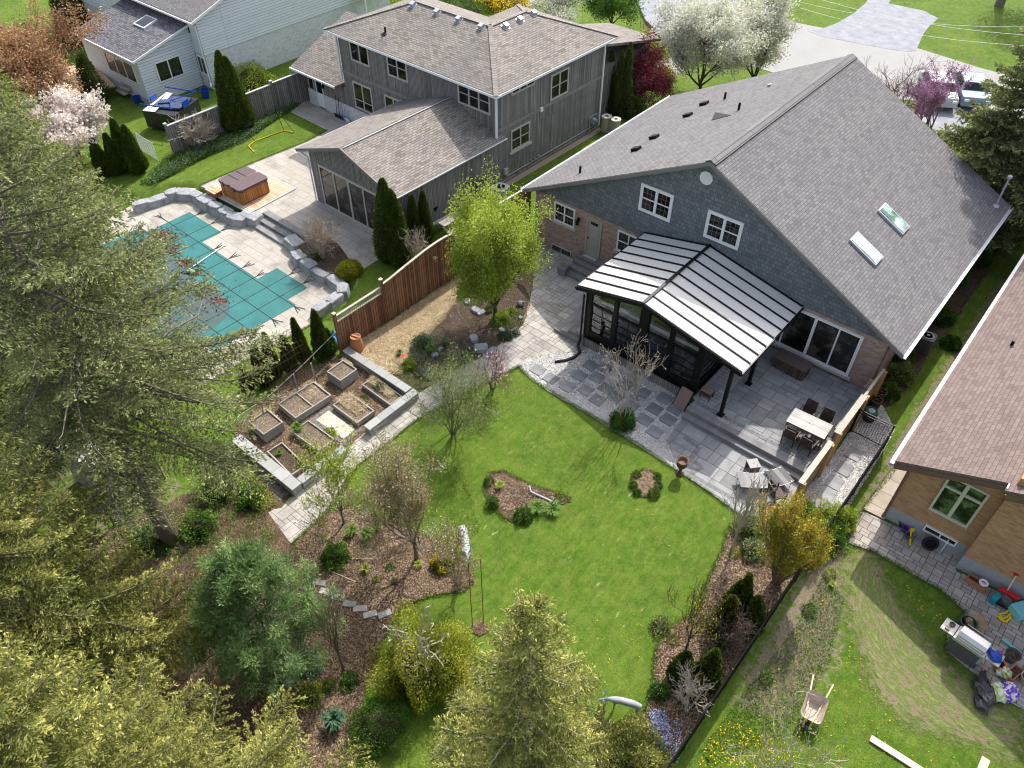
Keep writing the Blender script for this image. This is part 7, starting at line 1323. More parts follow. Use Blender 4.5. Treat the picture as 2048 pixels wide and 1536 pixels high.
for x in (-3, -.4, 2.2): q.box((x - .05, -2.05, 0), (x + .05, -1.95, 1.45))
q.build('railing', M['wood_grey'], t)
t = thing('garden_shed', 'low shed with a rusty white metal roof under the big spruce', 'shed', at(165, 930)); c = at(165, 930); Q = [at(x, y, 1.9) for x, y in ((106, 895), (180, 936), (222, 912), (155, 854))]
q = MB(c); q.slab(Q, .06); q.build('roof', M['rustwhite'], t); q = MB(c); cc = sum(Q, Vector()) / 4; q.prism([((p.x - cc.x) * .9 + cc.x, (p.y - cc.y) * .9 + cc.y) for p in Q], 0, 1.82); q.build('wall', M['wood_grey'], t)
chainfence('chain_link_fence', 'dark mesh fence panel beside the bare trunk of the big spruce', at(228, 1050), at(300, 985) - at(228, 1050), 2.4, 1.5, 'graphite', st=.06, r=.006)
q = MB(); q.obox(at(566, 1362, .35), .62, .3, .08, .4); q.obox(at(566, 1362, .16), .3, .2, .32, .4); one('stone_bench', q, 'concl', 'pale blue grey stone bench at the foot of the white pine', 'bench')
# ---------------------------------------------------------------- statues and garden ornaments
def skin(name, verts, edges, rads, parent, mat, sub=2):
    me = bpy.data.meshes.new(name); me.from_pydata(verts, edges, []); me.materials.append(M[mat]); o = bpy.data.objects.new(name, me); COL.objects.link(o); o.parent = parent
    md = o.modifiers.new('skin', 'SKIN')
    for i, r in enumerate(rads): me.skin_vertices[0].data[i].radius = (r, r) if not hasattr(r, '__len__') else r
    me.skin_vertices[0].data[0].use_root = True; md.use_smooth_shade = True; s = o.modifiers.new('sub', 'SUBSURF'); s.levels = s.render_levels = sub; return o
def deer(label, P, a, k, graze=False):
    t = thing('deer_statue', label, 'statue', P, a); S_ = lambda v: tuple(c * k for c in v)
    V = [(0, 0, .82), (.28, 0, .84), (.52, 0, .80), (-.28, 0, .83), (-.48, 0, .80)]; E_ = [(0, 1), (1, 2), (0, 3), (3, 4)]; Rr = [.155, .15, .115, .155, .12]
    hd = [(.66, 0, .98), (.80, 0, 1.16), (.86, 0, 1.28), (.98, 0, 1.25), (1.09, 0, 1.20)] if not graze else [(.68, 0, .74), (.84, 0, .60), (.94, 0, .50), (1.05, 0, .42), (1.13, 0, .36)]
    b = len(V); V += hd; Rr += [.09, .07, .07, .05, .032]; E_ += [(2, b), (b, b + 1), (b + 1, b + 2), (b + 2, b + 3), (b + 3, b + 4)]
    for s in (-1, 1):
        b = len(V); V += [(.46, s * .09, .62), (.47, s * .09, .36), (.45, s * .09, .05)]; Rr += [.06, .03, .026]; E_ += [(2, b), (b, b + 1), (b + 1, b + 2)]
        b = len(V); V += [(-.46, s * .10, .62), (-.40, s * .10, .48), (-.50, s * .10, .30), (-.46, s * .10, .05)]; Rr += [.085, .045, .03, .026]; E_ += [(4, b), (b, b + 1), (b + 1, b + 2), (b + 2, b + 3)]
    b = len(V); V += [(-.60, 0, .82)]; Rr += [.035]; E_ += [(4, b)]
    skin('body', [S_(v) for v in V], E_, [r * k for r in Rr], t, 'deerstone')
    h = Vector(hd[2]) + Vector((-.02, 0, .05))
    for s in (-1, 1):
        q = MB(); b_ = h + Vector((0, s * .04, 0)); p1, p2, p3 = b_ + Vector((-.06, s * .10, .14)), b_ + Vector((-.03, s * .20, .27)), b_ + Vector((.06, s * .19, .40))
        q.tube([b_ * k, p1 * k, p2 * k, p3 * k], [.02 * k, .016 * k, .014 * k, .006 * k], 6); q.tube([p1 * k, (p1 + Vector((.12, s * .02, .1))) * k], [.014 * k, .006 * k], 5); q.tube([p2 * k, (p2 + Vector((-.08, s * .06, .12))) * k], [.012 * k, .006 * k], 5); q.build('antler', M['deerstone'], t)
        q = MB(); q.tube([(h + Vector((-.03, s * .05, -.02))) * k, (h + Vector((-.08, s * .15, .03))) * k], [.025 * k, .006 * k], 6); q.build('ear', M['deerstone'], t)
deer('pale grey stag statue standing on the lawn edge by the yellow bush', G(931, 1108), R(-40), 1.05); deer('pale grey grazing stag statue beside the bottom juniper', G(1250, 1422), R(205), .74, True)
A_, B_ = G(945, 1252), G(967, 1245); c = (A_ + B_) / 2; hq = hgt(c, 1122); t = thing('ladder_trellis', 'tall narrow rusty ladder trellis in the ring bed on the lawn', 'trellis', c)
for p in (A_, B_): MB(c).tube([p, p + Vector((0, 0, hq))], .013, 5).build('upright', M['rust'], t)
q = MB(c)
for k in range(1, 9): z = Vector((0, 0, hq * k / 8.02)); q.tube([A_ + z, B_ + z], .009, 4)
q.build('rungs', M['rust'], t)
q = MB(); q.tube([G(905, 1107) + Vector((0, 0, .25)), G(913, 1141) + Vector((0, 0, .03))], .03, 6); one('garden_stake', q, 'white', 'short white stake leaning beside the yellow flowering bush', 'stake')
q = MB(); P = G(1041, 612); q.blob(P + Vector((0, 0, .15)), .2, .14, .13, 4, 10, 6, .1); q.blob(P + Vector((.16, .05, .28)), .07, .06, .07, 2, 8, 5, .05); one('bird_ornament', q, 'slate', 'dark bird ornament in the bed beside the shaded path', 'ornament')
q = MB(); q.tube([G(1104, 1005) + Vector((0, 0, .05)), G(1062, 988) + Vector((0, 0, .12))], .04, 6); q.tube([G(1062, 988) + Vector((0, 0, .12)), G(1058, 978) + Vector((0, 0, .2))], .035, 6); one('driftwood', q, 'acgrey', 'grey driftwood branch in the island bed', 'driftwood')
for k, (x0, y0, x1, y1) in enumerate(((695, 1120, 765, 1118), (655, 1142, 712, 1165), (665, 1085, 690, 1110))): q = MB(); q.tube([G(x0, y0) + Vector((0, 0, .08)), G(x1, y1) + Vector((0, 0, .05))], .014, 5); one('fallen_cane', q, 'plank', ['long pale cane lying level across the bark bed', 'pale cane lying towards the stepping stones', 'short pale cane near the leafy shrub'][k], 'cane')
# ---------------------------------------------------------------- wheelbarrow, lumber and clutter of the right hand yard
a0, a1 = at(1608, 1462), at(1638, 1372); d = (a1 - a0); ang = math.atan2(d.y, d.x); t = thing('wheelbarrow', 'mud stained wheelbarrow tipped forward on the right lawn', 'wheelbarrow', a0, ang); L = d.length
q = MB(); rim = rrect(.12, -.31, .98, .31, .14); bot = rrect(.30, -.19, .80, .19, .08); n = len(rim)
q.vf([(x, y, .50 + .12 * x) for x, y in rim] + [(x, y, .24) for x, y in bot] + [(x * .98 + .012, y * .97, .49 + .12 * x) for x, y in rim] + [(x, y * .97, .255) for x, y in bot], [(i, (i + 1) % n, n + (i + 1) % n, n + i)[::-1] for i in range(n)] + [tuple(range(2 * n - 1, n - 1, -1)), tuple(range(3 * n, 4 * n))] + [(2 * n + i, 2 * n + (i + 1) % n, 3 * n + (i + 1) % n, 3 * n + i) for i in range(n)] + [(i, 2 * n + i, 2 * n + (i + 1) % n, (i + 1) % n)[::-1] for i in range(n)])
q.build('tray', M['muddy'], t)
for s in (-1, 1): MB().bar((.05, s * .08, .2), (1.55, s * .30, .50), .045, .04).build('handle', M['plank'], t); MB().bar((.85, s * .2, .0), (.78, s * .19, .36), .03, .03).build('leg', M['graphite'], t)
q = MB(); q.lathe((.02, -.04, .19), [(.05, 0), (.17, 0), (.19, .02), (.19, .06), (.17, .08), (.05, .08)], 16, axis=(0, 1, 0)); w_ = q.build('wheel', M['blackrub'], t); q = MB(); q.bar((.02, -.12, .19), (.02, .12, .19), .03); q.build('axle', M['galv'], w_)
for k, (x0, y0, x1, y1, wd, lb) in enumerate(((1741, 1476, 1860, 1552, .2, 'long pale plank lying on the lawn at the bottom right'), (1972, 1517, 1955, 1560, .22, 'short pale plank end at the bottom right edge'))): q = MB(); A_, B_ = at(x0, y0, .04), at(x1, y1, .04); q.bar(A_, B_, wd, .05); one('plank', q, 'plank', lb, 'plank', bevel=.005)
A_, B_ = at(1886, 1298), at(1943, 1338); ang = math.atan2(B_.y - A_.y, B_.x - A_.x); t = thing('gas_barbecue', 'steel hooded gas barbecue on the edge of the old pavers', 'barbecue', A_, ang)
MB().box((0, 0, .08), (.95, .5, .72)).build('cabinet', M['graphite'], t, bevel=.01); q = MB(); q.box((-.42, .0, .78), (-.02, .5, .83)); q.build('side_shelf', M['steel'], t, bevel=.01); q = MB(); q.box((.98, 0, .78), (1.38, .5, .83)); q.build('side_shelf', M['steel'], t, bevel=.01); MB().box((.0, -.03, .72), (.96, .52, .84)).build('control_panel', M['steel'], t, bevel=.01)
q = MB(); pr = [(0, .84), (.02, 1.0), (.12, 1.1), (.38, 1.12), (.5, 1.0), (.52, .84)]; n = len(pr); q.vf([(.06, y, z) for y, z in pr] + [(.9, y, z) for y, z in pr], [tuple(range(n)), tuple(range(2 * n - 1, n - 1, -1))] + [(i, n + i, n + (i + 1) % n, (i + 1) % n) for i in range(n)]); q.build('hood', M['steel'], t, bevel=.02)
q = MB(); q.tube([(.12, -.06, 1.0), (.84, -.06, 1.0)], .015, 6); q.tube([(.12, .54, 1.05), (.84, .54, 1.05)], .015, 6); q.build('hood_handle', M['galv'], t)
for x in (.08, .87): MB().lathe((x, .06, .07), [(.07, 0), (.07, .04)], 12, axis=(0, -1, 0)).build('wheel', M['blackrub'], t)
MB().box((.88, -.012, .36), (.97, -.002, .68)).build('label_plate', M['galv'], t)
q = MB(); q.blob((0, 0, 0), .22, .2, .12, 3, 12, 8, .5); o = q.build('folded_cloth', M['blue']); P_ = t.matrix_world; o.location = A_ + Vector((math.cos(ang) * 1.15 - math.sin(ang) * .25, math.sin(ang) * 1.15 + math.cos(ang) * .25, .90)); tag(o, 'bright blue cloth heaped on the right barbecue shelf', 'cloth')
def onbb(x, y, z): return A_ + Vector((math.cos(ang) * x - math.sin(ang) * y, math.sin(ang) * x + math.cos(ang) * y, z))
q = MB(); q.lathe(onbb(-.2, .35, .83), [(.07, 0), (.09, .05), (.08, .05), (.06, .01), (0, .01)], 12); one('small_bowl', q, 'graphite', 'small dark bowl on the left barbecue shelf', 'bowl'); q = MB(); q.obox(onbb(-.25, .12, .86), .14, .12, .06, ang); one('small_box', q, 'burlap', 'little brown box on the left barbecue shelf', 'box')
q = MB(); q.blob(onbb(1.2, .42, .9), .1, .08, .06, 6, 10, 6, .3); one('red_cloth', q, 'red', 'dark red cloth beside the heaped blue cloth', 'cloth')
clut = []
def lump(name, px, z, rx, ry, rzz, m_, lb, cat, amp=.25, seed=1, rz=0., lv=.025): q = MB(); P_ = at(*px, z); q.blob(P_, rx, ry, rzz, seed, 14, 10, amp, flat=(z - lv), rz=rz); return one(name, q, m_, lb, cat)
P_ = at(1924, 1262); t = thing('yard_bag', 'dark green pop up yard bag behind the barbecue', 'bag', P_); q = MB(); q.lathe((0, 0, 0), [(.24, 0), (.26, .55), (.22, .56), (.2, .1), (0, .1)], 16); q.build('bag', M['green_pl'], t)
lump('burlap_sack', (1950, 1250), .22, .42, .34, .3, 'burlap', 'crumpled brown burlap cover behind the barbecue', 'sack', .35, 4)
lump('black_tarp', (1967, 1385), .14, .30, .58, .18, 'tarp', 'glossy black cover dropped on the lawn below the barbecue', 'tarp', .45, 7, rz=.35)
lump('soil_bag', (1997, 1385), .16, .26, .34, .18, 'bagwhite', 'white and green plastic soil bag on the lawn edge', 'bag', .3, 8); lump('soil_bag', (2020, 1383), .18, .28, .34, .2, 'bagpurple', 'purple and white plastic soil bag beside the green one', 'bag', .3, 9)
lump('soil_bag', (2008, 1345), .14, .22, .2, .15, 'bagwhite', 'small crumpled white bag behind the purple bag', 'bag', .4, 10)
def tub(name, px, r, h, m_, lb, cat, soil=True, n=18, inner=None): P_ = at(*px, .025); t = thing(name, lb, cat, P_); q = MB(); q.lathe((0, 0, 0), [(r * .72, 0), (r, h), (r * 1.06, h), (r * 1.06, h * .92), (r * .92, h * .9), (r * .7, h * .15), (0, h * .15)], n); q.build('body', M[m_], t, smooth=False); MB().lathe((0, 0, h * .78), [(r * .88, 0), (0, .01)], n).build('soil', M['soil' if soil else 'black'], t)
tub('bucket', (1993, 1335), .16, .3, 'orange', 'bright orange bucket under the right barbecue shelf', 'bucket', False); tub('plant_pot', (2018, 1318), .22, .34, 'graphite', 'large dark plant pot right of the barbecue', 'pot'); tub('plant_pot', (2050, 1362), .2, .28, 'barrel', 'pale round pot at the right edge', 'pot')
tub('plant_pot', (2042, 1215), .17, .3, 'graphite', 'dark pot at the right edge behind the teal box', 'pot')
def planter(px4, h, m_, lb): c, lx, ly, a = rect(px4, h, .025); t = thing('planter_box', lb, 'planter', c, a); q = MB(); w_ = .02; q.box((-lx / 2, -ly / 2, 0), (lx / 2, -ly / 2 + w_, h)); q.box((-lx / 2, ly / 2 - w_, 0), (lx / 2, ly / 2, h)); q.box((-lx / 2, -ly / 2 + w_, 0), (-lx / 2 + w_, ly / 2 - w_, h)); q.box((lx / 2 - w_, -ly / 2 + w_, 0), (lx / 2, ly / 2 - w_, h)); q.build('trough', M[m_], t); MB().box((-lx / 2 + w_, -ly / 2 + w_, .02), (lx / 2 - w_, ly / 2 - w_, h * .75)).build('soil', M['soil'], t); return c, a
planter([(1933, 1156), (1970, 1178), (1978, 1170), (1941, 1148)], .24, 'terracotta', 'terracotta planter trough at the foundation of the buff brick house'); planter([(2014, 1350), (2030, 1367), (2042, 1337), (2027, 1326)], .24, 'terracotta', 'terracotta trough with tools standing beside the soil bags')
P_ = at(1967, 1166, .28); q = MB(); q.lathe(P_, [(.1, -.12), (.14, 0), (.15, 0), (.15, .03), (.11, .03), (.09, -.06), (0, -.06)], 16); one('plant_pot', q, 'white', 'round white pot standing in the terracotta trough', 'pot')
def bx(name, px, z, sx, sy, sz, rz, m_, lb, cat, bev=.01): q = MB(); P_ = at(*px, z + sz / 2); q.obox(P_, sx, sy, sz, rz); return one(name, q, m_, lb, cat, bevel=bev)
bx('fuel_can', (1990, 1197), .025, .2, .36, .34, -.3, 'teal', 'teal plastic fuel can on the old pavers', 'can', .04); bx('storage_box', (2040, 1222), .025, .5, .5, .34, R(-35), 'teallt', 'pale teal plastic box at the right edge', 'box', .03)
bx('toy_mat', (2020, 1290), .03, .55, .1, .06, ang - .1, 'teallt', 'narrow pale teal tube lying on the old pavers', 'tube', .02)
t = thing('shovel', 'shovel with a red grip leaning on the buff brick wall', 'shovel', at(2013, 1185)); A2, B2 = at(2011, 1187, .3), at(2033, 1150, 1.0); q = MB(at(2013, 1185)); q.tube([A2, B2], .02, 6); q.build('shaft', M['plank'], t); q = MB(at(2013, 1185)); q.obox(B2 + Vector((0, 0, .03)), .16, .05, .1, .5); q.build('grip', M['red'], t); q = MB(at(2013, 1185)); q.obox(A2 + Vector((0, -.02, -.14)), .22, .04, .28, .3, rx=.2); q.build('blade', M['galv'], t)
t = thing('toolbox_heap', 'red cased power washer with black hoses on the pavers', 'pressure washer', at(2005, 1205, .025)); q = MB(); q.box((-.3, .08, .28), (.3, .26, .42)); q.build('top_case', M['red'], t, bevel=.03); q = MB(); q.blob((0, 0, .18), .26, .2, .2, 3, 12, 8, .5, flat=.18); q.build('motor', M['graphite'], t); q = MB()
for r in (.14, .18, .2): q.tube([(r * math.cos(b), r * math.sin(b) - .12, .12 + .04 * math.sin(3 * b)) for b in np.linspace(0, 6.28, 18)], .016, 5)
q.build('hose', M['blackrub'], t)
q = MB(); P_ = at(2032, 1190, .025); q.lathe(P_, [(.16, 0), (.24, .16), (.26, .17), (.2, .15), (.14, .04), (0, .04)], 16); one('basin', q, 'acgrey', 'grey oval basin behind the red power washer', 'basin')
q = MB(); pts_ = [at(x, y, .06) for x, y in ((1996, 1232), (2003, 1240), (2012, 1244), (2020, 1236), (2022, 1226), (2014, 1234), (2006, 1238), (1998, 1228), (2010, 1226), (2022, 1216))]; q.tube(pts_, .035, 6); one('toy', q, 'yellow', 'tangled yellow plastic toy track on the pavers', 'toy')
q = MB(); P_ = at(1861, 1087, .3); q.lathe(P_, [(.19, -.05), (.25, -.06), (.28, 0), (.25, .06), (.19, .05), (.19, -.05)], 22, axis=(.35, -1, .45)); one('tyre', q, 'blackrub', 'black tyre leaning below the basement window of the buff brick house', 'tyre')
t = thing('snow_brush', 'red and white snow brush leaning on the buff brick wall', 'brush', at(1882, 1103)); A2, B2 = at(1882, 1103, .03), at(1913, 1056, 1.1); Mi = A2.lerp(B2, .55); MB(at(1882, 1103)).tube([A2, Mi], .02, 6).build('shaft', M['white'], t); MB(at(1882, 1103)).tube([Mi, B2], .022, 6).build('grip', M['red'], t)
for k, (x, y, m_, lb) in enumerate(((1808, 1062, 'purple', 'purple sand toy bucket by the foundation wall'), (1815, 1075, 'graphite', 'dark toy bucket beside the purple one'), (1803, 1052, 'green_pl', 'green sand toy next to the foundation wall'))): q = MB(); P_ = at(x, y, .03); q.lathe(P_, [(.09, 0), (.13, .2), (.14, .21), (.1, .19), (.08, .04), (0, .04)], 12); one('toy_bucket', q, m_, lb, 'toy', 'sand toys by the foundation')
q = MB(); q.tube([at(1822, 1062, .25), at(1820, 1090, .04)], .03, 6); q.obox(at(1824, 1060, .3), .14, .05, .16, .3); one('toy_spade', q, 'yellow', 'yellow toy spade beside the sand toys', 'toy')
# ---------------------------------------------------------------- parked cars and power lines
def car(label, px, ang, paint, seed):
    c = at(*px); t = thing('parked_car', label, 'car', c, ang); L, W_ = 4.5, 1.8; pr = [(-2.25, .35), (-2.25, .75), (-2.1, .95), (-1.2, 1.0), (-.75, 1.42), (.8, 1.45), (1.6, 1.05), (2.15, .98), (2.25, .8), (2.25, .35)]; n = len(pr)
    q = MB(); q.vf([(x, -W_ / 2 * (1 if z < 1.1 else .82), z) for x, z in pr] + [(x, W_ / 2 * (1 if z < 1.1 else .82), z) for x, z in pr], [tuple(range(n)), tuple(range(2 * n - 1, n - 1, -1))] + [(i, n + i, n + (i + 1) % n, (i + 1) % n) for i in range(n)]); q.build('body', M[paint], t, bevel=.05)
    q = MB(); q.vf([(-1.18, -.78, 1.03), (-.80, -.70, 1.40), (-.80, .70, 1.40), (-1.18, .78, 1.03)], [(0, 3, 2, 1)]); q.vf([(1.56, -.78, 1.09), (.86, -.70, 1.44), (.86, .70, 1.44), (1.56, .78, 1.09)], [(0, 1, 2, 3)])
    for s in (-1, 1): q.vf([(-1.0, s * .905, 1.04), (1.4, s * .905, 1.08), (.75, s * .76, 1.41), (-.68, s * .76, 1.39)], [(0, 1, 2, 3)[::s]])
    for f in q.v: pass
    q.build('windows', M['glass'], t)
    for x in (-1.4, 1.4):
        for s in (-1, 1): z = MB(); z.lathe((x, s * .78, .33), [(.12, 0), (.33, 0), (.33, .16), (.12, .16)], 16, axis=(0, s, 0)); o = z.build('wheel', M['blackrub'], t); z = MB(); z.lathe((x, s * .9, .33), [(.2, 0), (.2, .05), (0, .06)], 12, axis=(0, s, 0)); z.build('rim', M['galv'], o)
    for s in (-1, 1): z = MB(); z.box((-2.28, s * .65 - .14, .68), (-2.22, s * .65 + .14, .82)); z.build('headlight', M['white'], t)
car('white car parked behind the purple redbud', (1868, 196), R(118), 'carsilver', 1); car('blue grey car parked beside the white car', (1932, 196), R(118), 'carblue', 2)
A_, B_ = at(1560, -20, 6.5), at(2120, 78, 6.5)
for k, (y0, y1, z) in enumerate(((-14, 74, 6.6), (4, 52, 7.4), (16, 94, 5.9))): q = MB(); P_, Q_ = at(1600, y0, z), at(2120, y1, z); q.tube([P_.lerp(Q_, f) - Vector((0, 0, .5 * 4 * f * (1 - f))) for f in np.linspace(0, 1, 9)], .009, 4, cap=False); one('power_line', q, 'galv', ['middle power line over the far lawn', 'upper power line over the far drive', 'lowest power line over the far lawn'][k], 'power line', 'power lines over the street')
P_ = at(1998, 12); q = MB(); q.tube([P_, P_ + Vector((0, 0, 7))], [.35, .2], 10); t = thing('tree', 'tree with a stout trunk at the top right edge', 'tree', P_); q2 = MB(P_); q2.tube([P_, P_ + Vector((0, 0, 6))], [.38, .25], 10); q2.build('trunk', M['bark'], t); g = np.random.default_rng(9); C = rnrm(g.normal(size=(6000, 3))) * g.uniform(.5, 1, (6000, 1)) * 4 + np.array([1.5, 2.5, 8]); foliage('crown', M['l_green'], t, C, g.normal(size=C.shape), .25, .15, g, g.uniform(0, .8, 6000))
# ================================================================ small plants and scattered stuff
PL_ = [ # px, kind, H, R, material, n, label
 ((672, 1118), 'm', .55, .5, 'l_green', 2400, 'round leafy green shrub in the bark bed, nearest the paved landing'), ((735, 1075), 't', .5, .42, 'l_green', 160, 'strappy green clump at the top of the bark bed'), ((705, 1068), 't', .45, .4, 'l_green', 140, 'strappy green clump left of its neighbour in the bark bed'), ((755, 1060), 't', .4, .3, 'l_green', 110, 'daylily clump below the young apple tree'), ((795, 1030), 't', .45, .35, 'l_green', 120, 'green clump in the grass edge by the bronze tree'),
 ((732, 1142), 't', .3, .26, 'l_lime', 80, 'bright green hosta shoots in the middle of the bark bed'), ((837, 1133), 't', .28, .24, 'l_lime', 80, 'lime green hosta shoots right of the bronze tree trunk'), ((780, 1137), 'm', .16, .16, 'l_green', 300, 'tiny green plant between the two hosta clumps'), ((752, 1160), 'm', .12, .16, 'l_lime', 250, 'tiny lime plant in the bark bed'), ((790, 1165), 'm', .12, .14, 'l_green', 250, 'tiny dark green plant above the stepping stones'),
 ((886, 1128), 'my', .45, .42, 'l_gold', 2600, 'rounded bush covered in yellow flowers beside the stag statue'), ((672, 1448), 't', .7, .5, 'l_iris', 190, 'clump of blue green iris leaves at the lower left'), ((1047, 1035), 'm', .35, .36, 'l_green', 1300, 'green perennial at the lower tip of the island bed'), ((985, 1010), 'm', .4, .26, 'l_green', 900, 'dark leafy plant at the left of the island bed'), ((1072, 1020), 't', .35, .5, 'l_green', 220, 'grassy clump along the lower edge of the island bed'), ((1105, 1022), 't', .3, .5, 'l_green', 220, 'grassy clump right of its twin below the island bed'), ((1000, 975), 't', .35, .28, 'l_lime', 110, 'yellow green grass clump at the top of the island bed'), ((978, 965), 'm', .3, .2, 'l_green', 500, 'small leafy plant at the upper left of the island bed'), ((1120, 990), 'm', .16, .18, 'l_lime', 260, 'small plant in the right tip of the island bed'),
 ((1272, 952), 'm', .2, .17, 'l_green', 420, 'small green plant at the top left of the ring bed'), ((1266, 972), 'm', .2, .16, 'l_green', 420, 'small green plant at the left of the ring bed'), ((1274, 987), 'm', .2, .15, 'l_green', 420, 'small green plant at the lower left of the ring bed'), ((1308, 990), 'm', .26, .22, 'l_green', 700, 'largest green plant of the ring bed at its lower right'), ((1316, 972), 'm', .2, .16, 'l_green', 420, 'small green plant at the right of the ring bed'), ((1314, 955), 'm', .2, .15, 'l_green', 420, 'small green plant at the top right of the ring bed'),
 ((1000, 640), 'm', .4, .42, 'l_lime', 1600, 'bright green rounded plant right of the lime tree trunk'), ((1022, 625), 'm', .25, .25, 'l_lime', 700, 'small lime plant beside the dark bird ornament'), ((1010, 675), 'm', .14, .36, 'l_sedum', 1300, 'grey green sedum mat beside the paved path'), ((993, 655), 'm', .25, .2, 'l_green', 500, 'small plant behind the sedum mat'), ((978, 622), 'm', .35, .2, 'l_green', 600, 'leafy plant beside the tilted rock'), ((845, 690), 'm', .5, .42, 'l_sedum', 1600, 'grey green perennial clump at the edge of the straw bed'), ((862, 705), 't', .5, .35, 'l_green', 130, 'tall green clump beside the grey green perennial'), ((818, 735), 'm', .35, .32, 'l_lime', 1300, 'bright green clump in the straw beside the red poppy'), ((800, 712), 't', .4, .28, 'l_green', 100, 'tufted brownish green grass in the straw bed'), ((890, 690), 't', .5, .3, 'l_sedum', 120, 'lavender like clump in the dark soil'), ((925, 725), 't', .55, .35, 'l_sedum', 130, 'upright silvery clump above the paved path'), ((935, 575), 'mw', .4, .35, 'l_green', 1200, 'white flowered clump under the lime tree'), ((905, 720), 't', .5, .3, 'l_sedum', 120, 'grey green upright clump behind the slender tree'), ((835, 575), 't', .3, .35, 'l_green', 90, 'low plant at the foot of the brown fence'), ((860, 565), 't', .3, .35, 'l_green', 90, 'low plant at the fence foot, nearer the lime tree'), ((1030, 668), 'mw', .22, .24, 'l_sedum', 700, 'white flowering tuft at the corner of the paved path'),
 ((597, 865), 't', .6, .36, 'l_green', 170, 'leek clump in the low raised bed'), ((660, 870), 'm', .25, .3, 'l_lime', 500, 'sprawling greens in the bed with the leeks'), ((560, 912), 't', .35, .22, 'l_green', 90, 'chive tuft in the dark soiled bed'), ((603, 935), 'm', .2, .24, 'l_green', 500, 'green herbs in the lower corner of the dark soiled bed'), ((762, 782), 'm', .4, .3, 'l_sedum', 500, 'grey leafed kale in the bed against the upper wall'), ((755, 770), 'm', .35, .26, 'l_sedum', 400, 'second grey leafed kale in the bed against the upper wall'), ((795, 800), 't', .25, .2, 'l_green', 60, 'small greens at the end of the bed against the upper wall'), ((728, 800), 'm', .2, .2, 'l_green', 300, 'green seedlings at the back of the square bed'),
 ((1245, 850), 'm', .7, .55, 'l_green', 3000, 'low green shrub at the foot of the bare vase shaped shrub'), ((1318, 1388), 'm', .4, .3, 'l_green', 900, 'small leafy shrub below the lower cedars'), ((1322, 1255), 'm', .3, .4, 'l_pale', 500, 'dry grassy clump at the lawn edge of the fence side bed'), ((1345, 1280), 'm', .2, .2, 'l_gold', 300, 'small yellow green plant in the fence side bed'), ((1470, 1110), 'm', .2, .2, 'l_lime', 300, 'small shoots at the base of the bare young tree'), ((1505, 1105), 'mw', .5, .45, 'l_pale', 1200, 'silvery white flowered shrub at the patio corner'), ((1495, 1060), 'm', .8, .55, 'l_pale', 2200, 'grey green shrub beside the amber tree and patio'),
 ((1660, 1150), 'm', .35, .22, 'l_lime', 500, 'small green weed in the bare soil'), ((1662, 1172), 't', .25, .2, 'l_lime', 60, 'dandelion like rosette in the bare soil'), ((1617, 1222), 'm', .3, .22, 'l_green', 500, 'leafy weed in the bare soil by the black fence'), ((1532, 1360), 'm', .3, .2, 'l_green', 400, 'leafy weed at the shady side of the black fence'), ((700, 1365), 'm', .3, .3, 'l_green', 700, 'small shrub below the thin sapling'), ((660, 1375), 'mr', .3, .26, 'l_green', 600, 'red flowering plant beside the thin sapling'), ((625, 1342), 'mb', .22, .26, 'l_green', 500, 'pale blue flowering plant by the edging stones'), ((620, 1395), 'm', .4, .4, 'l_lime', 1000, 'leafy clump between the pine and the iris'),
 ((205, 340), 'm', .3, .5, 'l_sedum', 700, 'ground cover at the foot of the four cedars')]
M['l_iris'] = leafmat('iris_blades', [(.02, .07, .035), (.05, .13, .07), (.09, .19, .11)], .2); M['l_sedum'] = leafmat('grey_green_leaves', [(.06, .11, .05), (.12, .19, .09), (.20, .27, .15)], .2)
FLW = {'my': ('f_yellow', 2200, .045), 'mw': ('f_white', 300, .06), 'mr': ('f_red', 30, .05), 'mb': ('f_blue', 300, .06)}
for i, (px, kd, h, r, m_, n, lb) in enumerate(PL_):
    P = G(*px)
    if kd[0] == 'm': mound(lb, P, h, r, 300 + i, m_, n, .05 if r < .3 else .065, name='garden_plant', cat='plant', flowers=FLW.get(kd), core=r > .22)
    else: tuft(lb, P, h, r, 300 + i, m_, n, .028 if m_ != 'l_iris' else .05, name='garden_plant')
P = G(808, 728); t = thing('poppy', 'single bright red poppy in the straw bed', 'flower', P); q = MB(); q.tube([(0, 0, 0), (0, 0, .45)], .008, 4); q.build('stem', M['l_green'], t); q = MB(); q.lathe((0, 0, .42), [(.01, 0), (.07, .05), (.1, .09)], 8); q.build('petals', M['f_red'], t)
# low green bank along the grey fence, ground cover
def cover(name, quads, n, mat, size, h, seed, lv=None, group=None, flat=.0, tri=False, rg=(0, 1), up=.8):
    g = np.random.default_rng(seed); C = []; A = []
    polys = [[G(*q) for q in P] for P in quads]
    for P in polys:
        xs = [p.x for p in P]; ys = [p.y for p in P]; k = 0; ar = abs(sum(P[i - 1].x * P[i].y - P[i].x * P[i - 1].y for i in range(len(P)))) / 2; A.append(ar)
    tot = sum(A)
    for P, ar in zip(polys, A):
        xs = [p.x for p in P]; ys = [p.y for p in P]; m_ = int(n * ar / tot); k = 0
        while k < m_:
            x, y = g.uniform(min(xs), max(xs)), g.uniform(min(ys), max(ys))
            if inpoly(x, y, P): C.append((x, y, (gh(x, y) if x < -20 else 0.) + g.uniform(0, 1) ** 1.6 * h)); k += 1
    C = np.array(C); D = g.normal(size=C.shape) * np.array([1, 1, .5]); D[:, 2] += up
    V, F = leafquads(C, D, g.uniform(.7, 1.3, len(C)) * size, size * .6, g, flat); o = npmesh(name, V, F, M[mat], None, rnd=g.uniform(*rg, len(C))); return tag(o, kind='stuff')
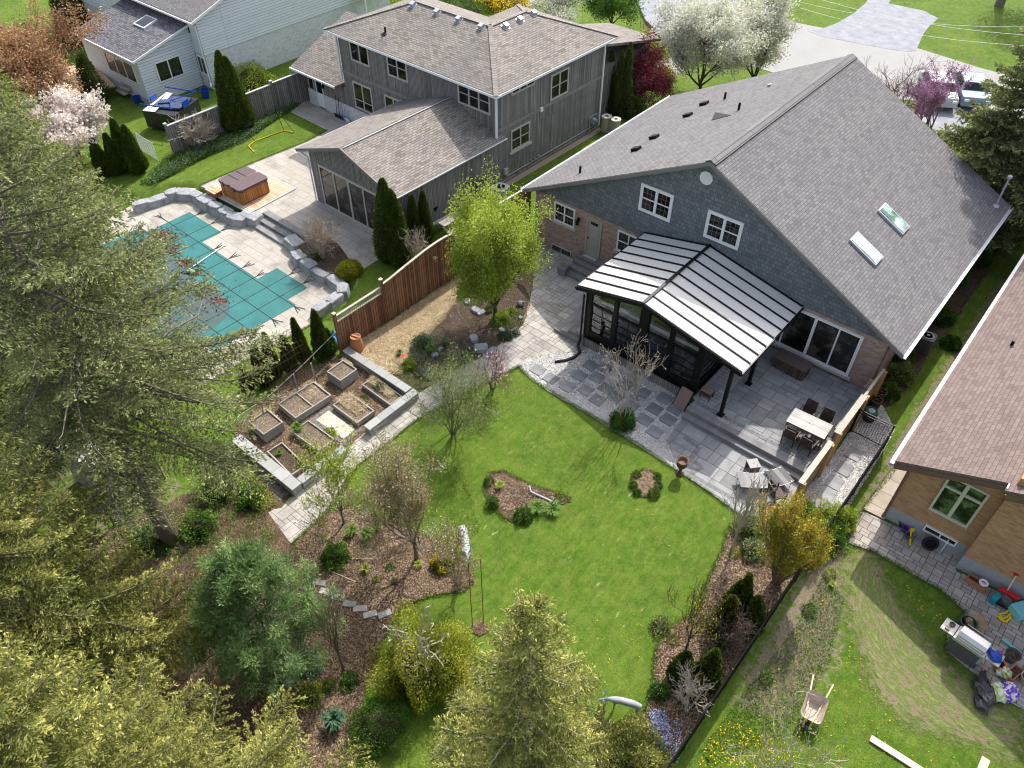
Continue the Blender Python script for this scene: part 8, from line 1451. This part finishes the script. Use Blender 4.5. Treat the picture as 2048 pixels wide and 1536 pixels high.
BANK = [(282, 368), (330, 322), (420, 280), (500, 240), (590, 205), (600, 212), (520, 262), (440, 300), (360, 345), (300, 372)]
cover('ground_cover', [BANK], 15000, 'l_green', .09, .28, 1); cover('silvery_ground_cover', [[(300, 360), (400, 300), (480, 270), (560, 225), (580, 222), (490, 285), (400, 320), (310, 372)]], 7000, 'l_sedum', .09, .36, 2)
cover('lilac_flowers', [BANK], 500, 'f_blue', .06, .35, 3)
cover('soil_weeds', [[(1600, 1240), (1650, 1140), (1690, 1200), (1660, 1330), (1560, 1480), (1420, 1536), (1400, 1500)]], 9000, 'l_green', .05, .07, 7)
cover('dandelions', [[(1640, 1400), (1700, 1270), (1800, 1450), (1960, 1536), (1400, 1536), (1480, 1420), (1600, 1250), (1640, 1200), (1660, 1300)]], 420, 'f_yellow', .06, .1, 8, flat=1, up=0); cover('dandelions', [[(1440, 1440), (1540, 1470), (1600, 1536), (1390, 1536)]], 420, 'f_yellow', .06, .25, 9, up=0); cover('dandelions', [[(1800, 1160), (1900, 1230), (1850, 1250)], [(1640, 1160), (1680, 1180), (1650, 1260), (1620, 1230)]], 70, 'f_yellow', .06, .1, 10, up=0)
cover('dandelions', [[(1100, 1250), (1250, 1200), (1330, 1280), (1230, 1350)], [(1180, 330 + 700), (1300, 1010), (1350, 1100)]], 60, 'f_yellow', .05, .05, 11, up=0)
cover('blue_flowers', [[(1300, 1420), (1330, 1425), (1345, 1480), (1325, 1520), (1295, 1470)]], 1300, 'f_blue', .055, .22, 12, up=.2); cover('blue_flowers', [[(1350, 1440), (1365, 1450), (1355, 1536), (1330, 1536)], [(1418, 1355), (1432, 1360), (1425, 1380)]], 350, 'f_blue', .05, .18, 13, up=.2); cover('blue_flowers', [[(840, 740), (860, 735), (870, 760), (850, 765)]], 120, 'f_blue', .05, .3, 14)
cover('fallen_petals', [[(950, 760), (1090, 760), (1080, 800), (960, 830)]], 200, 'f_pink', .05, .02, 15, flat=1, up=0); cover('fallen_petals', [[(60, 240), (230, 330), (200, 400), (60, 330)]], 900, 'f_cream', .09, .03, 16, up=0)
cover('fallen_petals', [[(840, 1040), (950, 1060), (930, 1100), (850, 1090)]], 260, 'f_white', .04, .04, 17, up=0)
# bark chips, straw, pebbles
def sticks(name, quads, n, mat, L, w_, seed, z=.03, h=.03, tilt=.25):
    g = np.random.default_rng(seed); C = []
    for P in [[G(*q) for q in P] for P in quads]:
        xs = [p.x for p in P]; ys = [p.y for p in P]; k = 0; m_ = n // len(quads)
        while k < m_:
            x, y = g.uniform(min(xs), max(xs)), g.uniform(min(ys), max(ys))
            if inpoly(x, y, P): C.append((x, y, (gh(x, y) if x < -20 else 0.) + z + g.uniform(0, h))); k += 1
    C = np.array(C); n = len(C); a = g.uniform(0, 6.28, n); D = np.stack([np.cos(a), np.sin(a), g.normal(size=n) * tilt], 1); D = rnrm(D); S = rnrm(np.cross(D, np.array([0, 0, 1.]) + g.normal(size=(n, 3)) * .3)); N = np.cross(S, D); l = (g.uniform(.5, 1.3, n) * L)[:, None]; w = (g.uniform(.6, 1.3, n) * w_)[:, None]
    V = np.stack([C - D * l / 2 - S * w / 2, C + D * l / 2 - S * w / 2, C + D * l / 2 + S * w / 2, C - D * l / 2 + S * w / 2, C + N * w * .5], 1).reshape(-1, 3); i = np.arange(n) * 5; F = np.stack([i, i + 1, i + 4, i + 4], 1)
    F = np.concatenate([np.stack([i, i + 1, i + 4], 1), np.stack([i + 1, i + 2, i + 4], 1), np.stack([i + 2, i + 3, i + 4], 1), np.stack([i + 3, i, i + 4], 1)]); return tag(npmesh(name, V, F, M[mat], None, rnd=np.tile(g.uniform(0, 1, n), 4)), kind='stuff')
sticks('straw_stalks', [[(700, 720), (705, 695), (773, 655), (872, 590), (920, 560), (905, 610), (850, 670), (815, 700), (800, 750), (760, 745)]], 20000, 'straw', .34, .017, 21, h=.09)
sticks('bark_chips', [B_LOW], 42000, 'chip', .055, .026, 22, z=.022); sticks('bark_chips', [B_R], 16000, 'chip', .06, .03, 23, z=.022); sticks('bark_chips', [B_BEDS], 14000, 'chip', .06, .03, 24, z=.022); sticks('bark_chips', [[(975, 945), (1060, 970), (1145, 995), (1040, 1035), (985, 1010)], [(1262, 955), (1300, 938), (1325, 975), (1285, 995)]], 5000, 'chip', .06, .03, 25, z=.022)
sticks('dry_stems', [[(905, 1150), (935, 1140), (950, 1165), (910, 1185)], [(1010, 960), (1090, 985), (1040, 1010)], [(690, 1100), (780, 1110), (760, 1130), (680, 1115)]], 420, 'chip', .32, .012, 26, z=.05, h=.1)
sticks('bed_straw', [[(660, 738), (708, 738), (686, 725), (684, 752)], [(565, 805), (595, 830), (650, 785), (625, 768)], [(672, 807), (715, 840), (740, 818), (700, 792)], [(503, 842), (530, 862), (558, 843), (535, 824)], [(735, 772), (780, 803), (790, 795), (748, 758)]], 2600, 'straw', .2, .012, 27, z=.2, h=.12)
def pebbles(name, quads, n, s, seed):
    g = np.random.default_rng(seed); C = []
    for P in [[G(*q) for q in P] for P in quads]:
        xs = [p.x for p in P]; ys = [p.y for p in P]; k = 0; m_ = n // len(quads)
        while k < m_:
            x, y = g.uniform(min(xs), max(xs)), g.uniform(min(ys), max(ys))
            if inpoly(x, y, P): C.append((x, y, .018)); k += 1
    C = np.array(C); n = len(C); a = g.uniform(0, 6.28, n); r = g.uniform(.5, 1.3, n) * s; e = np.stack([np.cos(a) * r, np.sin(a) * r, a * 0], 1); f = np.stack([-np.sin(a) * r * .7, np.cos(a) * r * .7, a * 0], 1); u = np.zeros((n, 3)); u[:, 2] = r * .6
    V = np.stack([C + e, C + f, C - e, C - f, C + u + e * .1, C + u * .9 - e * .35], 1).reshape(-1, 3); i = np.arange(n) * 6; F = np.concatenate([np.stack([i + q[0], i + q[1], i + q[2]], 1) for q in ((0, 1, 4), (1, 5, 4), (1, 2, 5), (2, 3, 5), (3, 4, 5), (3, 0, 4))]); return tag(npmesh(name, V, F, M['pebble'], None, rnd=np.tile(g.uniform(0, 1, n), 6)), kind='stuff')
pebbles('pebbles', [[(1036, 733), (1068, 716), (1169, 701), (1182, 690), (1300, 752), (1390, 800), (1366, 836), (1332, 881), (1346, 908), (1345, 935), (1300, 907), (1250, 875), (1200, 844), (1150, 814), (1100, 785), (1062, 759)]], 30000, .03, 31); pebbles('pebbles', [[(1688, 882), (1720, 830), (1745, 800), (1765, 812), (1790, 860), (1750, 930), (1700, 1010), (1650, 1070), (1600, 1080), (1560, 1085), (1565, 1060), (1596, 995), (1640, 946)]], 14000, .03, 32)
cover('undergrowth', [[(235, 1065), (420, 985), (520, 1010), (560, 1080), (470, 1150), (330, 1130)], [(560, 1290), (640, 1330), (640, 1430), (520, 1400)]], 5000, 'l_green', .07, .3, 40)
cover('undergrowth', [[(500, 940), (560, 1010), (520, 1030), (470, 960)]], 1200, 'l_lime', .07, .4, 41)
cover('bed_perennials', [[(820, 690), (870, 670), (890, 700), (860, 735), (820, 725)], [(880, 720), (930, 690), (960, 710), (920, 750)]], 3200, 'l_sedum', .06, .35, 42)
cover('bed_perennials', [[(790, 730), (850, 735), (870, 760), (830, 785), (790, 755)], [(925, 560), (980, 590), (960, 620), (915, 600)], [(1005, 640), (1045, 620), (1050, 650), (1010, 668)]], 3000, 'l_green', .06, .25, 43)
cover('fallen_blossom', [[(900, 600), (1040, 600), (1045, 660), (900, 740)]], 500, 'f_white', .05, .12, 44)
cover('wild_grass', [[(690, 1000), (800, 1035), (930, 1095), (960, 1060), (930, 930), (860, 930), (780, 960)]], 3000, 'grassb', .05, .07, 45)
cover('shrub_growth', [[(900, 760), (960, 770), (1000, 800), (980, 860), (920, 880), (880, 830)]], 2600, 'l_pale', .06, .35, 46)
def edging(lines, n, seed, w_=.05, h=.05, mat='grassb', size=.055):
    g = np.random.default_rng(seed); C = []
    for L in lines:
        P = [G(*q) for q in L]
        for a, b in zip(P, P[1:]):
            for _ in range(int((b - a).length * n)): p = a.lerp(b, g.uniform()); C.append((p.x + g.normal() * w_, p.y + g.normal() * w_, p.z + .01 + g.uniform() * h))
    C = np.array(C); D = g.normal(size=C.shape) * np.array([1, 1, .4]); D[:, 2] += .9; V, F = leafquads(C, D, g.uniform(.6, 1.4, len(C)) * size, size * .3, g); tag(npmesh('edge_grass', V, F, M[mat], None, rnd=g.uniform(0, .8, len(C))), kind='stuff')
edging([[(582, 1088), (651, 1029), (714, 932), (840, 836), (906, 800), (977, 762), (1041, 732)], [(1036, 733), (1062, 757), (1100, 783), (1150, 812), (1200, 842), (1250, 873), (1300, 905), (1335, 930), (1347, 938), (1396, 970), (1455, 1012), (1508, 1052), (1540, 1088)],
 [(1455, 1060), (1445, 1100), (1420, 1150), (1400, 1220), (1340, 1255), (1310, 1300), (1305, 1390), (1270, 1470)], [(690, 1010), (770, 1040), (850, 1070), (900, 1100), (935, 1130), (945, 1160), (925, 1183), (870, 1190), (800, 1215), (770, 1270)],
 [(980, 948), (1010, 943), (1060, 970), (1110, 985), (1140, 997), (1090, 1010), (1040, 1033), (1010, 1040), (985, 1010), (970, 975), (980, 948)], [(1265, 955), (1285, 940), (1315, 948), (1322, 975), (1310, 990), (1285, 992), (1265, 978), (1265, 955)],
 [(1690, 1085), (1750, 1105), (1800, 1135), (1880, 1180), (1930, 1225), (1895, 1265), (1890, 1300)], [(450, 745), (560, 685), (640, 640), (690, 612)], [(400, 372), (507, 326), (612, 284), (655, 261)], [(1800, 925), (1726, 1019), (1690, 1085)]], 420, 50)
